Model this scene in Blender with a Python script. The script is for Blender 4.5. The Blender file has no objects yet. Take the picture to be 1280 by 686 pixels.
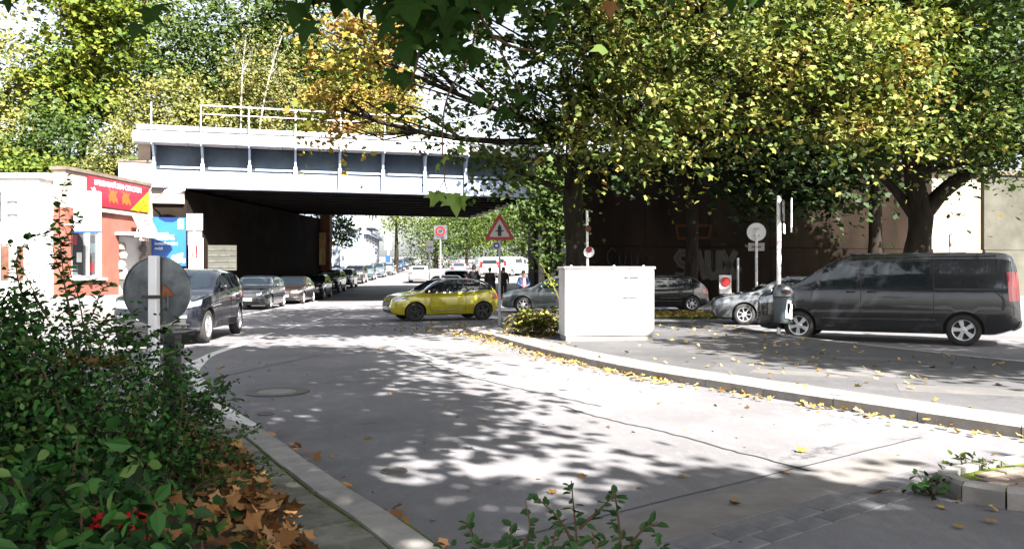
import bpy, bmesh, math, random
import numpy as np
from mathutils import Vector, Matrix, Quaternion
from mathutils.bvhtree import BVHTree

random.seed(7)
rng = np.random.default_rng(11)
SC = bpy.context.scene
COL = SC.collection
R = math.radians

# ------------------------------------------------------------------ camera, sky, sun, exposure
cam_data = bpy.data.cameras.new('camera')
cam = bpy.data.objects.new('camera', cam_data)
COL.objects.link(cam)
cam.location = (0, 0, 1.5)
cam.rotation_euler = (R(90), 0, 0)
cam_data.sensor_width = 36
cam_data.lens = 28.125
cam_data.clip_start = 0.05
cam_data.clip_end = 3000
SC.camera = cam

SUN_EL, SUN_AZ = R(43), R(145)
SUN = Vector((math.sin(SUN_AZ) * math.cos(SUN_EL), math.cos(SUN_AZ) * math.cos(SUN_EL), math.sin(SUN_EL)))
world = bpy.data.worlds.new('World')
SC.world = world
world.use_nodes = True
wn = world.node_tree
for n in list(wn.nodes):
    wn.nodes.remove(n)
sky = wn.nodes.new('ShaderNodeTexSky')
sky.sky_type = 'NISHITA'
sky.sun_disc = False
sky.sun_elevation = SUN_EL
sky.sun_rotation = SUN_AZ
sky.air_density = 1.0
sky.dust_density = 3.0
sky.ozone_density = 0.6
bg = wn.nodes.new('ShaderNodeBackground')
bg.inputs['Strength'].default_value = 0.05
wo = wn.nodes.new('ShaderNodeOutputWorld')
hs = wn.nodes.new('ShaderNodeHueSaturation')
hs.inputs['Saturation'].default_value = 0.38
hs.inputs['Value'].default_value = 1.0
wn.links.new(sky.outputs[0], hs.inputs['Color'])
wn.links.new(hs.outputs[0], bg.inputs[0])
wn.links.new(bg.outputs[0], wo.inputs[0])
sun_data = bpy.data.lights.new('sun', 'SUN')
sun_data.energy = 5.0
sun_data.angle = R(0.55)
sun_data.color = (1.0, 0.955, 0.90)
sun_ob = bpy.data.objects.new('sun', sun_data)
COL.objects.link(sun_ob)
sun_ob.location = (20, -30, 40)
sun_ob.rotation_euler = SUN.to_track_quat('Z', 'Y').to_euler()
SC.view_settings.view_transform = 'Standard'
SC.view_settings.look = 'None'
SC.view_settings.gamma = 1
SC.view_settings.exposure = 2.85

# ------------------------------------------------------------------ helpers
def at(px, py, Y):
    return Vector(((px - 640) * Y / 1000, Y, 1.5 - (py - 343) * Y / 1000))

def gz(y):
    return 0.0 if y < 47 else 0.034 * (y - 47)

def tag(o, label=None, cat=None, group=None, kind=None):
    if label: o['label'] = label
    if cat: o['category'] = cat
    if group: o['group'] = group
    if kind: o['kind'] = kind
    return o

def empty(name, loc=(0, 0, 0), rz=0.0, label=None, cat=None, group=None):
    o = bpy.data.objects.new(name, None)
    o.empty_display_size = 0.1
    COL.objects.link(o)
    o.location = loc
    o.rotation_euler = (0, 0, rz)
    return tag(o, label, cat, group)

def link(name, me, parent=None, mats=None):
    o = bpy.data.objects.new(name, me)
    COL.objects.link(o)
    if parent is not None: o.parent = parent
    if mats is not None:
        for m in (mats if isinstance(mats, (list, tuple)) else [mats]):
            me.materials.append(m)
    return o

def dup_tree(o, parent=None):
    c = o.copy()
    COL.objects.link(c)
    c.parent = parent
    for ch in list(o.children):
        dup_tree(ch, c)
    return c

class MB:
    """collects faces for one mesh"""
    def __init__(s):
        s.v, s.f, s.mi = [], [], []
        s.m = 0
    def raw(s, v, f):
        b = len(s.v)
        s.v += [tuple(p) for p in v]
        s.f += [tuple(i + b for i in q) for q in f]
        s.mi += [s.m] * len(f)
        return s
    def box(s, c, d, M=None, bev=0.0):
        hx, hy, hz = d[0] / 2, d[1] / 2, d[2] / 2
        if bev > 0:
            b = bev
            vs = []
            for sx in (-1, 1):
                for sy in (-1, 1):
                    for sz in (-1, 1):
                        vs += [(sx * hx, sy * (hy - b), sz * (hz - b)), (sx * (hx - b), sy * hy, sz * (hz - b)), (sx * (hx - b), sy * (hy - b), sz * hz)]
            bm = bmesh.new()
            for p in vs: bm.verts.new(p)
            g = bmesh.ops.convex_hull(bm, input=bm.verts[:])
            bm.verts.index_update()
            vv = [v.co.copy() for v in bm.verts]; ff = [[v.index for v in f.verts] for f in bm.faces]
            bm.free()
        else:
            vv = [Vector((sx * hx, sy * hy, sz * hz)) for sx in (-1, 1) for sy in (-1, 1) for sz in (-1, 1)]
            ff = [(0, 1, 3, 2), (4, 6, 7, 5), (0, 4, 5, 1), (2, 3, 7, 6), (0, 2, 6, 4), (1, 5, 7, 3)]
        c = Vector(c)
        if M is not None: vv = [M @ p for p in vv]
        return s.raw([p + c for p in vv], ff)
    def prism(s, poly, a, b, axis='z', M=None):
        """poly in a plane, from a to b along axis"""
        n = len(poly)
        def P(p, t):
            if axis == 'z': q = Vector((p[0], p[1], t))
            elif axis == 'y': q = Vector((p[0], t, p[1]))
            else: q = Vector((t, p[0], p[1]))
            return M @ q if M is not None else q
        v = [P(p, a) for p in poly] + [P(p, b) for p in poly]
        f = [tuple(range(n))[::-1], tuple(range(n, 2 * n))] + [(i, (i + 1) % n, n + (i + 1) % n, n + i) for i in range(n)]
        return s.raw(v, f)
    def tube(s, pts, rad, n=8, cap=True):
        pts = [Vector(p) for p in pts]
        if not isinstance(rad, (list, tuple)): rad = [rad] * len(pts)
        v, f = [], []
        up = None
        for i, p in enumerate(pts):
            d = (pts[min(i + 1, len(pts) - 1)] - pts[max(i - 1, 0)])
            d = d.normalized() if d.length > 1e-9 else Vector((0, 0, 1))
            if up is None:
                up = Vector((1, 0, 0)) if abs(d.x) < 0.8 else Vector((0, 1, 0))
            a = (up - d * up.dot(d)).normalized()
            up = a
            b = d.cross(a)
            for k in range(n):
                t = 2 * math.pi * k / n
                v.append(p + (a * math.cos(t) + b * math.sin(t)) * rad[i])
        for i in range(len(pts) - 1):
            for k in range(n):
                k2 = (k + 1) % n
                f.append((i * n + k, i * n + k2, (i + 1) * n + k2, (i + 1) * n + k))
        if cap:
            f.append(tuple(range(n))[::-1])
            f.append(tuple((len(pts) - 1) * n + k for k in range(n)))
        return s.raw(v, f)
    def lathe(s, prof, n=16, M=None, cap=True):
        """prof: (r,z) list, about z"""
        v, f = [], []
        for r, z in prof:
            for k in range(n):
                t = 2 * math.pi * k / n
                q = Vector((r * math.cos(t), r * math.sin(t), z))
                v.append(M @ q if M is not None else q)
        for i in range(len(prof) - 1):
            for k in range(n):
                k2 = (k + 1) % n
                f.append((i * n + k, i * n + k2, (i + 1) * n + k2, (i + 1) * n + k))
        if cap:
            f.append(tuple(range(n))[::-1])
            f.append(tuple((len(prof) - 1) * n + k for k in range(n)))
        return s.raw(v, f)
    def mesh(s, name, smooth=False, ang=40):
        me = bpy.data.meshes.new(name)
        me.from_pydata([tuple(p) for p in s.v], [], s.f)
        if any(s.mi):
            me.polygons.foreach_set('material_index', s.mi)
        if smooth:
            me.polygons.foreach_set('use_smooth', [True] * len(me.polygons))
            me.set_sharp_from_angle(angle=R(ang))
        me.update()
        return me
    def build(s, name, mats, parent=None, smooth=False, ang=40):
        return link(name, s.mesh(name, smooth, ang), parent, mats)

def text(name, body, size, mat, parent, loc, rot, ext=0.004, align='CENTER', sx=1.0):
    cu = bpy.data.curves.new(name, 'FONT')
    cu.body = body
    cu.size = size
    cu.extrude = ext
    cu.align_x = align
    cu.align_y = 'CENTER'
    cu.resolution_u = 3
    cu.offset = 0.012 * size
    tmp = bpy.data.objects.new('tmp', cu)
    COL.objects.link(tmp)
    dg = bpy.context.evaluated_depsgraph_get()
    me = bpy.data.meshes.new_from_object(tmp.evaluated_get(dg))
    bpy.data.objects.remove(tmp)
    me.name = name
    o = link(name, me, parent, mat)
    o.location = loc
    o.rotation_euler = rot
    o.scale = (sx, 1, 1)
    return o

# ------------------------------------------------------------------ materials
def newmat(name):
    m = bpy.data.materials.new(name)
    m.use_nodes = True
    nt = m.node_tree
    for n in list(nt.nodes): nt.nodes.remove(n)
    out = nt.nodes.new('ShaderNodeOutputMaterial')
    return m, nt, out

def ramp(nt, stops, interp='LINEAR'):
    r = nt.nodes.new('ShaderNodeValToRGB')
    cr = r.color_ramp
    cr.interpolation = interp
    while len(cr.elements) > 1: cr.elements.remove(cr.elements[-1])
    cr.elements[0].position = stops[0][0]
    cr.elements[0].color = (*stops[0][1], 1)
    for p, c in stops[1:]:
        e = cr.elements.new(p)
        e.color = (*c, 1)
    return r

def noise(nt, scale, detail=6, rough=0.6, coord='Object', stretch=None, dist=0.0):
    tc = nt.nodes.new('ShaderNodeTexCoord')
    nz = nt.nodes.new('ShaderNodeTexNoise')
    nz.inputs['Scale'].default_value = scale
    nz.inputs['Detail'].default_value = detail
    nz.inputs['Roughness'].default_value = rough
    nz.inputs['Distortion'].default_value = dist
    if stretch:
        mp = nt.nodes.new('ShaderNodeMapping')
        mp.inputs['Scale'].default_value = stretch
        nt.links.new(tc.outputs[coord], mp.inputs[0])
        nt.links.new(mp.outputs[0], nz.inputs['Vector'])
    else:
        nt.links.new(tc.outputs[coord], nz.inputs['Vector'])
    return nz

def mix(nt, fac, a, b, mode='MIX'):
    m = nt.nodes.new('ShaderNodeMix')
    m.data_type = 'RGBA'
    m.blend_type = mode
    for sock, val in ((0, fac), (6, a), (7, b)):
        if hasattr(val, 'is_output'): nt.links.new(val, m.inputs[sock])
        elif sock == 0: m.inputs[0].default_value = val
        else: m.inputs[sock].default_value = (*val, 1)
    return m.outputs[2]

def bump(nt, h, strength=0.3, dist=0.02):
    b = nt.nodes.new('ShaderNodeBump')
    b.inputs['Strength'].default_value = strength
    b.inputs['Distance'].default_value = dist
    nt.links.new(h, b.inputs['Height'])
    return b.outputs[0]

def solid(name, col, rough=0.6, metal=0.0, var=0.25, scale=3.0, bmp=0.0, bscale=40.0, dirt=None, coat=0.0, spec=0.5, stretch=None, perobj=0.0, streak=None):
    m, nt, out = newmat(name)
    p = nt.nodes.new('ShaderNodeBsdfPrincipled')
    p.inputs['Roughness'].default_value = rough
    p.inputs['Metallic'].default_value = metal
    p.inputs['Coat Weight'].default_value = coat
    p.inputs['Coat Roughness'].default_value = 0.04
    p.inputs['Specular IOR Level'].default_value = spec
    base = None
    if var > 0:
        nz = noise(nt, scale, stretch=stretch)
        lo = tuple(c * (1 - var) for c in col)
        hi = tuple(min(1, c * (1 + var * 0.7)) for c in col)
        r = ramp(nt, [(0.3, lo), (0.7, hi)])
        nt.links.new(nz.outputs[0], r.inputs[0])
        base = r.outputs[0]
        if dirt:
            n2 = noise(nt, scale * 0.35, 8, 0.7, stretch=stretch)
            r2 = ramp(nt, [(0.48, (0, 0, 0)), (0.66, (1, 1, 1))])
            nt.links.new(n2.outputs[0], r2.inputs[0])
            base = mix(nt, r2.outputs[0], base, dirt)
    if streak:
        n5 = noise(nt, 5.0, 6, 0.7, stretch=(1, 1, 0.05))
        r5 = ramp(nt, [(0.52, (0, 0, 0)), (0.68, (0.75, 0.75, 0.75))])
        nt.links.new(n5.outputs[0], r5.inputs[0])
        base = mix(nt, r5.outputs[0], base, streak)
    if perobj > 0:
        oi = nt.nodes.new('ShaderNodeObjectInfo')
        r3 = ramp(nt, [(0, (1 - perobj,) * 3), (1, (1.0,) * 3)])
        nt.links.new(oi.outputs['Random'], r3.inputs[0])
        base = mix(nt, 1.0, base if base is not None else col, r3.outputs[0], 'MULTIPLY')
    if base is not None: nt.links.new(base, p.inputs['Base Color'])
    else: p.inputs['Base Color'].default_value = (*col, 1)
    if bmp > 0:
        n3 = noise(nt, bscale, 4)
        nt.links.new(bump(nt, n3.outputs[0], bmp, 0.01), p.inputs['Normal'])
    nt.links.new(p.outputs[0], out.inputs[0])
    return m

def leafmat(name, stops, trans=0.35, gloss=0.08, rough=0.4, bigvar=0.0):
    trans *= 0.62; gloss *= 0.6
    m, nt, out = newmat(name)
    ge = nt.nodes.new('ShaderNodeNewGeometry')
    r = ramp(nt, stops)
    if bigvar > 0:      # colour runs in patches through the crown, with some scatter from leaf to leaf
        n9 = noise(nt, 0.9, 4, 0.6)
        mr = nt.nodes.new('ShaderNodeMapRange')
        mr.inputs['From Min'].default_value = 0.34; mr.inputs['From Max'].default_value = 0.66
        mr.inputs['To Max'].default_value = 0.58
        nt.links.new(n9.outputs[0], mr.inputs[0])
        ma = nt.nodes.new('ShaderNodeMath'); ma.operation = 'MULTIPLY_ADD'
        nt.links.new(ge.outputs['Random Per Island'], ma.inputs[0])
        ma.inputs[1].default_value = 0.42
        nt.links.new(mr.outputs[0], ma.inputs[2])
        nt.links.new(ma.outputs[0], r.inputs[0])
    else:
        nt.links.new(ge.outputs['Random Per Island'], r.inputs[0])
    colr = r.outputs[0]
    if bigvar > 0:
        nz = noise(nt, 0.55, 3)
        rr = ramp(nt, [(0.35, (1 - bigvar, 1 - bigvar * 0.8, 1 - bigvar)), (0.65, (1 + bigvar, 1 + bigvar * 0.6, 1))])
        nt.links.new(nz.outputs[0], rr.inputs[0])
        colr = mix(nt, 1.0, colr, rr.outputs[0], 'MULTIPLY')
    d = nt.nodes.new('ShaderNodeBsdfDiffuse')
    t = nt.nodes.new('ShaderNodeBsdfTranslucent')
    g = nt.nodes.new('ShaderNodeBsdfGlossy')
    g.inputs['Roughness'].default_value = 0.6
    g.inputs['Color'].default_value = (0.45, 0.48, 0.42, 1)
    nt.links.new(colr, d.inputs[0])
    tint = mix(nt, 1.0, colr, (1.0, 1.0, 0.55), 'MULTIPLY')
    nt.links.new(tint, t.inputs[0])
    a = nt.nodes.new('ShaderNodeMixShader')
    a.inputs[0].default_value = trans
    nt.links.new(d.outputs[0], a.inputs[1]); nt.links.new(t.outputs[0], a.inputs[2])
    b = nt.nodes.new('ShaderNodeMixShader')
    b.inputs[0].default_value = gloss
    nt.links.new(a.outputs[0], b.inputs[1]); nt.links.new(g.outputs[0], b.inputs[2])
    nt.links.new(b.outputs[0], out.inputs[0])
    return m

def asphalt(name, base=(0.128, 0.126, 0.134), patch=0.3, cracks=True):
    m, nt, out = newmat(name)
    p = nt.nodes.new('ShaderNodeBsdfPrincipled')
    p.inputs['Roughness'].default_value = 0.85
    p.inputs['Specular IOR Level'].default_value = 0.35
    big = noise(nt, 0.28, 5, 0.6)
    rb = ramp(nt, [(0.3, tuple(c * (1 - patch) for c in base)), (0.7, tuple(c * (1 + patch) for c in base))])
    nt.links.new(big.outputs[0], rb.inputs[0])
    fine = noise(nt, 90, 3, 0.7)
    rf = ramp(nt, [(0.3, (0.68, 0.68, 0.68)), (0.72, (1.25, 1.24, 1.22))])
    nt.links.new(fine.outputs[0], rf.inputs[0])
    c = mix(nt, 1.0, rb.outputs[0], rf.outputs[0], 'MULTIPLY')
    mid = noise(nt, 2.2, 8, 0.75, stretch=(1, 0.5, 1))
    rm = ramp(nt, [(0.40, (1, 1, 1)), (0.52, (0.86, 0.85, 0.84)), (0.62, (1.08, 1.06, 1.03))])
    nt.links.new(mid.outputs[0], rm.inputs[0])
    c = mix(nt, 1.0, c, rm.outputs[0], 'MULTIPLY')
    if cracks:
        tc = nt.nodes.new('ShaderNodeTexCoord')
        vo = nt.nodes.new('ShaderNodeTexVoronoi')
        vo.feature = 'DISTANCE_TO_EDGE'
        vo.inputs['Scale'].default_value = 0.33
        nd = noise(nt, 1.3, 5, 0.7)
        add = nt.nodes.new('ShaderNodeVectorMath'); add.operation = 'MULTIPLY_ADD'
        nt.links.new(nd.outputs[1], add.inputs[0])
        add.inputs[1].default_value = (1.2, 1.2, 0)
        nt.links.new(tc.outputs['Object'], add.inputs[2])
        nt.links.new(add.outputs[0], vo.inputs['Vector'])
        rc = ramp(nt, [(0.0, (0.35, 0.34, 0.33)), (0.006, (1, 1, 1))])
        nt.links.new(vo.outputs['Distance'], rc.inputs[0])
        n4 = noise(nt, 0.5, 2)
        r4 = ramp(nt, [(0.5, (0, 0, 0)), (0.62, (1, 1, 1))])
        nt.links.new(n4.outputs[0], r4.inputs[0])
        c = mix(nt, r4.outputs[0], c, mix(nt, 1.0, c, rc.outputs[0], 'MULTIPLY'))
    nt.links.new(c, p.inputs['Base Color'])
    nt.links.new(bump(nt, fine.outputs[0], 0.35, 0.006), p.inputs['Normal'])
    nt.links.new(p.outputs[0], out.inputs[0])
    return m

def glass_dark(name, col=(0.015, 0.02, 0.022), rough=0.03, spec=0.7):
    m, nt, out = newmat(name)
    p = nt.nodes.new('ShaderNodeBsdfPrincipled')
    p.inputs['Base Color'].default_value = (*col, 1)
    p.inputs['Roughness'].default_value = rough
    p.inputs['Specular IOR Level'].default_value = spec
    p.inputs['Coat Weight'].default_value = 0.25
    p.inputs['Coat Roughness'].default_value = 0.02
    nz = noise(nt, 1.6, 2)
    nt.links.new(bump(nt, nz.outputs[0], 0.06, 0.05), p.inputs['Normal'])
    nt.links.new(p.outputs[0], out.inputs[0])
    return m

def paint(name, col, metal=0.4, rough=0.2):
    m, nt, out = newmat(name)
    p = nt.nodes.new('ShaderNodeBsdfPrincipled')
    nz = noise(nt, 4.5, 6, 0.65)
    r = ramp(nt, [(0.35, tuple(c * 0.86 for c in col)), (0.65, tuple(min(1, c * 1.05) for c in col))])
    nt.links.new(nz.outputs[0], r.inputs[0])
    nt.links.new(r.outputs[0], p.inputs['Base Color'])
    n2 = noise(nt, 9, 5, 0.7)
    mr = nt.nodes.new('ShaderNodeMapRange')
    mr.inputs['To Min'].default_value = rough * 0.75
    mr.inputs['To Max'].default_value = rough * 1.35
    nt.links.new(n2.outputs[0], mr.inputs[0])
    nt.links.new(mr.outputs[0], p.inputs['Roughness'])
    p.inputs['Metallic'].default_value = metal
    p.inputs['Coat Weight'].default_value = 1.0
    p.inputs['Coat Roughness'].default_value = 0.03
    n3 = noise(nt, 1.4, 3)
    nt.links.new(bump(nt, n3.outputs[0], 0.04, 0.06), p.inputs['Coat Normal'])
    nt.links.new(p.outputs[0], out.inputs[0])
    return m

M = {}
M['asphalt'] = asphalt('asphalt')
M['asphalt_pave'] = asphalt('asphalt_pavement', (0.062, 0.062, 0.066), 0.4)
M['pave_patch'] = asphalt('pavement_patch', (0.088, 0.085, 0.084), 0.3, False)
M['asphalt_side'] = asphalt('asphalt_side', (0.10, 0.10, 0.10), 0.3)
M['kerb'] = solid('kerb_stone', (0.25, 0.235, 0.22), 0.85, var=0.3, scale=5, bmp=0.3, bscale=50, dirt=(0.22, 0.21, 0.19), perobj=0.25)
M['slab'] = solid('paving_slab', (0.15, 0.145, 0.12), 0.9, var=0.35, scale=6, bmp=0.35, bscale=40, dirt=(0.04, 0.055, 0.02), perobj=0.3)
M['edgeband'] = solid('edge_slab', (0.15, 0.138, 0.128), 0.9, var=0.25, scale=4, bmp=0.2, dirt=(0.11, 0.10, 0.092), perobj=0.2)
M['paver'] = solid('brick_paver', (0.19, 0.145, 0.115), 0.9, var=0.25, scale=9, bmp=0.3, perobj=0.3)
M['moss'] = solid('moss', (0.085, 0.11, 0.022), 0.95, var=0.5, scale=12, bmp=0.6, bscale=60, spec=0.06)
M['sett'] = solid('gutter_sett', (0.115, 0.113, 0.118), 0.8, var=0.35, scale=8, bmp=0.4, perobj=0.3)
M['earth'] = solid('earth', (0.05, 0.035, 0.022), 0.95, var=0.5, scale=5, bmp=0.6, bscale=25, spec=0.06)
M['bankgrass'] = solid('bank_grass', (0.06, 0.075, 0.025), 0.95, var=0.6, scale=0.7, bmp=0.6, bscale=8, spec=0.06)
M['line'] = solid('road_paint', (0.50, 0.49, 0.47), 0.7, var=0.12, scale=6, dirt=(0.32, 0.31, 0.30), bmp=0.15)
M['tar'] = solid('tar', (0.03, 0.028, 0.026), 0.7, var=0.3, scale=10)
M['iron'] = solid('cast_iron', (0.06, 0.055, 0.05), 0.6, 0.5, var=0.3, scale=12, bmp=0.3)
M['concrete'] = solid('concrete', (0.24, 0.22, 0.19), 0.9, var=0.25, scale=1.2, bmp=0.25, bscale=20, dirt=(0.16, 0.14, 0.115))
M['plate_concrete'] = solid('cover_concrete', (0.17, 0.165, 0.155), 0.9, var=0.25, scale=12, bmp=0.2)
M['bridge'] = solid('bridge_paint', (0.27, 0.325, 0.42), 0.55, var=0.14, scale=0.9, bmp=0.05, dirt=(0.23, 0.26, 0.32), stretch=(1, 1, 0.5), streak=(0.22, 0.19, 0.165))
M['bridge_conc'] = solid('bridge_fascia', (0.29, 0.30, 0.32), 0.8, var=0.16, scale=0.8, bmp=0.15, dirt=(0.26, 0.20, 0.155), stretch=(1, 1, 0.4), streak=(0.17, 0.135, 0.11))
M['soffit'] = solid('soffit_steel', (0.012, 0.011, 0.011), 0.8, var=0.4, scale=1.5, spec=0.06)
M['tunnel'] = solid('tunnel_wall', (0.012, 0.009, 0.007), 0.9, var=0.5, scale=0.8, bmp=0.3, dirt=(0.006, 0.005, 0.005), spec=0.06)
M['bridge_web'] = solid('bridge_web_shaded', (0.065, 0.085, 0.108), 0.6, var=0.25, scale=0.9, bmp=0.05, dirt=(0.04, 0.05, 0.065), spec=0.06)  # web darker than the girder paint: shade under the overhang put into the colour
M['pillar'] = solid('pillar_brick', (0.10, 0.05, 0.034), 0.9, var=0.4, scale=3, bmp=0.3, spec=0.06)
M['rail'] = solid('galvanised', (0.34, 0.35, 0.37), 0.5, 0.4, var=0.15, scale=6)
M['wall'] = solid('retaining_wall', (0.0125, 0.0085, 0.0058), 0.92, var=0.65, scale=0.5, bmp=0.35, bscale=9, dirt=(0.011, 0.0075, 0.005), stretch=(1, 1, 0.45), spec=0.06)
M['wall_cream'] = solid('wall_cream', (0.27, 0.205, 0.15), 0.9, var=0.16, scale=0.7, bmp=0.2, dirt=(0.31, 0.24, 0.18))  # sunlit stretch of the wall, its brightness put into the colour
M['wall_grey'] = solid('wall_grey', (0.07, 0.068, 0.055), 0.92, var=0.3, scale=0.6, bmp=0.3, dirt=(0.045, 0.042, 0.034), spec=0.06)  # wall beyond the cream bay, its shade put into the colour
M['coping'] = solid('coping', (0.12, 0.10, 0.08), 0.9, var=0.4, scale=1, spec=0.06)
M['white_wall'] = solid('white_render', (0.55, 0.54, 0.53), 0.85, var=0.06, scale=0.8, bmp=0.1, dirt=(0.45, 0.44, 0.43))
M['cream'] = solid('cream_render', (0.33, 0.25, 0.205), 0.85, var=0.16, scale=1.5, bmp=0.15, dirt=(0.25, 0.19, 0.155))
M['terracotta'] = solid('terracotta_render', (0.17, 0.052, 0.033), 0.85, var=0.25, scale=2, bmp=0.2, dirt=(0.12, 0.042, 0.03))
M['greyband'] = solid('grey_band', (0.2, 0.2, 0.2), 0.8, var=0.3, scale=2)
M['red'] = solid('sign_red', (0.22, 0.009, 0.02), 0.4, var=0.08, scale=3)
M['signred'] = solid('traffic_red', (0.24, 0.004, 0.006), 0.35, var=0.1, scale=6)
M['yellow'] = solid('sign_yellow', (0.45, 0.26, 0.004), 0.4, var=0.06)
M['orange'] = solid('sign_orange', (0.24, 0.062, 0.008), 0.5, var=0.3, scale=9)
M['blue'] = solid('board_blue', (0.006, 0.075, 0.33), 0.4, var=0.08)
M['signblue'] = solid('traffic_blue', (0.01, 0.05, 0.27), 0.4, var=0.05)
M['white'] = solid('white_paint', (0.80, 0.80, 0.80), 0.45, var=0.05, scale=4)
M['signwhite'] = solid('sign_white', (0.36, 0.36, 0.35), 0.45, var=0.12, scale=5)
M['offwhite'] = solid('off_white', (0.55, 0.55, 0.55), 0.6, var=0.15, scale=5, dirt=(0.4, 0.38, 0.35))
M['black'] = solid('black', (0.008, 0.008, 0.008), 0.5, var=0.2)
M['rubber'] = solid('rubber', (0.018, 0.017, 0.016), 0.85, var=0.3, scale=8)
M['darkplastic'] = solid('dark_plastic', (0.02, 0.02, 0.022), 0.55, var=0.2)
M['alu'] = solid('alloy', (0.62, 0.63, 0.65), 0.32, 0.85, var=0.12, scale=8)
M['darkalloy'] = solid('dark_alloy', (0.02, 0.02, 0.02), 0.35, 0.5, var=0.2)
M['chrome'] = solid('chrome', (0.75, 0.76, 0.78), 0.15, 1.0, var=0.05)
M['lamp'] = solid('lamp_lens', (0.36, 0.38, 0.41), 0.12, 0.6, var=0.15, scale=14, coat=1.0)
M['redlens'] = solid('tail_lens', (0.40, 0.01, 0.01), 0.15, 0.0, var=0.1, coat=1.0)
M['amber'] = solid('amber_lens', (0.6, 0.2, 0.01), 0.15, var=0.1, coat=1.0)
M['glass'] = glass_dark('car_glass')
M['glass_blue'] = glass_dark('windscreen_glass', (0.008, 0.012, 0.016), 0.05, 0.4)
M['winglass'] = glass_dark('window_glass', (0.05, 0.055, 0.06), 0.05, 0.6)
M['plate'] = solid('number_plate', (0.45, 0.45, 0.44), 0.4, var=0.05)
M['cabinet'] = solid('cabinet_grey', (0.42, 0.415, 0.41), 0.6, var=0.07, scale=2.5, bmp=0.08, dirt=(0.27, 0.262, 0.25), streak=(0.22, 0.21, 0.19))
M['galv'] = solid('galv_back', (0.17, 0.182, 0.19), 0.32, 0.7, var=0.65, scale=5, bmp=0.05)  # galvanised mottling, raised to carry leaf dapples in the sign back's colour
M['bin'] = solid('bin_grey', (0.06, 0.082, 0.092), 0.5, var=0.2, scale=5)
M['polewhite'] = solid('pole_white', (0.78, 0.77, 0.75), 0.6, var=0.15, scale=14, dirt=(0.35, 0.28, 0.26))
M['bark'] = solid('bark', (0.022, 0.018, 0.014), 0.95, var=0.5, scale=7, bmp=0.8, bscale=14, stretch=(1, 1, 0.25), spec=0.06)
M['birchbark'] = solid('birch_bark', (0.55, 0.50, 0.45), 0.9, var=0.4, scale=5)
M['twig'] = solid('twig', (0.09, 0.055, 0.035), 0.9, var=0.3, scale=9, spec=0.06)
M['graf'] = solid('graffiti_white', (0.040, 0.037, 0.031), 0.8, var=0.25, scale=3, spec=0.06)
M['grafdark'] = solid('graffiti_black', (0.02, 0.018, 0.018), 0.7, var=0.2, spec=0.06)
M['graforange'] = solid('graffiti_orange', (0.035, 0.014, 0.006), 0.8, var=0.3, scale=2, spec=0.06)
M['skin'] = solid('skin', (0.55, 0.33, 0.24), 0.55, var=0.08)
M['hair'] = solid('hair', (0.02, 0.013, 0.009), 0.6, var=0.3)
M['denim'] = solid('blue_jacket', (0.035, 0.075, 0.18), 0.85, var=0.3, scale=12)
M['pink'] = solid('pink_shirt', (0.65, 0.32, 0.42), 0.8, var=0.3, scale=18)
M['darkcloth'] = solid('dark_cloth', (0.018, 0.017, 0.018), 0.9, var=0.3, scale=10, spec=0.06)
M['greycloth'] = solid('grey_cloth', (0.04, 0.04, 0.045), 0.9, var=0.3, scale=10, spec=0.06)
M['houseblue'] = solid('house_blue_grey', (0.17, 0.20, 0.255), 0.85, var=0.16, scale=0.6, dirt=(0.12, 0.145, 0.19))
M['housewhite'] = solid('house_white', (0.36, 0.36, 0.38), 0.85, var=0.08)
M['poster'] = solid('poster', (0.40, 0.19, 0.05), 0.5, var=0.6, scale=1.6, dirt=(0.30, 0.42, 0.12))

# leaf materials: colour per leaf
G = dict(dk=(0.0124, 0.0260, 0.0062), md=(0.0279, 0.0527, 0.0093), lt=(0.0403, 0.0682, 0.0112), yg=(0.0806, 0.0930, 0.0136), ye=(0.1364, 0.1240, 0.0217), yo=(0.1674, 0.1023, 0.0310), tan=(0.2232, 0.1426, 0.0682), og=(0.1364, 0.0465, 0.0124), br=(0.0806, 0.0372, 0.0124))
M['leaf_maple'] = leafmat('leaf_maple', [(0, (0.025, 0.05, 0.010)), (0.34, (0.065, 0.10, 0.02)), (0.58, (0.13, 0.15, 0.04)), (0.80, (0.23, 0.20, 0.07)), (0.93, (0.25, 0.16, 0.07)), (1, (0.18, 0.06, 0.016))], 0.4, 0.05, bigvar=0.4)
M['leaf_maple_green'] = leafmat('leaf_maple_green', [(0, G['dk']), (0.4, G['md']), (0.75, G['lt']), (0.95, G['yg']), (1, G['ye'])], 0.35, 0.06, bigvar=0.3)
M['leaf_autumn'] = leafmat('leaf_autumn', [(0, (0.045, 0.075, 0.012)), (0.25, (0.12, 0.13, 0.02)), (0.5, (0.22, 0.17, 0.035)), (0.75, (0.26, 0.15, 0.05)), (0.92, (0.20, 0.075, 0.022)), (1, (0.10, 0.045, 0.015))], 0.4, 0.04, bigvar=0.2)
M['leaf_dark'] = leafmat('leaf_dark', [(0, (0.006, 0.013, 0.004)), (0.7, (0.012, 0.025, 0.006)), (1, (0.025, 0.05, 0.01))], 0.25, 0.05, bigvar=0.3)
M['leaf_bright'] = leafmat('leaf_bright', [(0, (0.03, 0.055, 0.01)), (0.35, (0.06, 0.095, 0.014)), (0.7, (0.105, 0.125, 0.016)), (1, (0.17, 0.155, 0.022))], 0.35, 0.04, bigvar=0.35)
M['leaf_pale'] = leafmat('leaf_pale', [(0, (0.055, 0.07, 0.02)), (0.5, (0.12, 0.125, 0.036)), (0.85, (0.18, 0.165, 0.058)), (1, (0.2, 0.15, 0.08))], 0.3, 0.04, bigvar=0.25)
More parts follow.
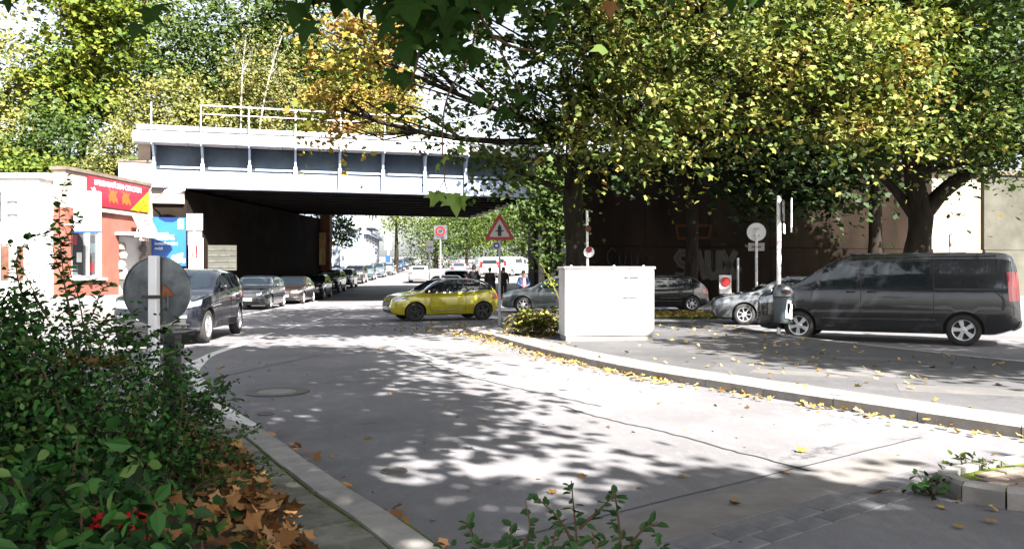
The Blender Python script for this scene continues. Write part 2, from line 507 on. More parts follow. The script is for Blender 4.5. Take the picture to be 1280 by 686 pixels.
M['leaf_red'] = leafmat('leaf_red', [(0, (0.12, 0.08, 0.04)), (0.5, (0.25, 0.11, 0.06)), (1, (0.2, 0.16, 0.05))], 0.3, 0.03)
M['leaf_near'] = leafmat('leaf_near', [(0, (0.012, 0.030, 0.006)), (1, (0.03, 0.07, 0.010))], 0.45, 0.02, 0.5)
M['leaf_nearpale'] = leafmat('leaf_nearpale', [(0, (0.10, 0.17, 0.03)), (1, (0.16, 0.22, 0.04))], 0.4, 0.07, 0.35)
M['leaf_bush'] = leafmat('leaf_bush', [(0, (0.004, 0.012, 0.002)), (0.45, (0.010, 0.042, 0.007)), (0.78, (0.034, 0.12, 0.02)), (1, (0.10, 0.15, 0.04))], 0.25, 0.06, 0.35)
M['leaf_privet'] = leafmat('leaf_privet', [(0, (0.016, 0.04, 0.010)), (1, (0.03, 0.085, 0.018))], 0.25, 0.08, 0.3)
M['leaf_litter'] = leafmat('leaf_litter', [(0, (0.05, 0.024, 0.01)), (0.3, (0.14, 0.065, 0.025)), (0.6, (0.30, 0.15, 0.055)), (0.85, (0.40, 0.22, 0.11)), (1, (0.14, 0.15, 0.03))], 0.15, 0.03)
M['leaf_yellowlitter'] = leafmat('leaf_yellowlitter', [(0, (0.10, 0.055, 0.02)), (0.3, (0.22, 0.14, 0.04)), (0.6, (0.30, 0.20, 0.05)), (1, (0.42, 0.30, 0.10))], 0.15, 0.03)
M['leaf_grass'] = leafmat('leaf_grass', [(0, (0.03, 0.055, 0.012)), (0.5, (0.10, 0.115, 0.03)), (1, (0.24, 0.19, 0.06))], 0.3, 0.03)
M['leaf_redflower'] = leafmat('leaf_redflower', [(0, (0.5, 0.01, 0.02)), (1, (0.6, 0.02, 0.03))], 0.2, 0.05)
# ------------------------------------------------------------------ ground and roads
def ribbon(name, pts, w, z, mat, parent=None, kind=None, thick=0.002, jag=0.0):
    mb = MB()
    pts = [Vector((p[0], p[1])) for p in pts]
    L, Rr = [], []
    for i, p in enumerate(pts):
        d = (pts[min(i + 1, len(pts) - 1)] - pts[max(i - 1, 0)]).normalized()
        n = Vector((-d.y, d.x))
        ww = (w if not isinstance(w, list) else w[i]) / 2
        j = random.uniform(-jag, jag)
        L.append(p + n * (ww + j)); Rr.append(p - n * (ww - j))
    v = [(q.x, q.y, z + gz(q.y)) for q in L] + [(q.x, q.y, z + gz(q.y)) for q in Rr]
    n = len(pts)
    f = [(n + i, n + i + 1, i + 1, i) for i in range(n - 1)]
    mb.raw(v, f)
    o = mb.build(name, mat, parent)
    if kind: o['kind'] = kind
    return o

def smooth_line(pts, step=0.4):
    """Catmull-Rom through points"""
    P = [Vector((p[0], p[1])) for p in pts]
    P = [P[0] * 2 - P[1]] + P + [P[-1] * 2 - P[-2]]
    out = []
    for i in range(1, len(P) - 2):
        n = max(2, int((P[i + 1] - P[i]).length / step))
        for k in range(n):
            t = k / n
            a, b, c, d = P[i - 1], P[i], P[i + 1], P[i + 2]
            out.append(0.5 * ((2 * b) + (c - a) * t + (2 * a - 5 * b + 4 * c - d) * t * t + (3 * b - a - 3 * c + d) * t ** 3))
    out.append(P[-2])
    return out

def resample(pts, step):
    P = [Vector((p[0], p[1])) for p in pts]
    d = [0]
    for a, b in zip(P, P[1:]): d.append(d[-1] + (b - a).length)
    n = max(1, round(d[-1] / step))
    out, j = [], 0
    for k in range(n + 1):
        s = d[-1] * k / n
        while j < len(d) - 2 and d[j + 1] < s: j += 1
        t = (s - d[j]) / max(1e-9, d[j + 1] - d[j])
        out.append(P[j].lerp(P[j + 1], min(1, max(0, t))))
    return out

mb = MB()
ys = [-80, -20, 0, 10, 20, 30, 47] + [47 + 12 * i for i in range(1, 20)] + [420, 900]
xs = [-900, -150, -40, -20, -10, 0, 10, 20, 40, 150, 900]
zz = lambda y: gz(min(y, 260))
v = [(x, y, zz(y)) for y in ys for x in xs]
nx = len(xs)
mb.raw(v, [(j * nx + i, j * nx + i + 1, (j + 1) * nx + i + 1, (j + 1) * nx + i) for j in range(len(ys) - 1) for i in range(nx - 1)])
mb.build('road', M['asphalt'])['kind'] = 'structure'

# --- peninsula pavement on the far side of the road
front = smooth_line([(8.2, 2.6), (6.3, 5.2), (4.68, 7.3), (3.92, 8.5), (3.15, 9.7), (2.41, 10.95), (1.83, 11.95), (0.88, 14.2), (0.05, 16.7), (-0.55, 18.7), (-1.02, 19.9), (-1.2, 20.5), (-1.12, 21.0), (-0.75, 21.4), (0.3, 21.9), (2.2, 22.7), (4.0, 23.2)])
back = smooth_line([(4.0, 23.2), (5.0, 23.3), (5.6, 22.6), (6.1, 19.0), (6.85, 16.0), (7.5, 14.2), (8.1, 12.7), (9.4, 10.2), (12.0, 6.5)])
def offset_line(pts, d):
    P = [Vector((p[0], p[1])) for p in pts]
    out = []
    for i, p in enumerate(P):
        t = (P[min(i + 1, len(P) - 1)] - P[max(i - 1, 0)]).normalized()
        out.append(p + Vector((t.y, -t.x)) * d)
    return out

def kerb_run(pts, h, w, seg, parent, mat, inward, gap=0.006, name='kerbstone', drop=-0.06):
    P = resample(pts, seg)
    Q = offset_line(P, inward)
    sgn = 1 if inward > 0 else -1
    for i in range(len(P) - 1):
        a, b, c, d = P[i], P[i + 1], Q[i + 1], Q[i]
        t = (b - a).normalized() * gap
        u = (c - d).normalized() * gap
        a2, b2, c2, d2 = a + t, b - t, c - u, d + u
        ch = 0.022
        na = (d2 - a2).normalized() * ch; nb = (c2 - b2).normalized() * ch
        jz = random.uniform(-0.006, 0.006)
        mb = MB()
        vs = [(a2.x, a2.y, drop), (b2.x, b2.y, drop), (c2.x, c2.y, drop), (d2.x, d2.y, drop),
              (a2.x, a2.y, h - ch + jz), (b2.x, b2.y, h - ch + jz), ((a2 + na).x, (a2 + na).y, h + jz), ((b2 + nb).x, (b2 + nb).y, h + jz), (c2.x, c2.y, h + jz), (d2.x, d2.y, h + jz)]
        fs = [(0, 1, 5, 4), (4, 5, 7, 6), (6, 7, 8, 9), (2, 3, 9, 8), (1, 2, 8, 7, 5), (3, 0, 4, 6, 9)]
        if sgn < 0: fs = [q[::-1] for q in fs]
        mb.raw(vs, fs).build(name, mat, parent)

def plate(name, poly, z0, z1, mat, parent=None, kind=None):
    bm = bmesh.new()
    vs = [bm.verts.new((p[0], p[1], z1)) for p in poly]
    f = bm.faces.new(vs)
    f.normal_update()
    if f.normal.z < 0: f.normal_flip()
    r = bmesh.ops.extrude_face_region(bm, geom=[f])
    bot = [e for e in r['geom'] if isinstance(e, bmesh.types.BMVert)]
    for q in bot: q.co.z = z1
    for q in vs: q.co.z = z0
    bmesh.ops.recalc_face_normals(bm, faces=bm.faces[:])
    bmesh.ops.triangulate(bm, faces=[g for g in bm.faces if len(g.verts) > 4])
    me = bpy.data.meshes.new(name)
    bm.to_mesh(me); bm.free()
    o = link(name, me, parent, mat)
    if kind: o['kind'] = kind
    return o

inner = offset_line(front, 0.15)
poly = inner + offset_line(back, 0.02)[1:]
pave = plate('pavement', poly, -0.05, 0.118, M['asphalt_pave'], kind='structure')
kerb_run(front, 0.13, 0.145, 1.0, pave, M['kerb'], 0.145)
kerb_run(back, 0.125, 0.10, 1.0, pave, M['kerb'], -0.10)
# pale edge slabs behind the kerb
E0 = resample(offset_line(front[:-14], 0.155), 0.5); E1 = offset_line(E0, 0.42)
for i in range(len(E0) - 1):
    a, b, c, d = E0[i], E0[i + 1], E1[i + 1], E1[i]
    m_ = (a + b + c + d) / 4
    q = [m_ + (p - m_) * 0.985 for p in (a, b, c, d)]
    if m_.y < 4.5: continue
    plate('edge_slab', q, 0.09, 0.124 + random.uniform(0, 0.004), M['edgeband'], pave)
# mended rectangles in the pavement asphalt
for kz, (px, py, w, d, rz) in enumerate(((1000, 466, 1.3, 0.55, -0.5), (1140, 468, 2.2, 0.8, -0.35), (960, 446, 1.5, 0.7, -0.5), (1215, 488, 1.6, 0.7, -0.4), (1085, 448, 1.2, 0.4, -0.5), (900, 440, 1.1, 0.7, -0.55))):
    Y = 1380 / (py - 343); X = (px - 640) * Y / 1000
    Mx = Matrix.Rotation(rz, 4, 'Z')
    q = [Vector((X, Y)) + (Mx @ Vector((sx * w / 2, sy * d / 2, 0))).to_2d() for sx, sy in ((-1, -1), (1, -1), (1, 1), (-1, 1))]
    plate('pavement_patch', q, 0.09, 0.1192 + 0.0007 * kz, M['pave_patch'], pave)

# --- the pavement beside the camera: flush kerb, mossy slabs, bed
gut = [(-0.05, 3.55), (-0.30, 4.1), (-0.58, 4.64), (-0.88, 5.07), (-1.37, 5.86), (-1.79, 6.6), (-2.4, 7.58), (-3.05, 8.1), (-4.0, 8.5), (-5.2, 8.7), (-7, 8.7)]
g_s = smooth_line(gut, 0.15)
kin = offset_line(g_s, -0.30)
sl_in = offset_line(g_s, -1.05)
leftp = plate('corner_pavement', g_s[1:] + [Vector((-7, 8.7)), Vector((-9, 6)), Vector((-9, 3.0)), Vector((-0.6, 3.0))], -0.05, 0.044, M['moss'], kind='structure')
kerb_run(g_s, 0.065, 0.23, 0.75, leftp, M['kerb'], -0.23, name='kerbstone')
KA = resample(offset_line(g_s, -0.25), 0.36); KB = offset_line(KA, -0.42); KC = offset_line(KA, -0.86)
for A, B in ((KA, KB), (KB, KC)):
    for i in range(len(KA) - 1):
        q = [A[i], A[i + 1], B[i + 1], B[i]]
        m_ = sum(q, Vector((0, 0))) / 4
        plate('paving_slab', [m_ + (p - m_) * 0.93 for p in q], 0.0, 0.060 + random.uniform(-0.006, 0.008), M['slab'], leftp)
# planting bed: a low mound of earth
mb = MB()
nx, ny = 28, 24
v = []
bedh = lambda x, y: 0.06 + 0.42 * max(0.0, min(1.0, (-x - 0.95 - 0.36 * (y - 3.2)) / 1.4)) ** 0.8
for j in range(ny):
    for i in range(nx):
        y = 1.0 + 7.0 * j / (ny - 1); x = -9 + 8.6 * i / (nx - 1)
        edge = -0.95 - 0.50 * (y - 4.2) if y > 2 else -0.4
        x = min(x, edge)
        t = max(0.0, min(1.0, (edge - x) / 1.6)) * max(0, min(1, (8.0 - y) / 1.2))
        v.append((x, y, 0.035 + 0.38 * t + random.uniform(-0.015, 0.015)))
mb.raw(v, [(j * nx + i, j * nx + i + 1, (j + 1) * nx + i + 1, (j + 1) * nx + i) for j in range(ny - 1) for i in range(nx - 1)])
mb.build('planting_bed', M['earth'], None, True)['kind'] = 'structure'

# --- kerbed island corner with brick pavers
isl_edge = smooth_line([(6.5, 4.55), (5.0, 4.72), (3.9, 4.88), (3.35, 5.02), (3.05, 5.18), (2.93, 5.4), (2.98, 5.62), (3.25, 5.84), (3.8, 6.1), (4.6, 6.42), (6.5, 7.1)], 0.12)
isl = plate('traffic_island', offset_line(isl_edge, 0.11), -0.05, 0.088, M['moss'], kind='structure')
kerb_run(isl_edge, 0.13, 0.11, 0.26, isl, M['kerb'], 0.11)
ipoly = [Vector((p[0], p[1])) for p in offset_line(isl_edge, 0.15)]
def inside(p, poly):
    c = False
    for i in range(len(poly)):
        a, b = poly[i], poly[i - 1]
        if (a.y > p.y) != (b.y > p.y) and p.x < (b.x - a.x) * (p.y - a.y) / (b.y - a.y) + a.x: c = not c
    return c
bm_paver = MB().box((0, 0, 0), (0.195, 0.095, 0.07), bev=0.006).mesh('brick_paver')
bm_paver.materials.append(M['paver'])
ca, sa = math.cos(0.42), math.sin(0.42)
for i in range(-4, 16):
    for j in range(-12, 20):
        u, w = i * 0.205 + (0.1 if j % 2 else 0), j * 0.104
        p = Vector((3.9 + u * ca - w * sa, 5.4 + u * sa + w * ca))
        if p.x > 5.3 or not all(inside(p + Vector((dx, dy)), ipoly) for dx, dy in ((.08, .04), (-.08, -.04), (.05, -.07), (-.05, .07))): continue
        o = bpy.data.objects.new('paver', bm_paver)
        COL.objects.link(o); o.parent = isl
        o.location = (p.x, p.y, 0.074 + random.uniform(-0.004, 0.006))
        o.rotation_euler = (random.uniform(-.02, .02), random.uniform(-.02, .02), 0.42 + random.uniform(-.02, .02))

# --- gutter stones crossing in the foreground
gutter = tag(empty('gutter_row', (0, 0, 0)), kind='structure')
me_g = MB().box((0, 0, 0), (0.30, 0.15, 0.06), bev=0.008).mesh('gutter_stone')
me_g.materials.append(M['sett'])
A, B = Vector((-0.2, 3.32)), Vector((3.0, 5.72))
d = (B - A).normalized(); n_ = Vector((-d.y, d.x))
k = 0
while k * 0.31 < (B - A).length:
    for r_ in (0, 1):
        p = A + d * (k * 0.31 + (0.15 if r_ else 0)) + n_ * (r_ * 0.158)
        o = bpy.data.objects.new('gutter_stone', me_g); COL.objects.link(o); o.parent = gutter
        o.location = (p.x, p.y, -0.024 + random.uniform(-0.002, 0.002)); o.rotation_euler = (0, 0, math.atan2(d.y, d.x) + random.uniform(-.02, .02))
    k += 1
A2 = A + n_ * 0.30
plate('gutter_band', [A2, A2 + d * 4.6, A2 + d * 4.7 + n_ * 0.42, A2 + n_ * 0.5], -0.02, 0.006, M['edgeband'], gutter)
ribbon('road_joint', [A + n_ * 0.86 + d * t for t in np.linspace(0, 5.6, 24)], 0.013, 0.005, M['tar'], jag=0.006, kind='structure')
ribbon('road_crack', smooth_line([at(700, 508, 9.15).xy, at(760, 525, 8.28).xy, at(830, 540, 7.62).xy, at(900, 560, 6.94).xy, at(985, 582, 6.3).xy, at(1052, 601, 5.83).xy], 0.07), 0.024, 0.005, M['tar'], jag=0.022, kind='structure')
ribbon('road_crack', smooth_line([(-4.6, 10.6), (-4.2, 12.0), (-3.9, 13.6), (-3.5, 15.2)], 0.12), 0.03, 0.005, M['tar'], jag=0.02, kind='structure')
ribbon('road_crack', smooth_line([(-1.5, 13.8), (-1.2, 12.8), (-0.55, 11.6), (0.3, 10.2), (1.0, 9.1)], 0.12), 0.02, 0.005, M['tar'], jag=0.02, kind='structure')

# --- painted lines
def lines(name, pts, w, z=0.004):
    o = ribbon(name, pts, w, z, M['line']); o['kind'] = 'structure'; return o
arc = smooth_line([(-6.0, 18.0), (-5.8, 17), (-5.62, 14.9), (-5.22, 13.3), (-4.87, 12.2), (-4.43, 11.3), (-3.7, 9.77), (-3.03, 8.6), (-2.52, 7.8)], 0.3)
lines('edge_line', arc, 0.18)
lines('edge_line', [(-5.25, 11.6), (-5.33, 12.5), (-5.52, 14.2), (-5.6, 14.75)], 0.12, 0.008)
for (y0, y1, x0, x1) in ((18.9, 20.6, -6.05, -6.15), (22.0, 23.7, -6.22, -6.32), (25.5, 27.3, -6.4, -6.5), (29.5, 31.5, -6.6, -6.7), (34, 36, -6.85, -6.95), (39, 41, -7.1, -7.2)):
    lines('centre_dash', [(x0, y0), (x1, y1)], 0.13)
lines('edge_line', smooth_line([(-2.72, 18.1), (-2.2, 16.3), (-1.55, 14.5), (-0.8, 12.7), (0.1, 11.0), (1.2, 9.3)], 0.3), 0.22)
for (x, y) in ((-2.55, 25.2), (-2.02, 23.1), (-1.6, 21.6)):
    plate('give_way_block', [(x - .28, y - .2), (x + .22, y - .25), (x + .28, y + .2), (x - .22, y + .25)], 0.001, 0.006, M['line'], kind='structure')
lines('parking_line', [(-9.95, 29), (-10.1, 31), (-10.55, 38), (-10.95, 45)], 0.16)
lines('edge_line', [(-3.1, 58), (-3.9, 70), (-5, 86)], 0.12)

# --- manhole cover and other ironwork
mh = empty('manhole_cover', (-3.0, 10.2, 0.0), 0, 'round iron manhole ring with a concrete centre set in the shaded road', 'manhole')
MB().lathe([(0.25, 0.012), (0.26, 0.014), (0.40, 0.014), (0.41, 0.002)], 40, cap=False).build('ring', M['iron'], mh)
MB().lathe([(0.001, 0.011), (0.245, 0.011), (0.25, 0.006)], 40, cap=False).build('centre', M['plate_concrete'], mh)
gr = empty('drain_cover', (-0.62, 14.85, 0), 0.5, 'small dark drain grate in the sunlit road near the pointed pavement tip', 'drain')
mbf = MB(); mbb = MB()
for s in (-1, 1): mbf.box((0, s * 0.18, 0.004), (0.4, 0.03, 0.016)); mbf.box((s * 0.18, 0, 0.0035), (0.03, 0.33, 0.016))
mbf.build('frame', M['iron'], gr)
for k in range(6): mbb.box((-0.13 + k * 0.052, 0, 0.0), (0.028, 0.33, 0.012))
mbb.build('grate', M['iron'], gr)
for (x, y, r_, lab) in ((-2.65, 8.6, 0.09, 'little dark valve cap in the road just below the manhole ring'), (-0.9, 6.1, 0.10, 'dark oval valve cap in the dappled road beyond the near kerb')):
    c = empty('valve_cover', (x, y, 0), 0, lab, 'valve cover')
    MB().lathe([(0.001, 0.009), (r_ * 0.8, 0.009), (r_ * 0.82, 0.012), (r_, 0.012), (r_ + .005, 0.001)], 20, cap=False).build('lid', M['iron'], c)

# --- far-side pavements and kerbs along the main road
lk = smooth_line([(-30, 19.5), (-20, 20.2), (-14.5, 21.8), (-12.7, 24.5), (-12.35, 30), (-12.6, 38), (-13.3, 46)], 1.0)
lpv = plate('town_pavement', lk + [Vector((-15.2, 46)), Vector((-16.4, 37.7)), Vector((-17.0, 37.6)), Vector((-17.5, 31.3)), Vector((-30, 30.3))], -0.05, 0.118, M['edgeband'], kind='structure')
kerb_run(lk, 0.13, 0.14, 1.2, lpv, M['kerb'], -0.14)
def sloped_pavement(name, L, Rr, h):
    mb = MB(); n = len(L)
    vv = []
    for a, b in zip(L, Rr):
        for (x, y), z in ((a, -0.05), (a, h), (b, h), (b, -0.05)): vv.append((x, y, gz(y) + z))
    ff = []
    for i in range(n - 1):
        o = i * 4; q = o + 4
        ff += [(o, o + 1, q + 1, q), (o + 1, o + 2, q + 2, q + 1), (o + 2, o + 3, q + 3, q + 2)]
    ff += [(0, 3, 2, 1), (o + 4, o + 5, o + 6, o + 7)]
    mb.raw(vv, ff).build(name, M['edgeband'])['kind'] = 'structure'
sloped_pavement('town_pavement', [(-15.2, 46.05), (-16, 60), (-19, 100), (-25, 180)], [(-13.3, 46.05), (-14.6, 60), (-16.6, 100), (-22, 180)], 0.12)
sloped_pavement('town_pavement', [(-1.6, 37.5), (-1.9, 44), (-2.4, 60), (-4.5, 100), (-9, 180)], [(1.2, 37.5), (1.25, 44), (1.6, 60), (0.5, 100), (-4, 180)], 0.12)

# grass verge across the side street
vp = plate('grass_verge', [(4.6, 27.6), (6.0, 26.8), (8.3, 27.2), (9.6, 29.0), (9.4, 30.6), (6.5, 30.9), (4.4, 30.4)], -0.05, 0.07, M['bankgrass'], kind='structure')

# ------------------------------------------------------------------ railway bridge
BX0, BY0 = -16.8, 37.6
bd = Vector((1, 0.28, 0)).normalized(); bn = Vector((0.28, -1, 0)).normalized()    # along, towards the camera
BRZ = math.atan2(0.28, 1)
BL = 19.1
bridge = empty('railway_bridge', (BX0, BY0, 0), BRZ, 'pale blue-grey steel girder railway bridge with railing spanning the street', 'bridge')
# local: x along, -y towards camera
ZB, ZT = 5.62, 7.56
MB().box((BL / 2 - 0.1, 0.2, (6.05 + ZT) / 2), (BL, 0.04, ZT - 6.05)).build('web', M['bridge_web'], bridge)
MB().box((BL / 2 - 0.1, 0.1, (ZB + 6.42) / 2), (BL, 0.24, 6.42 - ZB)).build('lower_flange', M['bridge'], bridge)
MB().box((BL / 2 - 0.1, -0.03, ZB - 0.02), (BL, 0.5, 0.05)).build('bottom_plate', M['bridge'], bridge)
for k in range(9):
    x = 2.13 * k
    if k: MB().box((x - 1.0, 0.0, 6.56), (1.75, 0.16, 0.09)).build('cable_duct', M['bridge'], bridge); MB().box((x - 1.96, 0.03, 6.56), (0.14, 0.1, 0.07)).build('duct_joint', M['darkplastic'], bridge)
    o = MB()
    o.prism([(-0.62, ZT), (0.19, ZT), (0.19, ZB), (-0.16, ZB), (-0.16, 6.6), (-0.30, 7.1)], x - 0.05, x + 0.05, 'x')
    o.box((x, -0.17, 6.2), (0.17, 0.04, 1.12))
    o.build('stiffener', M['bridge'], bridge)
    o2 = MB()
    o2.box((x, -0.92, 8.45), (0.06, 0.06, 1.9))
    o2.box((x, -0.89, 7.75), (0.16, 0.05, 0.3))
    o2.build('railing_post', M['rail'], bridge)
for k in range(9):
    x0, x1 = -0.6 + 2.13 * k - (0.2 if k == 0 else 0), -0.6 + 2.13 * (k + 1) - 0.02
    MB().box(((x0 + x1) / 2, -0.42, 7.84), (x1 - x0, 0.94, 0.52), bev=0.015).build('fascia_panel', M['bridge_conc'], bridge)
MB().box((BL / 2 , -0.55, 8.30), (BL + 1.4, 0.26, 0.24), bev=0.03).build('cable_trough', M['rail'], bridge)
MB().box((BL / 2 - 0.1, -0.3, 8.13), (BL, 0.3, 0.08)).build('trough_bearer', M['black'], bridge)
for z in (9.38, 8.98): MB().box((BL / 2 + 1.0, -0.92, z), (BL - 2.4, 0.045, 0.06 if z > 9.2 else 0.04)).build('handrail', M['rail'], bridge)
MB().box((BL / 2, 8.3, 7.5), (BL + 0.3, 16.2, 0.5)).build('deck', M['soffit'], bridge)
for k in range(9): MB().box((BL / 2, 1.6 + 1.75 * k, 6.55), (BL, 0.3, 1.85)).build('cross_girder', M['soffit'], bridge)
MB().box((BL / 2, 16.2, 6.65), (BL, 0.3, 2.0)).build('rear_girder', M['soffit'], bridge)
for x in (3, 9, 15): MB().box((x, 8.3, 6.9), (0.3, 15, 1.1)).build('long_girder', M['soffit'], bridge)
MB().box((BL / 2, 15.9, 8.5), (BL, 0.06, 1.0)).build('rear_parapet', M['rail'], bridge)

# abutments and bank
def wallbox(name, p0, p1, t, z0, z1, mat, parent=None):
    """wall along p0->p1, thickness t away on its far side"""
    a, b = Vector((p0[0], p0[1])), Vector((p1[0], p1[1]))
    d = (b - a).normalized(); n = Vector((-d.y, d.x)) * t
    q = [a, b, b + n, a + n]
    return MB().prism([(p.x, p.y) for p in q], z0, z1).build(name, mat, parent)

abl = empty('bridge_abutment', (0, 0, 0), 0, 'dark stained abutment wall under the bridge behind the parked cars, with blue board', 'wall')
wallbox('bearing_block', (-17.0, 37.55), (-15.55, 37.95), 1.5, 4.85, 5.55, M['concrete'], abl)
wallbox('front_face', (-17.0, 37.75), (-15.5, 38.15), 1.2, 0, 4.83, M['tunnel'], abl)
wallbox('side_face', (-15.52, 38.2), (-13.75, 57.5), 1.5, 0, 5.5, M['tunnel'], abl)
wallbox('end_pillar', (-13.76, 57.45), (-13.1, 57.5), 1.1, 0, 6.2, M['pillar'], abl)
pier = empty('bridge_pier', (0, 0, 0), 0, 'pale rendered pier at the bridge end beside the red shop sign', 'pier')
wallbox('pier_body', (-18.3, 37.2), (-16.9, 37.5), 2.0, 4.0, 6.75, M['cream'], pier)
wallbox('pier_shaft', (-17.55, 37.55), (-17.02, 37.65), 1.5, 6.75, 8.05, M['cream'], pier)
wallbox('pier_cap', (-18.35, 37.14), (-16.86, 37.44), 2.1, 6.752, 6.86, M['coping'], pier)
abr = empty('bridge_abutment', (0, 0, 0), 0, 'shaded abutment with concrete pilasters where the bridge meets the tall wall', 'wall')
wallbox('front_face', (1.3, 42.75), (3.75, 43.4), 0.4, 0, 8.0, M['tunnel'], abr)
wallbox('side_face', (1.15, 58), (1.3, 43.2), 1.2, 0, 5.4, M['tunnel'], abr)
for x in (1.45, 2.05, 2.65, 3.2):
    y = 42.75 + (x - 1.3) * 0.265
    wallbox('pilaster', (x, y - 0.22), (x + 0.28, y - 0.15), 0.25, 0, 4.9, M['concrete'], abr)

rw = empty('retaining_wall', (0, 0, 0), 0, 'tall brown retaining wall in tree shade with a sunlit cream bay', 'wall')
def wpt(x): return (x, 43.4 + (x - 3.8) * 0.28)
def wseg(name, x0, x1, z0, z1, mat, off=0.0, t=0.8):
    n = Vector((0.28, -1)).normalized() * off
    a, b = Vector(wpt(x0)) + n, Vector(wpt(x1)) + n
    return wallbox(name, a, b, t + off, z0, z1, mat, rw)
# cast bays, a joint every few metres
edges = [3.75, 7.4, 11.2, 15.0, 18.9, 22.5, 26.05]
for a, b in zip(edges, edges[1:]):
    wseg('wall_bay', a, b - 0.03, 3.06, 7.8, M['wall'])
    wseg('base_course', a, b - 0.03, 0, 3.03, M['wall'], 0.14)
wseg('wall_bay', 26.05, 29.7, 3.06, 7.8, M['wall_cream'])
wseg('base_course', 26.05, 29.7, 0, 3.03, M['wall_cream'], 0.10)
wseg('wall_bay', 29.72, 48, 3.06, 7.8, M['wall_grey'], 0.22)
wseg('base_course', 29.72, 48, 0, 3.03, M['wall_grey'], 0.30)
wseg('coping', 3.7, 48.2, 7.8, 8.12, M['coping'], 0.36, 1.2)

def graffiti(word, strokes, x0, z0, h, mat, w, lab, cat='graffiti', wid=0.62, off=0.155):
    g = empty(word, (0, 0, 0), 0, lab, cat)
    n = Vector((0.28, -1, 0)).normalized()
    d = Vector((1, 0.28, 0)).normalized()
    org = Vector((*wpt(x0), 0)) + n * off + Vector((0, 0, z0))
    cx = 0.0
    for letter in strokes:
        for st, m_, ww in letter:
            mb = MB()
            pts = [org + d * (cx + p[0] * h * wid) + Vector((0, 0, p[1] * h)) for p in st]
            for i in range(len(pts) - 1):
                a, b = pts[i], pts[i + 1]
                t = (b - a).normalized(); s = t.cross(n) * ww / 2
                e = t * ww * 0.3
                k = n * (0.006 + 0.0012 * i + (0.008 if m_ is M['grafdark'] else 0))
                q = [a - s - e, a + s - e, b + s + e, b - s + e]
                mb.raw([p for p in q] + [p + k for p in q], [(4, 5, 6, 7), (0, 3, 2, 1), (0, 1, 5, 4), (1, 2, 6, 5), (2, 3, 7, 6), (3, 0, 4, 7)])
            mb.build('stroke', m_, g)
        cx += h * wid * 1.12
    return g
W_, K_ = M['graf'], M['grafdark']
S_ = [(0.9, .95), (.35, .98), (.1, .78), (.3, .55), (.75, .45), (.9, .22), (.6, .02), (.08, .05)]
A_ = [(.02, 0), (.5, 1), (.98, 0)]; A2_ = [(.22, .36), (.78, .36)]
U_ = [(.08, 1), (.1, .3), (.35, .02), (.68, .05), (.9, .3), (.92, 1)]
X1_ = [(.05, 0), (.95, 1)]; X2_ = [(.05, 1), (.95, 0)]
graffiti('graffiti', [[(S_, W_, .42), (S_, K_, .05)], [(A_, W_, .42), (A2_, W_, .3), ([(.30, 0.02), (.5, .62), (.70, 0.02)], K_, .07)], [(U_, W_, .42), ([(.4, 1), (.42, .4), (.6, .4), (.62, 1)], K_, .07)], [(X1_, W_, .40), (X2_, W_, .40)]], 9.1, 1.35, 1.4, W_, .4, 'big pale SAUX graffiti letters painted low on the shaded retaining wall')
graffiti('graffiti', [[([(.9, .85), (.5, 1), (.1, .7), (.1, .3), (.5, 0), (.9, .15)], K_, .09)], [([(.1, .6), (.15, .1), (.6, .05), (.75, .6)], K_, .08)], [([(.1, .6), (.15, .1), (.6, .05), (.75, .6), (.8, 0)], K_, .08)], [([(0, .5), (.4, .7), (.8, .4), (1.2, .6)], K_, .07)]], 5.1, 1.95, 1.0, K_, .1, 'thin dark scrawled tag on the wall above the white cabinet')
graffiti('graffiti', [[([(0, .9), (3.2, .95), (3.0, .3), (.2, .25), (0, .9)], M['graforange'], .16)], ], 9.2, 3.25, 1.1, K_, .1, 'faded orange outline sprayed high on the wall above the pale letters', off=0.02)

# railway banks
def bank(name, poly, z0, z1):
    o = plate(name, poly, z0, z1, M['bankgrass']); o['kind'] = 'structure'; return o
bank('railway_bank', [(-80, 41), (-18.3, 39.6), (-17.0, 40.0), (-15.6, 57.4), (-80, 75)], 0.0, 7.4)
mb = MB()
mb.raw([(-80, 33.5, 3.5), (-24.2, 34.5, 4.2), (-18.4, 37.3, 4.6), (-18.35, 39.65, 7.35), (-80, 41.1, 7.35), (-80, 33.4, 0), (-24.2, 34.4, 0), (-18.4, 37.2, 0)], [(0, 1, 4), (1, 2, 3), (1, 3, 4), (5, 6, 1, 0), (6, 7, 2, 1)])
mb.build('bank_slope', M['bankgrass'])['kind'] = 'structure'
bank('railway_bank', [(1.5, 44.0), (3.8, 44.3), (48, 56.6), (120, 75), (120, 95), (1.6, 60)], 0.0, 7.7)

# ------------------------------------------------------------------ corner shop
FD = Vector((0.1, 1, 0)).normalized(); FN = Vector((1, -0.1, 0)).normalized()
shop = empty('corner_shop', (0, 0, 0), 0, 'single-storey takeaway shop in terracotta render with red sign beside the bridge', 'shop')
def fpt(y, z, off=0.0):
    p = Vector((-17.6 + 0.1 * (y - 31.5), y, z)) + FN * off
    return p
def fbox(name, y0, y1, z0, z1, off0, off1, mat, parent=None, bev=0.0):
    c = (fpt(y0, z0, off0) + fpt(y1, z1, off1)) / 2
    Mx = Matrix.Rotation(math.atan2(FD.y, FD.x), 3, 'Z')
    L = (y1 - y0) / FD.y
    return MB().box(c, (L, abs(off1 - off0), z1 - z0), Mx, bev).build(name, mat, shop if parent is None else parent)
fbox('plinth', 31.5, 37.8, 0.1, 0.62, -0.5, 0.05, M['greyband'])
fbox('wall', 31.5, 31.92, 0.62, 4.15, -0.5, 0, M['terracotta'])
fbox('wall', 31.92, 33.9, 0.62, 1.36, -0.5, 0, M['terracotta'])
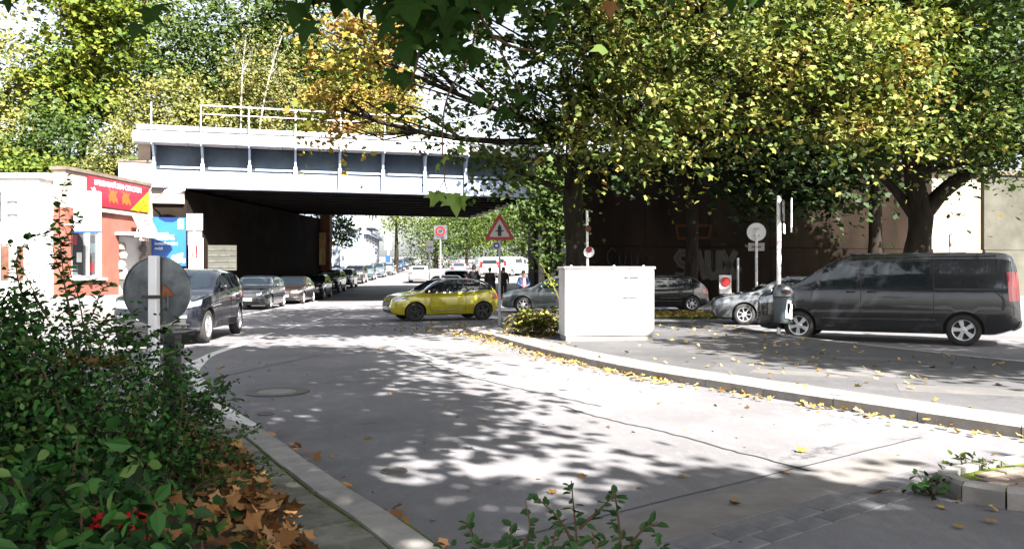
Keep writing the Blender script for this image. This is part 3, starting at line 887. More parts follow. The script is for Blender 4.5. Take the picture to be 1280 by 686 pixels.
fbox('wall', 31.92, 33.9, 3.42, 4.15, -0.5, 0, M['terracotta'])
fbox('wall', 33.9, 35.1, 0.62, 4.15, -0.5, 0, M['terracotta'])
fbox('wall', 35.1, 37.2, 3.2, 4.15, -0.5, 0, M['terracotta'])
fbox('wall', 37.2, 37.8, 0.62, 4.15, -0.5, 0, M['cream'])
fbox('upper_wall', 31.5, 37.8, 4.15, 5.62, -0.5, 0.02, M['cream'])
fbox('parapet', 31.42, 37.85, 5.62, 5.76, -0.6, 0.12, M['coping'])
fbox('ledge', 32.6, 37.5, 4.13, 4.27, 0.02, 0.16, M['cream'])
MB().prism([(-24, 31.6), (-17.75, 31.6), (-17.2, 37.6), (-24, 37.6)], 0, 5.5).build('back_wall', M['white_wall'], shop)
win = fbox('window', 31.92, 33.9, 1.36, 3.42, -0.22, -0.16, M['winglass'])
for y0, y1, z0, z1 in ((31.92, 32.02, 1.36, 3.42), (33.8, 33.9, 1.36, 3.42), (33.02, 33.14, 1.36, 3.42), (32.02, 33.8, 3.32, 3.42), (32.02, 33.8, 1.36, 1.46)):
    fbox('frame', y0, y1, z0 + .001, z1 - .001, -0.16, -0.06, M['white'], win)
fbox('sill', 31.8, 34.05, 1.27, 1.36, -0.1, 0.14, M['white'], win)
for k, (y, z, c) in enumerate(((32.3, 2.9, 'red'), (32.6, 2.2, 'offwhite'), (33.4, 1.8, 'signred'), (33.5, 2.6, 'bin'), (32.35, 1.7, 'bin'))):
    fbox('window_sticker', y - .16, y + .16, z - .2, z + .2, -0.158, -0.152, M[c], win)
door = fbox('door', 35.75, 36.65, 0.62, 2.75, -0.42, -0.36, M['winglass'])
for y0, y1, z0, z1 in ((35.65, 35.75, .62, 2.85), (36.65, 36.75, .62, 2.85), (35.75, 36.65, 2.75, 2.85)):
    fbox('frame', y0, y1, z0, z1, -0.42, -0.30, M['white'], door)
fbox('handle', 35.85, 35.9, 1.4, 2.0, -0.355, -0.30, M['alu'], door)
fbox('door_recess', 35.1, 37.2, 0.62, 3.2, -0.55, -0.5, M['darkplastic'])
cn = fbox('canopy', 34.8, 37.6, 3.22, 3.34, 0.0, 1.15, M['offwhite'])
fbox('canopy_edge', 34.78, 37.62, 3.12, 3.22, 0.9, 1.18, M['signwhite'], cn)
for k in range(9): fbox('bunting', 34.85 + k * .1, 34.93 + k * .1, 2.98, 3.12, 1.1 - k * .02, 1.15 - k * .02, M['signred'] if k % 2 else M['white'], cn)
# goods hung in the doorway
for (y, z, s, m_) in ((35.3, 2.75, .2, 'concrete'), (35.4, 2.35, .2, 'cream'), (35.25, 1.9, .24, 'plate_concrete'), (35.35, 1.45, .22, 'concrete'), (37.0, 2.7, .18, 'sett'), (37.05, 2.2, .18, 'cream')):
    g = tag(MB().lathe([(0.01, s), (s * .6, s * .8), (s, s * .1), (s * .8, -s * .7), (0.02, -s)], 9).build('hanging_goods', M[m_], shop, True)); g.location = fpt(y, z, 0.0)

ssg = empty('shop_sign', fpt(35.0, 4.95, 0.10), math.atan2(FD.y, FD.x), 'red shop fascia sign with white lettering, two orange birds and a yellow corner', 'shop sign')
# local x along the facade (away from camera), -y = outwards
MB().box((0, 0, 0), (4.45, 0.10, 1.18)).build('board', M['red'], ssg)
MB().prism([(0.75, -0.575), (2.2, -0.575), (2.2, 0.40)], -0.066, -0.052, 'y').build('yellow_corner', M['yellow'], ssg)
text('lettering', 'SPEZIALIT\u00c4TEN CHICKEN', 0.30, M['white'], ssg, (-0.15, -0.056, 0.36), (R(90), 0, 0), 0.006)
for k, (tx, tz, bd_) in enumerate(((1.50, -0.26, 'ab 10 Uhr'), (1.62, -0.43, 'DIENSTAG'))):
    text('lettering', bd_, 0.20, M['orange'], ssg, (tx, -0.072, tz), (R(90), R(-33), 0), 0.004)
for x in (-0.55, 0.42):
    b = MB()
    b.prism([(x - .30, -.40), (x - .36, -.1), (x - .22, .05), (x - .34, .14), (x - .3, .2), (x - .1, .1), (x + .02, .19), (x + .08, .07), (x + .24, .2), (x + .26, .1), (x + .14, -.02), (x + .30, -.2), (x + .34, -.42), (x + .12, -.3), (x, -.42), (x - .14, -.28)], -0.058, -0.051, 'y')
    b.build('bird_emblem', M['orange'], ssg)
b = MB()
b.prism([(-2.02, -.45), (-2.1, -.2), (-2.0, 0), (-2.12, .12), (-1.95, .1), (-1.88, .18), (-1.8, .02), (-1.7, -.1), (-1.66, -.3), (-1.75, -.48)], -0.06, -0.051, 'y')
b.build('cook_emblem', M['white'], ssg)

lb = empty('projecting_sign', (-16.55, 31.2, 3.95), R(4), 'blank white light box sign projecting above the shop window', 'sign')
MB().box((0, 0, 0), (1.02, 0.16, 1.56), bev=0.05).build('panel', M['white'], lb)
MB().box((0, 0, -0.80), (0.98, 0.13, 0.05)).build('lower_edge', M['signblue'], lb)
for z in (-.5, .5): MB().tube([(-0.5, 0, z), (-1.15, 0.35, z)], 0.02, 6).build('bracket', M['rail'], lb)
mn = empty('menu_box', fpt(36.2, 3.36, 0.55), math.atan2(FD.y, FD.x), 'slanted dark menu light box standing on the shop canopy', 'sign')
Mx = Matrix.Rotation(R(-28), 3, 'X')
MB().box((0, 0, 0.42), (1.2, 0.16, 0.75), Mx, 0.02).build('case', M['white'], mn)
MB().box(Mx @ Vector((0.05, -0.085, 0.0)) + Vector((0, 0, .42)), (0.95, 0.014, 0.5), Mx).build('face', M['greyband'], mn)
t_ = text('lettering', 'GRILL\n100', 0.2, M['signred'], mn, Mx @ Vector((0.05, -0.094, 0.02)) + Vector((0, 0, .42)), (R(90 - 28), 0, 0), 0.002)
for s in (-.5, .5): MB().tube([(s, 0.1, -.02), (s, 0.05, .3)], .02, 6).build('foot', M['rail'], mn)

wh = empty('white_house', (0, 0, 0), 0, 'low white rendered house beside the shop with small brown door', 'house')
MB().box((-21.95, 33.0, 2.6), (7.6, 4.6, 5.2)).build('wall', M['white_wall'], wh)
MB().box((-21.95, 33.0, 5.24), (7.8, 4.8, 0.1)).build('roof', M['white_wall'], wh)
for x, w, z, h in ((-18.85, .24, 1.95, 1.3), (-19.45, .3, 1.95, 1.3)):
    MB().box((x, 30.68, z), (w, 0.06, h)).build('door', M['pillar'], wh)
wd = MB().box((-19.15, 30.7, 4.15), (0.14, 0.05, 1.0)).build('downpipe', M['offwhite'], wh)
for z in (3.8, 4.3): MB().box((-19.15, 30.66, z), (0.4, 0.05, 0.05)).build('clip', M['bin'], wh)
MB().box((-19.65, 30.68, 4.1), (0.16, 0.06, 1.1)).build('vent', M['galv'], wh)
MB().box((-20.6, 30.68, 2.6), (1.0, 0.06, 1.4)).build('window', M['winglass'], wh)

bb = empty('blue_board', (-16.25, 37.9, 3.0), math.atan2(.4, 1.5), 'blue advertising board with white lines of text under the bridge end', 'sign')
MB().box((0.0, 0, 0.05), (1.5, 0.07, 2.3)).build('panel', M['blue'], bb)
MB().box((-0.72, -0.02, .98), (0.1, 0.06, .5)).build('corner_tab', M['blue'], bb)
for k, s in enumerate(('alternativ', 'Altkunde', 'kostenfrei dabei', 'mobil')):
    text('lettering', s, 0.20, M['white'], bb, (-0.62, -0.038, 0.42 - 0.23 * k), (R(90), 0, 0), 0.004, 'LEFT', 0.78)
MB().box((0.52, -0.045, 0.88), (0.26, 0.02, 0.46)).build('notice', M['offwhite'], bb)
MB().prism([(0.1, -.98), (0.12, -.62), (0.62, -.48), (0.6, -.9)], -0.05, -0.037, 'y').build('white_flash', M['white'], bb)
MB().box((0.66, -0.045, -0.85), (0.12, 0.02, 0.2)).build('pink_dot', M['pink'], bb)
ps = empty('poster_panel', (-15.0, 37.85, 2.0), math.atan2(.3, 1), 'tall white poster with a red figure beside the blue board', 'poster')
MB().box((0.05, 0, 0.35), (0.62, 0.05, 1.75)).build('panel', M['white'], ps)
MB().prism([(-.1, .0), (-.14, .5), (0.0, .8), (.06, .95), (.14, .75), (.1, .4), (.16, .1), (.06, .3)], -0.036, -0.026, 'y').build('red_figure', M['signred'], ps)
cb = empty('grey_cabinet_front', (-13.9, 38.4, 0), 0.2, 'grey shutter panel on the abutment behind the white sign post', 'panel')
MB().box((0, 0, 2.3), (1.3, 0.1, 1.2)).build('panel', M['wall_grey'], cb)
for k in range(4): MB().box((0, -0.06, 1.85 + .28 * k), (1.25, 0.03, 0.05)).build('slat', M['galv'], cb)
lamp = empty('wall_lamp', (-16.7, 37.0, 5.15), 0, 'pale street lamp head on a short arm under the bridge corner', 'lamp')
MB().tube([(0, 0.4, -0.1), (0.5, 0.1, 0.1), (0.8, -0.1, 0.15)], 0.035, 8).build('arm', M['rail'], lamp)
o = MB().lathe([(0.02, -0.5), (0.10, -0.42), (0.17, -0.1), (0.15, 0.25), (0.06, 0.48), (0.01, 0.5)], 12, Matrix.Rotation(R(82), 4, 'Y')).build('lamp_head', M['white'], lamp, True); o.location = (1.15, -0.15, 0.2)

# blue-grey house beyond the bridge
hs = empty('corner_house', (-15.75, 85, gz(85)), 0, 'blue-grey town house with white upper storeys beyond the bridge', 'house')
hd = Vector((-0.075, 1))
def hbox(name, u0, u1, w0, w1, z0, z1, mat, parent=hs, side='street'):
    # street face runs along +u (away), w out to the street (+x)
    Mx = Matrix.Rotation(math.atan2(1, -0.075), 3, 'Z')
    c = Vector(((u0 + u1) / 2, -(w0 + w1) / 2, 0)); c = Mx @ c; c.z = (z0 + z1) / 2
    return MB().box(c, (u1 - u0, w1 - w0, z1 - z0), Mx).build(name, mat, parent)
hbox('wall', 0, 18, -9, 0, -1, 4.6, M['houseblue'])
hbox('upper_wall', 0.01, 18, -9, 0.02, 4.62, 12.5, M['housewhite'])
hbox('gable_wall', -0.06, 0.0, -9, -.02, -1, 12.5, M['houseblue'])
hbox('cornice', -0.1, 18.05, -.2, 0.5, 4.5, 4.85, M['houseblue'])
hbox('balcony', 2, 9, 0, 0.9, 5.3, 5.5, M['houseblue']); hbox('balcony_front', 2, 9, .82, .9, 5.5, 6.4, M['housewhite'])
for u in (0.4, 3.6, 6.8, 10, 13.4): hbox('pilaster', u, u + .5, 0, 0.14, -1, 4.5, M['housewhite'])
for u in (1.2, 4.4, 7.6, 10.9):
    w = hbox('window', u, u + 2.1, 0.0, 0.05, 0.9, 3.9, M['winglass']); hbox('frame', u + 1.0, u + 1.12, .05, .1, 0.9, 3.9, M['housewhite'], w); hbox('frame', u - .1, u + 2.2, .05, .12, 3.9, 4.1, M['housewhite'], w)
for u in (1.5, 5, 8.5, 12): hbox('window', u, u + 1.4, 0.02, 0.06, 6.6, 8.6, M['winglass'])
# gable side: dish and a white-framed window
dish = empty('satellite_dish', at(443, 281, 84.2), 0, 'white round satellite dish on the blue-grey gable', 'satellite dish')
MB().lathe([(0.02, 0.1), (0.28, 0.05), (0.42, -0.02), (0.47, -0.12)], 18, Matrix.Rotation(R(70), 4, 'X')).build('bowl', M['white'], dish, True)
MB().tube([(0, 0, 0), (0, 0.75, -.2)], .03, 6).build('arm', M['rail'], dish)
gw = empty('shop_window', at(421, 316, 82), 0, 'white framed tall window display beyond the brick pillar', 'window')
MB().box((0, 0, 0), (0.9, 0.1, 2.5)).build('pane', M['houseblue'], gw)
for x in (-.45, .45): MB().box((x, -0.05, 0), (0.14, 0.14, 2.7)).build('frame', M['white'], gw)
MB().box((0, -.05, 1.3), (1.0, .14, .14)).build('frame', M['white'], gw)
MB().box((0, 1.0, -2.5), (1.4, 1.6, 5.5)).build('wall', M['houseblue'], gw)
wb = empty('notice_board', at(440, 331, 80), 0, 'blank white board standing above the row of parked cars', 'sign')
MB().box((0, 0, 0), (1.35, 0.08, 0.62)).build('panel', M['white'], wb)
for x in (-.5, .5): MB().box((x, .06, -1.1), (.07, .07, 1.7)).build('post', M['rail'], wb)
ps2 = empty('pillar_poster', at(402, 311, 57.2), 0, 'narrow orange and green poster on the brick pillar', 'poster')
MB().box((0, 0, 0), (0.62, 0.08, 2.3)).build('panel', M['poster'], ps2)
for x in (-.33, .33): MB().box((x, -.01, 0), (.05, .1, 2.36)).build('frame', M['pillar'], ps2)
tb = empty('advert_column', at(485, 311, 92), 0, 'white advertising panel with blue box at the pavement edge', 'sign')
MB().box((0, 0, 0.6), (0.75, 0.2, 1.4)).build('panel', M['white'], tb)
MB().box((0.05, 0, -1.6), (0.14, 0.14, 3.2)).build('post', M['white'], tb)
MB().box((0, -.1, -1.15), (0.5, 0.25, 0.8)).build('blue_box', M['signblue'], tb)
# ------------------------------------------------------------------ foliage
MAPLE = (np.array([(0, 0, 0), (.13, -.03, 0), (.42, -.02, -.05), (.36, .2, 0), (.58, .50, -.07), (.30, .56, 0), (0, 1, -.10), (-.30, .56, 0), (-.58, .50, -.07), (-.36, .2, 0), (-.42, -.02, -.05), (-.13, -.03, 0)], float), [tuple(range(12))])
MAPLE_LO = (np.array([(0, 0, 0), (.36, .02, -.03), (.50, .46, -.05), (.2, .55, 0), (0, 1, -.06), (-.2, .55, 0), (-.50, .46, -.05), (-.36, .02, -.03)], float), [tuple(range(8))])
OVAL = (np.array([(0, 0, 0), (.27, .3, .07), (.22, .66, .07), (0, 1, -.03), (-.22, .66, .07), (-.27, .3, .07)], float), [(0, 1, 2, 3), (0, 3, 4, 5)])
QUAD = (np.array([(0, 0, 0), (.36, .45, .08), (0, 1, -.05), (-.36, .45, .08)], float), [(0, 1, 2, 3)])
BLADE = (np.array([(-.04, 0, 0), (.04, 0, 0), (.045, .5, .08), (-.045, .5, .08), (0, 1, -.05)], float), [(0, 1, 2, 3), (3, 2, 4)])

def cloud_mesh(name, P, N, S, tmpl, A=None):
    """leaves at P with normals N, sizes S; A = optional axis the tip points along"""
    T, F = tmpl
    n = len(P)
    N = N / np.maximum(1e-9, np.linalg.norm(N, axis=1, keepdims=True))
    if A is None: A = rng.normal(size=(n, 3)) + np.array([0, 0, -0.35])
    A = A - N * (A * N).sum(1, keepdims=True)
    A /= np.maximum(1e-9, np.linalg.norm(A, axis=1, keepdims=True))
    B = np.cross(A, N)
    s = S[:, None, None]
    V = P[:, None, :] + s * (T[None, :, 0, None] * B[:, None, :] + T[None, :, 1, None] * A[:, None, :] + T[None, :, 2, None] * N[:, None, :])
    k = len(T)
    V = V.reshape(-1, 3)
    lt = np.array([len(f) for f in F])
    loops = np.concatenate([np.array(f) for f in F])
    allL = (loops[None, :] + (np.arange(n) * k)[:, None]).ravel()
    tot = np.tile(lt, n)
    start = np.concatenate([[0], np.cumsum(tot)[:-1]])
    me = bpy.data.meshes.new(name)
    me.vertices.add(len(V)); me.loops.add(len(allL)); me.polygons.add(len(tot))
    me.vertices.foreach_set('co', V.astype(np.float32).ravel())
    me.loops.foreach_set('vertex_index', allL.astype(np.int32))
    me.polygons.foreach_set('loop_start', start.astype(np.int32))
    me.update(calc_edges=True)
    return me

SUNV = np.array(SUN)
def leaf_normals(n, up=0.5, sun=0.55, rnd=0.62):
    return np.array([0, 0, up]) + SUNV * sun + rng.normal(size=(n, 3)) * rnd

def clusters(blobs, leaf, per, spread, flat=0.55):
    """blob: (centre, radii, number of clusters). returns leaf points, cluster centres per blob"""
    P, C = [], []
    for c, r, k in blobs:
        c, r = np.array(c, float), np.array(r, float)
        d = rng.normal(size=(k, 3)); d /= np.linalg.norm(d, axis=1, keepdims=True)
        rad = rng.uniform(0.35, 1.0, size=(k, 1)) ** 0.6
        cc = c + d * rad * r * (1 + 0.18 * rng.normal(size=(k, 1)))
        C.append(cc)
        m = per
        off = rng.normal(size=(k, m, 3)) * spread * np.array([1, 1, flat]) * rng.uniform(.6, 1.3, size=(k, 1, 1))
        off[:, :, 2] -= 0.25 * (off[:, :, 0] ** 2 + off[:, :, 1] ** 2) / max(spread, .01)
        P.append((cc[:, None, :] + off).reshape(-1, 3))
    return np.concatenate(P), C

def limbs(mb, trunk, blobs, C, r0, nsub, start=0.5):
    tp = [Vector(p) for p, _ in trunk]
    for (c, r, k), cc in zip(blobs, C):
        c = Vector(c)
        cand = tp[max(1, int(len(tp) * start)):]
        a = min(cand, key=lambda p: (p - c).length + max(0, p.z - c.z) * 3)
        rr = r0 * random.uniform(.8, 1.1)
        m1 = a.lerp(c, .4) + Vector((0, 0, -0.1 * (c - a).length)) + Vector([random.gauss(0, .06) * (c - a).length for _ in range(3)])
        pts = []
        for i in range(7):
            t = i / 6
            pts.append(a * (1 - t) ** 2 + m1 * 2 * t * (1 - t) + c * t * t)
        mb.tube(pts, [rr * (1 - .65 * i / 6) for i in range(7)], 7)
        idx = rng.permutation(len(cc))[:nsub]
        for j in idx:
            e = Vector(cc[j])
            t = random.uniform(.45, 1)
            s = pts[min(6, int(t * 6))]
            mid = s.lerp(e, .5) + Vector([random.gauss(0, .10) * (e - s).length for _ in range(3)])
            q = [s, s.lerp(mid, .6), mid, mid.lerp(e, .6), e]
            w = rr * .30
            mb.tube(q, [w, w * .8, w * .6, w * .4, w * .2], 5)

def tree(name, label, cat, trunk, sets, bark=None, group=None, r0=0.12, nsub=14, start=.5, extra=None):
    """sets: list of (blobs, leaf material, leaf size, leaves per cluster, spread, template)"""
    base = Vector(trunk[0][0])
    o = empty(name, (0, 0, 0), 0, label, cat, group)
    o.location = base
    mb = MB()
    tr = smooth3([(Vector(p), r) for p, r in trunk])
    mb.tube([p for p, _ in tr], [r for _, r in tr], 14)
    # root flare
    p0, rr = tr[0]
    mb.lathe([(rr * 1.55, -0.1), (rr * 1.25, .12), (rr * 1.05, .4), (rr * .9, .6)], 14, Matrix.Translation(p0), cap=False)
    for ex in (extra or []):
        e = smooth3([(Vector(p), r) for p, r in ex])
        mb.tube([p for p, _ in e], [r for _, r in e], 10)
    cr = []
    for (blobs, mat, size, per, spread, tmpl) in sets:
        P, C = clusters(blobs, size, per, spread, .30 if tmpl is MAPLE else .5)
        limbs(mb, trunk, blobs, C, r0, nsub, start)
        S = size * rng.uniform(.55, 1.3, size=len(P))
        if tmpl is MAPLE:
            k = rng.random(len(P)) < .55
            cr.append((cloud_mesh('crown', P[k], leaf_normals(int(k.sum())), S[k], MAPLE), mat))
            cr.append((cloud_mesh('crown', P[~k], leaf_normals(int((~k).sum())), S[~k] * 1.05, OVAL), mat))
        else:
            cr.append((cloud_mesh('crown', P, leaf_normals(len(P)), S, tmpl), mat))
    inv = Matrix.Translation(-base)
    me = mb.mesh('trunk', True); me.transform(inv)
    link('trunk', me, o, bark or M['bark'])
    for me, mat in cr:
        me.transform(inv)
        link('crown', me, o, mat)
    return o

def smooth3(tr, n=5):
    P = [p for p, _ in tr]; Rr = [r for _, r in tr]
    if len(P) < 3: return tr
    P2 = [P[0] * 2 - P[1]] + P + [P[-1] * 2 - P[-2]]
    out = []
    for i in range(1, len(P2) - 2):
        a, b, c, d = P2[i - 1:i + 3]
        for k in range(n):
            t = k / n
            q = 0.5 * ((2 * b) + (c - a) * t + (2 * a - 5 * b + 4 * c - d) * t * t + (3 * b - a - 3 * c + d) * t ** 3)
            j = 1 + 0.05 * math.sin(7 * t + i * 3)
            out.append((q, (Rr[i - 1] * (1 - t) + Rr[i] * t) * j))
    out.append((P[-1], Rr[-1]))
    return out

# --- the big maple on the pavement tip behind the white cabinet
tA = [((1.75, 20.6, 0.05), .30), ((1.68, 20.55, 1.2), .26), ((1.6, 20.5, 2.6), .25), ((1.55, 20.4, 3.6), .24), ((1.75, 20.3, 5.0), .2), ((2.1, 20.3, 7.2), .15), ((2.4, 20.4, 10.5), .08)]
tree('maple_tree', 'large maple turning yellow whose trunk rises behind the white cabinet', 'tree', tA, [
    ([((5.3, 19.0, 6.3), (3.4, 2.6, 1.8), 92), ((3.0, 18.4, 5.4), (2.0, 1.8, 1.4), 44), ((7.9, 18.3, 6.2), (1.6, 1.7, 1.6), 42), ((4.5, 18.2, 7.6), (3.2, 2.0, 1.2), 56)], M['leaf_maple'], .132, 88, .52, MAPLE),
    ([((-0.9, 19.6, 6.2), (2.4, 2.2, 1.7), 32), ((0.9, 19.8, 4.9), (1.0, 1.2, 1.0), 14), ((1.2, 20.0, 6.6), (1.9, 1.8, 1.6), 40), ((-0.2, 19.0, 4.2), (0.9, .9, .7), 10)], M['leaf_maple_green'], .15, 48, .44, MAPLE),
    ([((-3.7, 19.6, 6.9), (1.3, 1.5, 1.3), 50), ((-4.4, 19.5, 5.6), (0.8, 1.0, 0.8), 20), ((-2.9, 19.4, 8.0), (1.6, 1.4, .8), 30), ((8.8, 18.4, 5.9), (.8, 1.0, .8), 22)], M['leaf_autumn'], .15, 26, .33, MAPLE),
    ([((2.0, 20.5, 11.0), (6.2, 5.2, 3.4), 330), ((0.6, 14.4, 8.5), (3.2, 2.1, .9), 130)], M['leaf_maple_green'], .26, 24, .55, MAPLE_LO),
], r0=.11, nsub=12, start=.45)

# --- second maple behind the van
tB = [((11.25, 22.6, 0.0), .40), ((11.3, 22.5, 1.6), .33), ((11.45, 22.4, 3.1), .32), ((11.2, 22.4, 4.4), .22), ((11.0, 22.5, 6.5), .17), ((11.3, 22.6, 11), .09)]
tree('maple_tree', 'forked maple with dark trunk standing behind the grey van', 'tree', tB, [
    ([((13.4, 21.0, 7.2), (3.0, 2.6, 2.2), 72), ((11.1, 21.0, 6.2), (1.7, 1.7, 1.3), 32), ((13.2, 20.6, 5.0), (1.7, 1.6, .8), 18)], M['leaf_maple_green'], .135, 80, .48, MAPLE),
    ([((12.0, 20.6, 5.3), (1.3, 1.2, .7), 30), ((10.4, 21.0, 7.6), (1.4, 1.4, 1.2), 40)], M['leaf_maple'], .15, 30, .33, MAPLE),
    ([((12.5, 23.2, 12.0), (5.6, 4.8, 3.6), 300), ((12.6, 24.4, 7.2), (3.4, 2.4, 2.4), 120)], M['leaf_maple_green'], .26, 24, .55, MAPLE_LO),
], r0=.10, nsub=11, extra=[[((11.35, 22.45, 2.9), .26), ((11.95, 22.3, 3.75), .21), ((12.75, 22.0, 4.5), .19), ((13.2, 21.7, 5.6), .16), ((13.5, 21.5, 7.2), .09)], [((11.4, 22.4, 2.9), .16), ((10.8, 22.6, 3.9), .12), ((10.0, 22.6, 4.6), .06)]])

# --- dark trees against the wall
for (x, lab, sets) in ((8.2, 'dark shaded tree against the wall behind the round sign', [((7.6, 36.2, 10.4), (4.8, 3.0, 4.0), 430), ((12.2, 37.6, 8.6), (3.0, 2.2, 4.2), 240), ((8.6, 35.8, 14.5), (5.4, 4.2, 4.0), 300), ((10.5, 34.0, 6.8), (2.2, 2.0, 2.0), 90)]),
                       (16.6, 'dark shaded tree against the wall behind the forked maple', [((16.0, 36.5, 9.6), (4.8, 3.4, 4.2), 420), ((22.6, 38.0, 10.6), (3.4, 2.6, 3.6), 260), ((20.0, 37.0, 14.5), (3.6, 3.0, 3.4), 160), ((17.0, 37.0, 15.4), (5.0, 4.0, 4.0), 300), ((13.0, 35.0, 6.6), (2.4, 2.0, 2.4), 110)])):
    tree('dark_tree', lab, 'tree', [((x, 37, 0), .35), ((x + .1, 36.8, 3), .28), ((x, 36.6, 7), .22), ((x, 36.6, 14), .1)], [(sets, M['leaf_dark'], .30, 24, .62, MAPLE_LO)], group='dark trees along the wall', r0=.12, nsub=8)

# --- trees that stand beside the camera and shade the road
tN = [((4.6, -3.0, 0), .36), ((4.5, -2.8, 2.5), .3), ((4.0, -2.0, 5.0), .24), ((3.0, 0.0, 7.2), .16), ((1.5, 2.0, 8.4), .08)]
near_tree = tree('overhanging_maple', 'maple overhead whose drooping leafy twigs hang across the top edge', 'tree', tN, [
    ([((1.3, 1.8, 7.6), (3.0, 3.8, 1.4), 290), ((-0.4, 6.0, 8.6), (2.9, 3.0, 1.3), 200), ((-1.6, 0.6, 7.8), (2.4, 3.0, 1.2), 90), ((6.6, -3.0, 7.6), (4.6, 2.2, 1.2), 220), ((1.6, -2.6, 8.0), (2.8, 2.4, 1.2), 60), ((1.7, 6.2, 8.9), (2.0, 2.6, 1.0), 120), ((-3.0, 4.4, 8.4), (2.2, 2.8, 1.0), 110)], M['leaf_near'], .20, 36, .42, MAPLE_LO)], r0=.09, nsub=10)
tC = [((13.6, 8.5, 0), .34), ((13.4, 8.7, 3), .28), ((13.0, 9.2, 6), .2), ((12.5, 9.5, 9), .1)]
tree('maple_tree', 'maple out of sight that shades the pavement and the van', 'tree', tC, [([((12.2, 9.2, 7.6), (4.0, 3.6, 2.4), 230), ((11.6, 6.4, 8.2), (2.6, 2.6, 1.4), 120)], M['leaf_maple_green'], .20, 36, .42, MAPLE_LO)], r0=.1, nsub=8)

# --- vegetation on the railway bank left of the bridge
def bush_tree(name, label, base, blobs, mat, size, per, spread, tmpl=QUAD, rt=.12, group=None, bark=None, nsub=10, lean=0.0):
    b = Vector(base)
    top = max(c[2] for c, r, k in blobs)
    tr = [((b.x, b.y, b.z - .3), rt), ((b.x + lean * .3, b.y, b.z + (top - b.z) * .4), rt * .8), ((b.x + lean, b.y, top), rt * .35)]
    return tree(name, label, 'tree' if 'tree' in name else 'shrub', tr, [(blobs, mat, size, per, spread, tmpl)], bark, group, r0=rt * .45, nsub=nsub, start=.3)

bush_tree('maple_tree', 'bright yellow-green maple on the bank above the shop', (-22.8, 42.5, 7.3), [((-22.6, 42, 14.0), (2.6, 2.4, 4.0), 150), ((-23.4, 41.6, 10.6), (2.2, 2.0, 2.0), 70), ((-21.2, 41.8, 16), (1.6, 1.6, 3), 60)], M['leaf_bright'], .28, 30, .5, MAPLE_LO, .2)
bush_tree('bank_tree', 'pale grey-green tree at the far end of the bank over the white house', (-27.0, 40, 6), [((-26.6, 39.5, 11.0), (2.8, 2.4, 4.2), 150), ((-24.9, 38.6, 8.2), (1.6, 1.5, 2.0), 60), ((-28.6, 39.5, 8.0), (2.2, 2, 2.6), 80)], M['leaf_pale'], .24, 30, .5, QUAD, .16)
bush_tree('bank_shrub', 'dense dark green shrub on the bank just above the shop roof', (-21.6, 38.6, 6), [((-21.7, 38.4, 8.0), (1.7, 1.5, 1.9), 90), ((-23.4, 38.0, 6.9), (1.6, 1.3, 1.4), 60)], M['leaf_maple_green'], .22, 30, .42, QUAD, .09)
bush_tree('bank_shrub', 'yellowing shrub on the bank over the white house roof', (-25.5, 36.5, 4.5), [((-25.0, 36.3, 6.8), (2.4, 1.4, 1.3), 90), ((-22.2, 36.6, 6.2), (1.8, 1.2, .9), 60), ((-28, 36.6, 7.0), (2.0, 1.3, 1.6), 70)], M['leaf_bright'], .2, 28, .42, QUAD, .08)
bush_tree('bank_shrub', 'dry tan creeper hanging down beside the bridge pier', (-19.0, 38.2, 6.0), [((-19.3, 37.8, 6.9), (.9, .6, 1.1), 50), ((-18.6, 37.6, 7.9), (.7, .6, 1.0), 36), ((-20.1, 37.6, 6.2), (.9, .6, .7), 30)], M['leaf_pale'], .14, 22, .26, QUAD, .05, nsub=26)
bush_tree('bank_shrub', 'pale yellow shrub leaning over the bridge railing end', (-18.6, 41.5, 7.4), [((-17.6, 41.2, 10.4), (2.1, 1.7, 1.5), 110), ((-16.0, 40.9, 9.6), (1.3, 1.2, .9), 50), ((-19.0, 41.0, 9.0), (1.5, 1.4, 1.4), 60)], M['leaf_pale'], .2, 26, .42, QUAD, .08, nsub=20)
bush_tree('bank_tree', 'tall dark green tree rising behind the bridge', (-20, 59, 7.4), [((-20.5, 59, 18.0), (5.0, 3.6, 6.0), 330), ((-15.6, 58.6, 20), (3.6, 3.0, 4.6), 170)], M['leaf_maple_green'], .34, 26, .7, QUAD, .28)
bush_tree('bank_tree', 'green tree with yellow tips behind the bridge railing', (-11.6, 60, 7.5), [((-11.8, 60, 15.4), (3.8, 3.2, 4.6), 230), ((-8.6, 60, 13.0), (1.6, 2, 2.4), 60)], M['leaf_bright'], .32, 26, .65, QUAD, .22)
bush_tree('bank_tree', 'tall mixed green tree behind the yellow-green maple', (-27, 56, 7.4), [((-27.0, 56, 18.6), (4.4, 3.4, 5.6), 240), ((-31.6, 55, 14), (3.6, 3, 4), 130)], M['leaf_maple_green'], .34, 26, .7, QUAD, .25)
bush_tree('bank_tree', 'airy olive tree just behind the railing', (-17.4, 55, 7.4), [((-17.2, 54.6, 13.4), (3.0, 2.2, 3.2), 150), ((-13.0, 54.6, 12.4), (2.4, 1.9, 2.4), 90)], M['leaf_pale'], .26, 26, .55, QUAD, .14)
bush_tree('bank_tree', 'bright green leafy tree filling the gap behind the tall dark one', (-22, 68, 7.4), [((-22, 68, 17), (6, 3, 7.5), 300), ((-30, 68, 19), (5, 3, 7), 220)], M['leaf_bright'], .36, 26, .75, QUAD, .25)
bush_tree('bank_tree', 'sunny green tree in the second row behind the railing', (-14, 68, 7.4), [((-13.6, 68, 16), (5, 3, 6.5), 300)], M['leaf_bright'], .36, 26, .75, QUAD, .25)
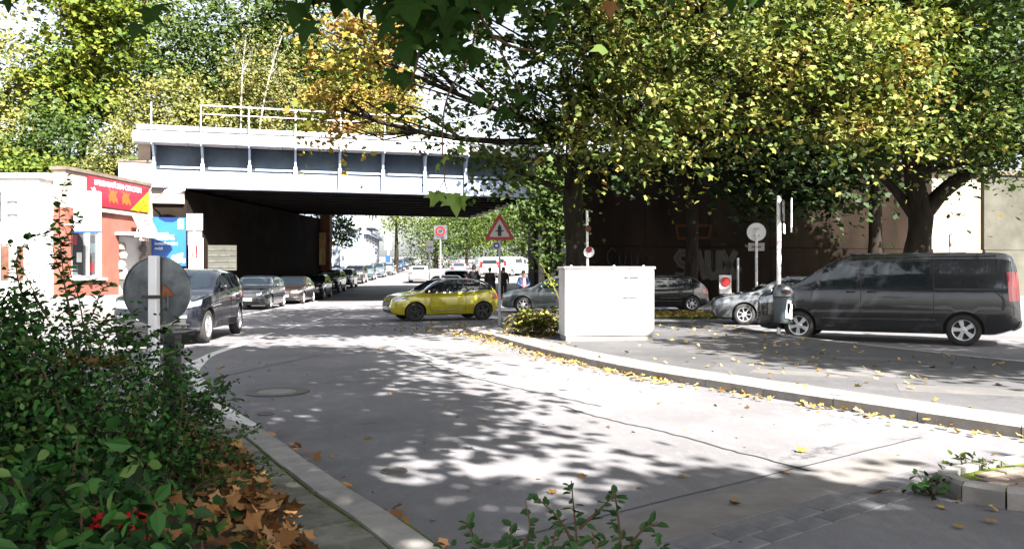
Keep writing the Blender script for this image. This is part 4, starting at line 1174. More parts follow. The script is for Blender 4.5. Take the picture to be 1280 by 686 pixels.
bush_tree('bank_tree', 'autumn orange small tree behind the bridge railing', (-9.4, 53, 7.5), [((-9.4, 52.8, 12.2), (2.2, 1.9, 2.8), 110), ((-7.2, 52.6, 13.4), (1.3, 1.3, 1.6), 36)], M['leaf_autumn'], .25, 26, .5, QUAD, .12)
for (x, s, mt, lab) in ((-15.4, 1.0, 'leaf_pale', 'low pale scrub at the railing nearest the bank shrubs'), (-13.0, 1.15, 'leaf_bright', 'low green scrub behind the middle of the railing'), (-10.8, 1.0, 'leaf_red', 'low reddish scrub behind the railing'), (-8.4, 1.0, 'leaf_pale', 'low tan scrub behind the railing next to the maple leaves')):
    bush_tree('track_shrub', lab, (x, 48, 7.75), [((x, 48, 9.0), (1.4 * s, 1, 1.3 * s), 70), ((x + .7, 48.3, 10.1), (.9, .8, .9), 30)], M[mt], .18, 24, .36, QUAD, .05, group='scrub behind the bridge railing', nsub=22)
for (px, lean, lab) in ((298, .5, 'thin white birch stem rising straight behind the railing'), (322, 1.6, 'thin pale birch stem leaning behind the railing')):
    p = at(px, 200, 52); 
    tree('birch_tree', lab, 'tree', [((p.x, 52, 7.4), .06), ((p.x + .15, 52, 11.0), .05), ((p.x + lean * .5, 52, 14.5), .035), ((p.x + lean, 52, 17.0), .012)], [([((p.x + lean * .8, 52, 15.0), (1.4, 1.2, 3.0), 60)], M['leaf_pale'], .18, 18, .4, QUAD)], M['birchbark'], 'birches behind the bridge', r0=.03, nsub=12)

# --- greenery seen through the underpass
def street_tree(label, x, y, blobs, mat, rt=.25, size=.5, group='trees along the street beyond the bridge'):
    z = gz(y)
    top = max(c[2] for c, r, k in blobs)
    tree('street_tree', label, 'tree', [((x, y, z), rt), ((x + .05, y, z + 2.5), rt * .8), ((x, y, z + top * .8), rt * .4)], [([((c[0], c[1], c[2] + z), r, k) for c, r, k in blobs], mat, size * .78, 30, 1.0, QUAD)], None, group, r0=rt * .4, nsub=6, start=.4)
street_tree('street tree with a pale bare trunk past the blue-grey house', -13.9, 96, [((-12.6, 96, 8.2), (3.2, 3, 3.4), 90)], M['leaf_bright'], .3, .4)
street_tree('rounded green street tree past the row of parked cars', -11.2, 118, [((-12.0, 118, 5.2), (4.2, 3.6, 4.6), 170)], M['leaf_maple_green'], .3, .42)
street_tree('yellow-green street tree above the zone sign', -7.5, 132, [((-8.0, 132, 8.2), (5.0, 4, 4.6), 170)], M['leaf_maple_green'], .3, .45)
street_tree('sunlit yellow street tree in the middle of the far street', -2.6, 150, [((-4.4, 150, 7.4), (5.4, 4, 4.6), 180)], M['leaf_bright'], .3, .5)
street_tree('broad green street tree beyond the waiting cars', 1.5, 110, [((1.0, 110, 7.0), (5.0, 4, 3.6), 200)], M['leaf_maple_green'], .3, .42)
street_tree('leafy street tree over the white vans', 6.0, 92, [((4.2, 90, 6.6), (4.2, 3.4, 3.2), 190)], M['leaf_maple_green'], .25, .38)
street_tree('tall tree closing the end of the far street', -8, 210, [((-14, 210, 9), (10, 5, 9), 260), ((2, 215, 9), (12, 5, 9), 260)], M['leaf_maple_green'], .4, .8)
bush_tree('courtyard_tree', 'tree with drooping foliage in front of the blue-grey gable', (-15.6, 66, gz(66)), [((-15.3, 66, 6.6), (1.5, 1.2, 2.0), 60), ((-13.9, 66, 5.2), (.9, .9, 1.2), 24)], M['leaf_maple_green'], .3, 22, .5, QUAD, .12)
bush_tree('abutment_shrub', 'sunlit green shrub growing by the abutment near the warning sign', (1.7, 36.5, 0), [((1.4, 36.2, 5.0), (1.1, .9, 1.6), 60), ((1.9, 36.0, 2.9), (.9, .7, 1.2), 30), ((2.3, 36.4, 4.4), (.8, .7, 1.6), 30)], M['leaf_maple_green'], .2, 24, .36, MAPLE_LO, .07, nsub=16)
# ------------------------------------------------------------------ vehicles
def pchip(pts):
    x = np.array([p[0] for p in pts], float); y = np.array([p[1] for p in pts], float)
    h = np.diff(x); d = np.diff(y) / h
    m = np.zeros(len(x))
    m[0], m[-1] = d[0], d[-1]
    for i in range(1, len(x) - 1):
        if d[i - 1] * d[i] > 0:
            w1, w2 = 2 * h[i] + h[i - 1], h[i] + 2 * h[i - 1]
            m[i] = (w1 + w2) / (w1 / d[i - 1] + w2 / d[i])
    def f(t):
        t = min(max(t, x[0]), x[-1])
        i = int(min(len(x) - 2, max(0, np.searchsorted(x, t) - 1)))
        s = (t - x[i]) / h[i]
        return float((2 * s**3 - 3 * s**2 + 1) * y[i] + (s**3 - 2 * s**2 + s) * h[i] * m[i] + (-2 * s**3 + 3 * s**2) * y[i + 1] + (s**3 - s**2) * h[i] * m[i + 1])
    return f

class CarSpec: pass

def body_mesh(sp):
    L = sp.L
    top, belt, bot, hw = pchip(sp.top), pchip(sp.belt), pchip(sp.bot), pchip(sp.hw)
    xs = sorted(set(list(np.linspace(0, .5, 9)) + list(np.linspace(.5, L - .45, 44)) + list(np.linspace(L - .45, L, 9))))
    v, f = [], []
    nring = 0
    for x in xs:
        t, b, z0, w = top(x), belt(x), bot(x), hw(x)
        g = max(0.0, min(1.0, (t - b) / sp.gh))
        b = min(b, t - 0.02)
        wr = w * (.955 - sp.tumble * g)            # roof-edge half width
        ring = [(0, z0), (w * .80, z0), (w * .95, z0 + .035), (w * .985, z0 + .12), (w, z0 + .45 * (b - z0)), (w * .997, z0 + .72 * (b - z0)), (w * .985, z0 + .90 * (b - z0)), (w * .962, b)]
        for q in (.3, .6, .86):
            ring.append((w * .945 + (wr - w * .945) * q, b + (t - b) * (q * (.94 - .05 * (1 - g)))))
        ring += [(wr - .05 - .03 * g, b + (t - b) * .955), (wr - .16, b + (t - b) * .985), (wr * .5, t - .002 - .006 * g), (0, t)]
        full = [(x, y, z) for y, z in ring] + [(x, -y, z) for y, z in ring[-2:0:-1]]
        nring = len(full)
        v += full
    n = len(xs)
    for i in range(n - 1):
        for k in range(nring):
            k2 = (k + 1) % nring
            f.append((i * nring + k, (i + 1) * nring + k, (i + 1) * nring + k2, i * nring + k2))
    f.append(tuple(range(nring)))
    f.append(tuple((n - 1) * nring + k for k in range(nring))[::-1])
    me = bpy.data.meshes.new('body')
    me.from_pydata([(p[0] - L / 2, p[1], p[2]) for p in v], [], f)
    me.update()
    bm = bmesh.new(); bm.from_mesh(me)
    bmesh.ops.recalc_face_normals(bm, faces=bm.faces[:])
    bm.to_mesh(me); bm.free()
    # wheel arches
    tmp = bpy.data.objects.new('tmpbody', me); COL.objects.link(tmp)
    cutters = []
    for xw in sp.wheels:
        for s in (-1, 1):
            c = MB().lathe([(sp.ra, -0.22), (sp.ra, 0.22)], 36, Matrix.Translation((xw - L / 2, s * (sp.hwm - .02), sp.rw + .01)) @ Matrix.Rotation(R(90), 4, 'X')).mesh('cut')
            co = bpy.data.objects.new('tmpcut', c); COL.objects.link(co); cutters.append(co)
            md = tmp.modifiers.new('b', 'BOOLEAN'); md.operation = 'DIFFERENCE'; md.object = co; md.solver = 'EXACT'
    dg = bpy.context.evaluated_depsgraph_get()
    out = bpy.data.meshes.new_from_object(tmp.evaluated_get(dg))
    for o in cutters + [tmp]: bpy.data.objects.remove(o)
    out.name = 'body'
    mi = np.zeros(len(out.polygons), int)
    for p in out.polygons:
        c = p.center
        for xw in sp.wheels:
            dx, dz = c.x - (xw - L / 2), c.z - sp.rw - .01
            if math.hypot(dx, dz) < sp.ra + .004 and abs(p.normal.y) < .5 and abs(c.y) > sp.hwm - .3: mi[p.index] = 1
            if math.hypot(dx, dz) < sp.ra - .02 and abs(c.y) < sp.hwm - .2 and abs(p.normal.y) > .7: mi[p.index] = 1
    for p in out.polygons:
        c = p.center
        if mi[p.index] == 0 and c.x + L / 2 > sp.ws[0] + .02 and c.x < L / 2 - .28 and c.z > belt(c.x + L / 2) + .012: mi[p.index] = 2
    out.polygons.foreach_set('material_index', mi)
    out.polygons.foreach_set('use_smooth', [True] * len(out.polygons))
    out.set_sharp_from_angle(angle=R(32))
    return out

def bvh_of(me):
    return BVHTree.FromPolygons([v.co.copy() for v in me.vertices], [tuple(p.vertices) for p in me.polygons])

def interp(poly, n):
    """n points evenly by parameter along a polyline of 2-D points"""
    P = [Vector(p) for p in poly]
    d = [0]
    for a, b in zip(P, P[1:]): d.append(d[-1] + (b - a).length)
    out = []
    for k in range(n):
        s = d[-1] * k / (n - 1)
        j = 0
        while j < len(d) - 2 and d[j + 1] < s: j += 1
        t = (s - d[j]) / max(1e-9, d[j + 1] - d[j])
        out.append(P[j].lerp(P[j + 1], t))
    return out

def patch(bvh, mode, lo, hi, nu, nv, off=.006, skirt=.014, side=1):
    """a panel laid on the body between two curves; mode 'side' (x,z), 'front' (y,z), 'rear' (y,z), 'top' (x,y)"""
    A, B = interp(lo, nu), interp(hi, nu)
    pts, ok = [], []
    for j in range(nv):
        for i in range(nu):
            p = A[i].lerp(B[i], j / (nv - 1))
            if mode == 'side': o, d = Vector((p.x, 4 * side, p.y)), Vector((0, -side, 0))
            elif mode == 'front': o, d = Vector((-6, p.x, p.y)), Vector((1, 0, 0))
            elif mode == 'rear': o, d = Vector((6, p.x, p.y)), Vector((-1, 0, 0))
            else: o, d = Vector((p.x, p.y, 5)), Vector((0, 0, -1))
            h, nrm, _, _ = bvh.ray_cast(o, d)
            if h is None: pts.append(None); continue
            if nrm.dot(d) > 0: nrm = -nrm
            pts.append((h + nrm * off, h - nrm * skirt))
    mb = MB()
    idx = {}
    v = []
    for k, p in enumerate(pts):
        if p is not None: idx[k] = len(v); v.append(p[0])
    f, bd = [], {}
    for j in range(nv - 1):
        for i in range(nu - 1):
            q = (j * nu + i, j * nu + i + 1, (j + 1) * nu + i + 1, (j + 1) * nu + i)
            if all(k in idx for k in q):
                f.append(tuple(idx[k] for k in q))
                for a, b in zip(q, q[1:] + q[:1]):
                    if (b, a) in bd: del bd[(b, a)]
                    else: bd[(a, b)] = 1
    low = {}
    for a, b in bd:
        for k in (a, b):
            if k not in low: low[k] = len(v); v.append(pts[k][1])
        f.append((idx[b], idx[a], low[a], low[b]))
    mb.raw(v, f)
    return mb

def wheel_mesh(rw, w, spokes, rim_r):
    ty = MB().lathe([(rim_r * .98, -w / 2 + .01), (rim_r + .02, -w / 2), (rw - .02, -w / 2 + .012), (rw, -w / 2 + .04), (rw, w / 2 - .04), (rw - .02, w / 2 - .012), (rim_r + .02, w / 2), (rim_r * .98, w / 2 - .01)], 32, Matrix.Rotation(R(90), 4, 'X'), cap=False)
    ty = ty.mesh('tyre', True, 50)
    rm = MB()
    Mx = Matrix.Rotation(R(90), 4, 'X')
    rm.lathe([(rim_r * .99, w / 2 - .012), (rim_r * .97, w / 2 - .004), (rim_r * .90, w / 2 - .008), (rim_r * .87, w / 2 - .06), (rim_r * .87, -w / 2 + .02)], 30, Mx, cap=False)
    rm.lathe([(.001, w / 2 - .02), (.05, w / 2 - .022), (.075, w / 2 - .04), (.075, w / 2 - .09)], 14, Mx, cap=False)
    for k in range(spokes):
        a = 2 * math.pi * k / spokes
        ww0, ww1 = .055 if spokes <= 6 else .03, .10 if spokes <= 6 else .035
        q = [(.05, -ww0 / 2), (rim_r * .89, -ww1 / 2), (rim_r * .89, ww1 / 2), (.05, ww0 / 2)]
        Q = Mx @ Matrix.Rotation(a, 4, 'Z')
        rm.prism(q, w / 2 - .045, w / 2 - .022, 'z', Q)
    rm = rm.mesh('rim', False)
    disc = MB().lathe([(.001, .0), (rim_r * .86, .0)], 24, Mx, cap=False).mesh('brake_disc')
    return ty, rm, disc

def side_pt(bvh, x, z, s):
    h, n, _, _ = bvh.ray_cast(Vector((x, 4 * s, z)), Vector((0, -s, 0)))
    return (h, n) if h is not None else (Vector((x, .8 * s, z)), Vector((0, s, 0)))

def make_car(name, sp, paintmat, loc, rz, label, group=None, cat='car', detail=2, roof=None, rim=None):
    root = empty(name, loc, rz, label, cat, group)
    if not hasattr(sp, 'cache'):
        sp.cache = {}
        sp.bm = body_mesh(sp); sp.bvh = bvh_of(sp.bm)
    L2 = sp.L / 2
    def part(nm, fn, mat, parent=root, key=None, smooth=True):
        k = key or nm
        if k not in sp.cache:
            r = fn()
            sp.cache[k] = r.mesh(nm, smooth, 50) if isinstance(r, MB) else r
        me = sp.cache[k]
        if len(me.polygons) == 0: return None
        o = link(nm, me, parent)
        if len(me.materials) == 0: me.materials.append(None)
        o.material_slots[0].link = 'OBJECT'; o.material_slots[0].material = mat
        return o
    b = sp.bm
    if len(b.materials) < 2:
        while len(b.materials) < 3: b.materials.append(None)
        b.materials[1] = M['black']
    o = link('body', b, root); o.material_slots[0].link = 'OBJECT'; o.material_slots[0].material = paintmat
    o.material_slots[2].link = 'OBJECT'; o.material_slots[2].material = roof or paintmat
    bv = sp.bvh
    X = lambda x: x - L2
    if roof: part('roof_panel', lambda: patch(bv, 'top', [(X(sp.roofx[0]), -.62), (X(sp.roofx[1]), -.6)], [(X(sp.roofx[0]), .62), (X(sp.roofx[1]), .6)], 14, 12, .004, .006), roof)
    x0, x1, w0, w1 = sp.ws
    part('windscreen', lambda: patch(bv, 'top', [(X(x0 + .07), -w0), (X(x1), -w1)], [(X(x0 + .07), w0), (X(x1), w1)], 9, 12) if False else patch(bv, 'top', [(X(x0 + .10), -w0), (X(x0 + .02), -w0 * .55), (X(x0), 0), (X(x0 + .02), w0 * .55), (X(x0 + .10), w0)], [(X(x1), -w1), (X(x1 - .02), 0), (X(x1), w1)], 15, 9), M['glass_blue'])
    x0, x1, w0, w1 = sp.rwin
    part('rear_window', lambda: patch(bv, 'rear', [(-w0, x0), (w0, x0)], [(-w1, x1), (w1, x1)], 12, 7), M['glass'])
    for s in (-1, 1):
        for k, (lo, hi) in enumerate(sp.wins):
            part('side_window', lambda: patch(bv, 'side', [(X(x), z) for x, z in lo], [(X(x), z) for x, z in hi], 14, 7, side=s), M['glass'], key='sw%d%d' % (k, s))
        part('headlight', lambda: patch(bv, sp.hl[0], *[[(p[0] * s if sp.hl[0] == 'front' else X(p[0]), p[1] * (1 if sp.hl[0] == 'front' else s)) for p in c] for c in sp.hl[1:]], 8, 5, .012, .02), M['lamp'], key='hl%d' % s)
        part('headlight_wing', lambda: patch(bv, 'side', [(X(x), z) for x, z in sp.hlw[0]], [(X(x), z) for x, z in sp.hlw[1]], 7, 5, .010, .02, side=s), M['lamp'], key='hw%d' % s)
        part('tail_light', lambda: patch(bv, 'rear', [(p[0] * s, p[1]) for p in sp.tl[0]], [(p[0] * s, p[1]) for p in sp.tl[1]], 5, 6, .012, .02), M['redlens'], key='tl%d' % s)
        part('tail_light_wing', lambda: patch(bv, 'side', [(X(x), z) for x, z in sp.tlw[0]], [(X(x), z) for x, z in sp.tlw[1]], 5, 6, .010, .02, side=s), M['redlens'], key='tw%d' % s)
        def mirror():
            h, n = side_pt(bv, X(sp.mir[0]), sp.mir[1], s)
            mb = MB().box(h + Vector((.0, s * .10, .04)), (.10, .19, .13), bev=.035)
            mb.box(h + Vector((.01, s * .02, .0)), (.05, .10, .05))
            return mb
        part('mirror', mirror, paintmat if sp.mirpaint else M['darkplastic'], key='mi%d' % s)
        if detail >= 1:
            for k, (hx, hz) in enumerate(sp.handles):
                def hnd():
                    h, n = side_pt(bv, X(hx), hz, s)
                    return MB().box(h + Vector((0, s * .018, 0)), (.19, .035, .035), bev=.012)
                part('door_handle', hnd, paintmat if sp.handpaint else M['darkplastic'], key='dh%d%d' % (k, s))
            for k, ln in enumerate(sp.seams):
                def seam():
                    lo = [(X(x) - .006, z) for x, z in ln]; hi = [(X(x) + .006, z) for x, z in ln]
                    return patch(bv, 'side', lo, hi, 16, 2, .0025, .004, side=s)
                part('door_gap', seam, M['black'], key='sm%d%d' % (k, s))
            for k, (lo, hi, mt) in enumerate(sp.trims):
                part('trim_strip', lambda: patch(bv, 'side', [(X(x), z) for x, z in lo], [(X(x), z) for x, z in hi], 22, 3, .014, .01, side=s), M[mt], key='tr%d%d' % (k, s))
    for k, (nm, lo, hi, mt, of) in enumerate(sp.fr):
        part(nm, lambda: patch(bv, 'front', lo, hi, 14, 5, of, .02), M[mt], key='fr%d' % k)
    for k, (nm, lo, hi, mt, of) in enumerate(sp.re):
        part(nm, lambda: patch(bv, 'rear', lo, hi, 12, 4, of, .02), M[mt], key='re%d' % k)
    if 'ty' not in sp.cache:
        sp.cache['ty'], sp.cache['rm'], sp.cache['disc'] = wheel_mesh(sp.rw, sp.tw, sp.spokes, sp.rim)
    for xw in sp.wheels:
        for s in (-1, 1):
            w = bpy.data.objects.new('wheel', None); COL.objects.link(w); w.parent = root
            w.empty_display_size = .1
            w.location = (X(xw), s * (sp.hwm - sp.tw / 2 - .035), sp.rw)
            w.rotation_euler = (0, random.uniform(0, 1.2), math.pi if s > 0 else 0)
            w.rotation_euler = (0, random.uniform(0, 1.2), 0)
            if s > 0: w.scale = (1, 1, 1); w.rotation_euler = (0, 0.3, math.pi)
            part('tyre', None, M['rubber'], w, 'ty'); part('rim', None, rim or M['alu'], w, 'rm'); part('brake_disc', None, M['black'], w, 'disc')
    if sp.extra: sp.extra(root, sp, part)
    return root

def spec(**k):
    s = CarSpec(); s.__dict__.update(dict(tumble=.17, gh=.5, mirpaint=True, handpaint=True, trims=[], extra=None, tw=.20, spokes=5, re=[], handles=[], seams=[]), **k)
    return s

def heading(hx, hy): return math.atan2(-hy, -hx)

PLATE = ('number_plate', [(-.26, .40), (.26, .40)], [(-.26, .51), (.26, .51)], 'plate', .03)
# small three-door hatchback
HATCH = spec(L=3.70, hwm=.86, gh=.48, rw=.315, ra=.355, rim=.225, wheels=(.76, 3.07), roofx=(1.62, 3.32),
    top=[(0, .60), (.03, .70), (.12, .80), (.35, .89), (.75, .965), (.98, 1.01), (1.25, 1.20), (1.6, 1.395), (1.9, 1.465), (2.3, 1.48), (2.75, 1.455), (3.1, 1.38), (3.32, 1.28), (3.50, 1.06), (3.62, .90), (3.68, .74), (3.70, .60)],
    belt=[(0, .55), (.12, .74), (.4, .85), (.9, .93), (1.2, .95), (2.0, .975), (2.7, 1.01), (3.2, 1.06), (3.45, 1.0), (3.6, .85), (3.7, .55)],
    bot=[(0, .34), (.12, .24), (.4, .20), (3.2, .20), (3.55, .27), (3.70, .40)],
    hw=[(0, .48), (.06, .64), (.2, .75), (.5, .83), (.9, .855), (2.2, .86), (3.0, .855), (3.4, .79), (3.6, .70), (3.7, .58)],
    ws=(1.03, 1.68, .70, .55), rwin=(1.06, 1.36, .56, .48),
    wins=[([(1.30, .985), (1.52, .985)], [(1.44, 1.10), (1.60, 1.25)]), ([(1.56, .985), (2.36, 1.0)], [(1.66, 1.31), (1.85, 1.395), (2.36, 1.405)]), ([(2.42, 1.01), (2.95, 1.03), (3.12, 1.10)], [(2.42, 1.40), (2.7, 1.38), (3.02, 1.26)])],
    hl=('front', [(.40, .66), (.62, .68)], [(.42, .80), (.60, .83)]), hlw=([(.10, .67), (.44, .72)], [(.16, .79), (.56, .865)]),
    tl=([(.50, .72), (.66, .72)], [(.50, .95), (.62, .95)]), tlw=([(3.42, .74), (3.62, .74)], [(3.38, .94), (3.54, .92)]),
    mir=(1.36, 1.0), mirpaint=False, handles=[(2.22, .905)], seams=[[(1.28, .30), (1.22, .6), (1.34, .93)], [(2.42, .32), (2.46, .7), (2.40, .99)], [(1.3, .29), (1.9, .275), (2.42, .31)]],
    trims=[([(1.50, 1.245), (1.68, 1.365), (1.9, 1.43), (2.4, 1.445), (2.8, 1.415), (3.1, 1.31), (3.22, 1.22)], [(1.5, 1.29), (1.7, 1.405), (1.9, 1.457), (2.4, 1.472), (2.8, 1.447), (3.12, 1.36), (3.27, 1.27)], 'darkplastic'), ([(3.10, 1.08), (3.16, 1.06), (3.24, 1.08)], [(3.05, 1.27), (3.10, 1.26), (3.18, 1.22)], 'darkplastic'), ([(1.30, .955), (2.4, .975), (3.05, 1.03)], [(1.30, .972), (2.4, .995), (3.05, 1.05)], 'chrome'), ([(1.58, 1.315), (1.85, 1.415), (2.36, 1.43), (2.75, 1.40), (3.12, 1.24), (3.24, 1.12)], [(1.57, 1.335), (1.85, 1.432), (2.36, 1.447), (2.77, 1.418), (3.15, 1.26), (3.27, 1.13)], 'chrome'), ([(1.35, .36), (2.35, .38)], [(1.35, .385), (2.35, .41)], 'chrome')],
    fr=[('grille', [(-.42, .50), (.42, .50)], [(-.46, .66), (.46, .66)], 'black', .012), ('lower_grille', [(-.5, .30), (.5, .30)], [(-.5, .40), (.5, .40)], 'darkplastic', .01), ('fog_light', [(.50, .46), (.58, .46)], [(.50, .55), (.58, .55)], 'lamp', .016), ('fog_light', [(-.58, .46), (-.50, .46)], [(-.58, .55), (-.50, .55)], 'lamp', .016), ('grille_bar', [(-.44, .575), (.44, .575)], [(-.44, .595), (.44, .595)], 'chrome', .03), PLATE],
    re=[PLATE, ('rear_bumper', [(-.6, .30), (.6, .30)], [(-.6, .42), (.6, .42)], 'darkplastic', .01)])
# compact family hatchback
COMPACT = spec(L=4.25, hwm=.89, rw=.32, ra=.36, rim=.215, wheels=(.88, 3.50), spokes=7,
    top=[(0, .55), (.03, .66), (.12, .76), (.5, .88), (1.0, .97), (1.2, 1.01), (1.6, 1.22), (2.0, 1.42), (2.3, 1.46), (2.9, 1.46), (3.4, 1.41), (3.75, 1.31), (4.0, 1.10), (4.15, .95), (4.22, .78), (4.25, .58)],
    belt=[(0, .50), (.12, .70), (.5, .83), (1.2, .93), (2.2, .96), (3.3, 1.0), (3.8, 1.03), (4.05, .95), (4.25, .54)],
    bot=[(0, .32), (.12, .22), (.4, .19), (3.8, .19), (4.15, .28), (4.25, .38)],
    hw=[(0, .50), (.06, .66), (.2, .77), (.5, .86), (.9, .885), (2.5, .89), (3.5, .875), (3.95, .80), (4.15, .72), (4.25, .60)],
    ws=(1.25, 1.98, .72, .56), rwin=(1.05, 1.34, .58, .50),
    wins=[([(1.55, .97), (2.52, .985)], [(1.86, 1.27), (2.1, 1.365), (2.52, 1.38)]), ([(2.58, .99), (3.25, 1.01)], [(2.58, 1.38), (3.2, 1.36)]), ([(3.31, 1.02), (3.62, 1.06)], [(3.28, 1.34), (3.5, 1.28)])],
    hl=('front', [(.44, .60), (.66, .62)], [(.42, .70), (.64, .76)]), hlw=([(.08, .61), (.42, .66)], [(.13, .70), (.52, .80)]),
    tl=([(.52, .72), (.70, .72)], [(.50, .92), (.66, .92)]), tlw=([(3.96, .74), (4.16, .74)], [(3.92, .92), (4.08, .92)]),
    mir=(1.62, .98), handles=[(2.40, .89), (3.22, .91)], seams=[[(1.50, .3), (1.45, .6), (1.56, .95)], [(2.55, .3), (2.56, .97)], [(3.3, .65), (3.28, 1.0)]],
    trims=[([(1.0, .42), (3.1, .42)], [(1.0, .46), (3.1, .46)], 'darkplastic')],
    fr=[('grille', [(-.40, .56), (.40, .56)], [(-.42, .67), (.42, .67)], 'black', .012), ('lower_grille', [(-.55, .26), (.55, .26)], [(-.55, .36), (.55, .36)], 'black', .01), PLATE],
    re=[PLATE])
# saloon with a twin grille
SALOON = spec(L=4.52, hwm=.91, rw=.325, ra=.365, rim=.235, wheels=(.80, 3.56), spokes=7, gh=.47,
    top=[(0, .52), (.03, .64), (.12, .73), (.5, .84), (1.1, .94), (1.35, .98), (1.75, 1.20), (2.15, 1.38), (2.5, 1.42), (2.95, 1.40), (3.3, 1.30), (3.75, 1.08), (3.95, 1.03), (4.3, 1.01), (4.45, .93), (4.5, .75), (4.52, .56)],
    belt=[(0, .48), (.12, .66), (.5, .78), (1.3, .89), (2.3, .93), (3.3, .97), (3.9, .97), (4.35, .93), (4.52, .52)],
    bot=[(0, .30), (.12, .20), (.4, .17), (4.0, .18), (4.4, .26), (4.52, .36)],
    hw=[(0, .54), (.06, .70), (.2, .80), (.5, .88), (.9, .905), (2.5, .91), (3.6, .90), (4.2, .82), (4.45, .74), (4.52, .62)],
    ws=(1.38, 2.12, .74, .56), rwin=(1.06, 1.28, .60, .52),
    wins=[([(1.72, .94), (2.58, .955)], [(2.02, 1.22), (2.25, 1.32), (2.58, 1.34)]), ([(2.64, .96), (3.3, .98)], [(2.64, 1.34), (2.9, 1.32), (3.2, 1.24)]), ([(3.35, .99), (3.5, 1.0)], [(3.3, 1.2), (3.42, 1.14)])],
    hl=('front', [(.38, .56), (.70, .57)], [(.36, .68), (.66, .71)]), hlw=([(.06, .57), (.40, .63)], [(.12, .68), (.46, .74)]),
    tl=([(.50, .72), (.72, .72)], [(.50, .88), (.70, .88)]), tlw=([(4.2, .72), (4.42, .72)], [(4.15, .87), (4.38, .87)]),
    mir=(1.80, .95), handles=[(2.46, .86), (3.28, .88)], seams=[[(1.6, .3), (1.55, .6), (1.7, .92)], [(2.61, .3), (2.62, .94)], [(3.42, .68), (3.36, .97)]],
    fr=[('grille', [(.03, .50), (.27, .50)], [(.03, .66), (.24, .66)], 'black', .014), ('grille', [(-.27, .50), (-.03, .50)], [(-.24, .66), (-.03, .66)], 'black', .014), ('lower_grille', [(-.6, .24), (.6, .24)], [(-.58, .33), (.58, .33)], 'darkplastic', .01), ('bumper_strip', [(-.72, .36), (.72, .36)], [(-.72, .385), (.72, .385)], 'chrome', .012), ('number_plate', [(-.26, .39), (.26, .39)], [(-.26, .49), (.26, .49)], 'plate', .02)],
    re=[('number_plate', [(-.26, .62), (.26, .62)], [(-.26, .73), (.26, .73)], 'plate', .02)])
# sport utility vehicle
SUV = spec(L=4.45, hwm=.92, rw=.355, ra=.40, rim=.24, wheels=(.86, 3.55), gh=.54,
    top=[(0, .60), (.04, .76), (.14, .87), (.5, .98), (1.1, 1.06), (1.3, 1.10), (1.7, 1.34), (2.1, 1.52), (2.45, 1.575), (2.9, 1.57), (3.4, 1.53), (3.8, 1.42), (4.12, 1.22), (4.32, 1.05), (4.42, .85), (4.45, .65)],
    belt=[(0, .56), (.14, .80), (.5, .93), (1.3, 1.03), (2.3, 1.10), (3.3, 1.14), (3.9, 1.17), (4.2, 1.08), (4.45, .6)],
    bot=[(0, .40), (.12, .28), (.4, .25), (3.9, .26), (4.3, .36), (4.45, .46)],
    hw=[(0, .46), (.05, .60), (.16, .74), (.42, .86), (.9, .92), (2.5, .92), (3.6, .905), (4.1, .83), (4.35, .77), (4.45, .66)],
    ws=(1.35, 2.10, .74, .58), rwin=(1.16, 1.46, .62, .54),
    wins=[([(1.66, 1.11), (2.60, 1.13)], [(2.0, 1.40), (2.2, 1.46), (2.60, 1.485)]), ([(2.66, 1.135), (3.35, 1.155)], [(2.66, 1.485), (3.3, 1.43)]), ([(3.41, 1.165), (3.75, 1.19)], [(3.38, 1.43), (3.60, 1.36)])],
    hl=('front', [(.38, .75), (.72, .77)], [(.36, .88), (.70, .91)]), hlw=([(.07, .77), (.40, .81)], [(.12, .87), (.50, .93)]),
    tl=([(.54, .85), (.76, .85)], [(.50, 1.04), (.72, 1.04)]), tlw=([(4.12, .86), (4.36, .86)], [(4.06, 1.04), (4.30, 1.04)]),
    mir=(1.76, 1.12), handles=[(2.46, 1.0), (3.26, 1.03)], seams=[[(1.6, .42), (1.55, .75), (1.68, 1.09)], [(2.63, .42), (2.63, 1.11)], [(3.42, .85), (3.38, 1.15)]],
    trims=[([(1.3, .32), (3.1, .32)], [(1.3, .44), (3.1, .44)], 'darkplastic'), ([(1.6, 1.565), (2.3, 1.605)], [(1.6, 1.57), (2.3, 1.61)], 'rail')],
    fr=[('grille', [(.03, .68), (.33, .68)], [(.03, .88), (.30, .88)], 'black', .014), ('grille', [(-.33, .68), (-.03, .68)], [(-.30, .88), (-.03, .88)], 'black', .014), ('lower_grille', [(-.66, .36), (.66, .36)], [(-.64, .54), (.64, .54)], 'darkplastic', .01), ('fog_light', [(.52, .56), (.66, .56)], [(.52, .62), (.66, .62)], 'lamp', .014), ('fog_light', [(-.66, .56), (-.52, .56)], [(-.66, .62), (-.52, .62)], 'lamp', .014), ('bumper_strip', [(-.70, .42), (-.40, .42)], [(-.70, .45), (-.40, .45)], 'chrome', .02), ('bumper_strip', [(.40, .42), (.70, .42)], [(.40, .45), (.70, .45)], 'chrome', .02), ('number_plate', [(-.26, .52), (.26, .52)], [(-.26, .63), (.26, .63)], 'plate', .03)],
    re=[('number_plate', [(-.26, .70), (.26, .70)], [(-.26, .81), (.26, .81)], 'plate', .02)])
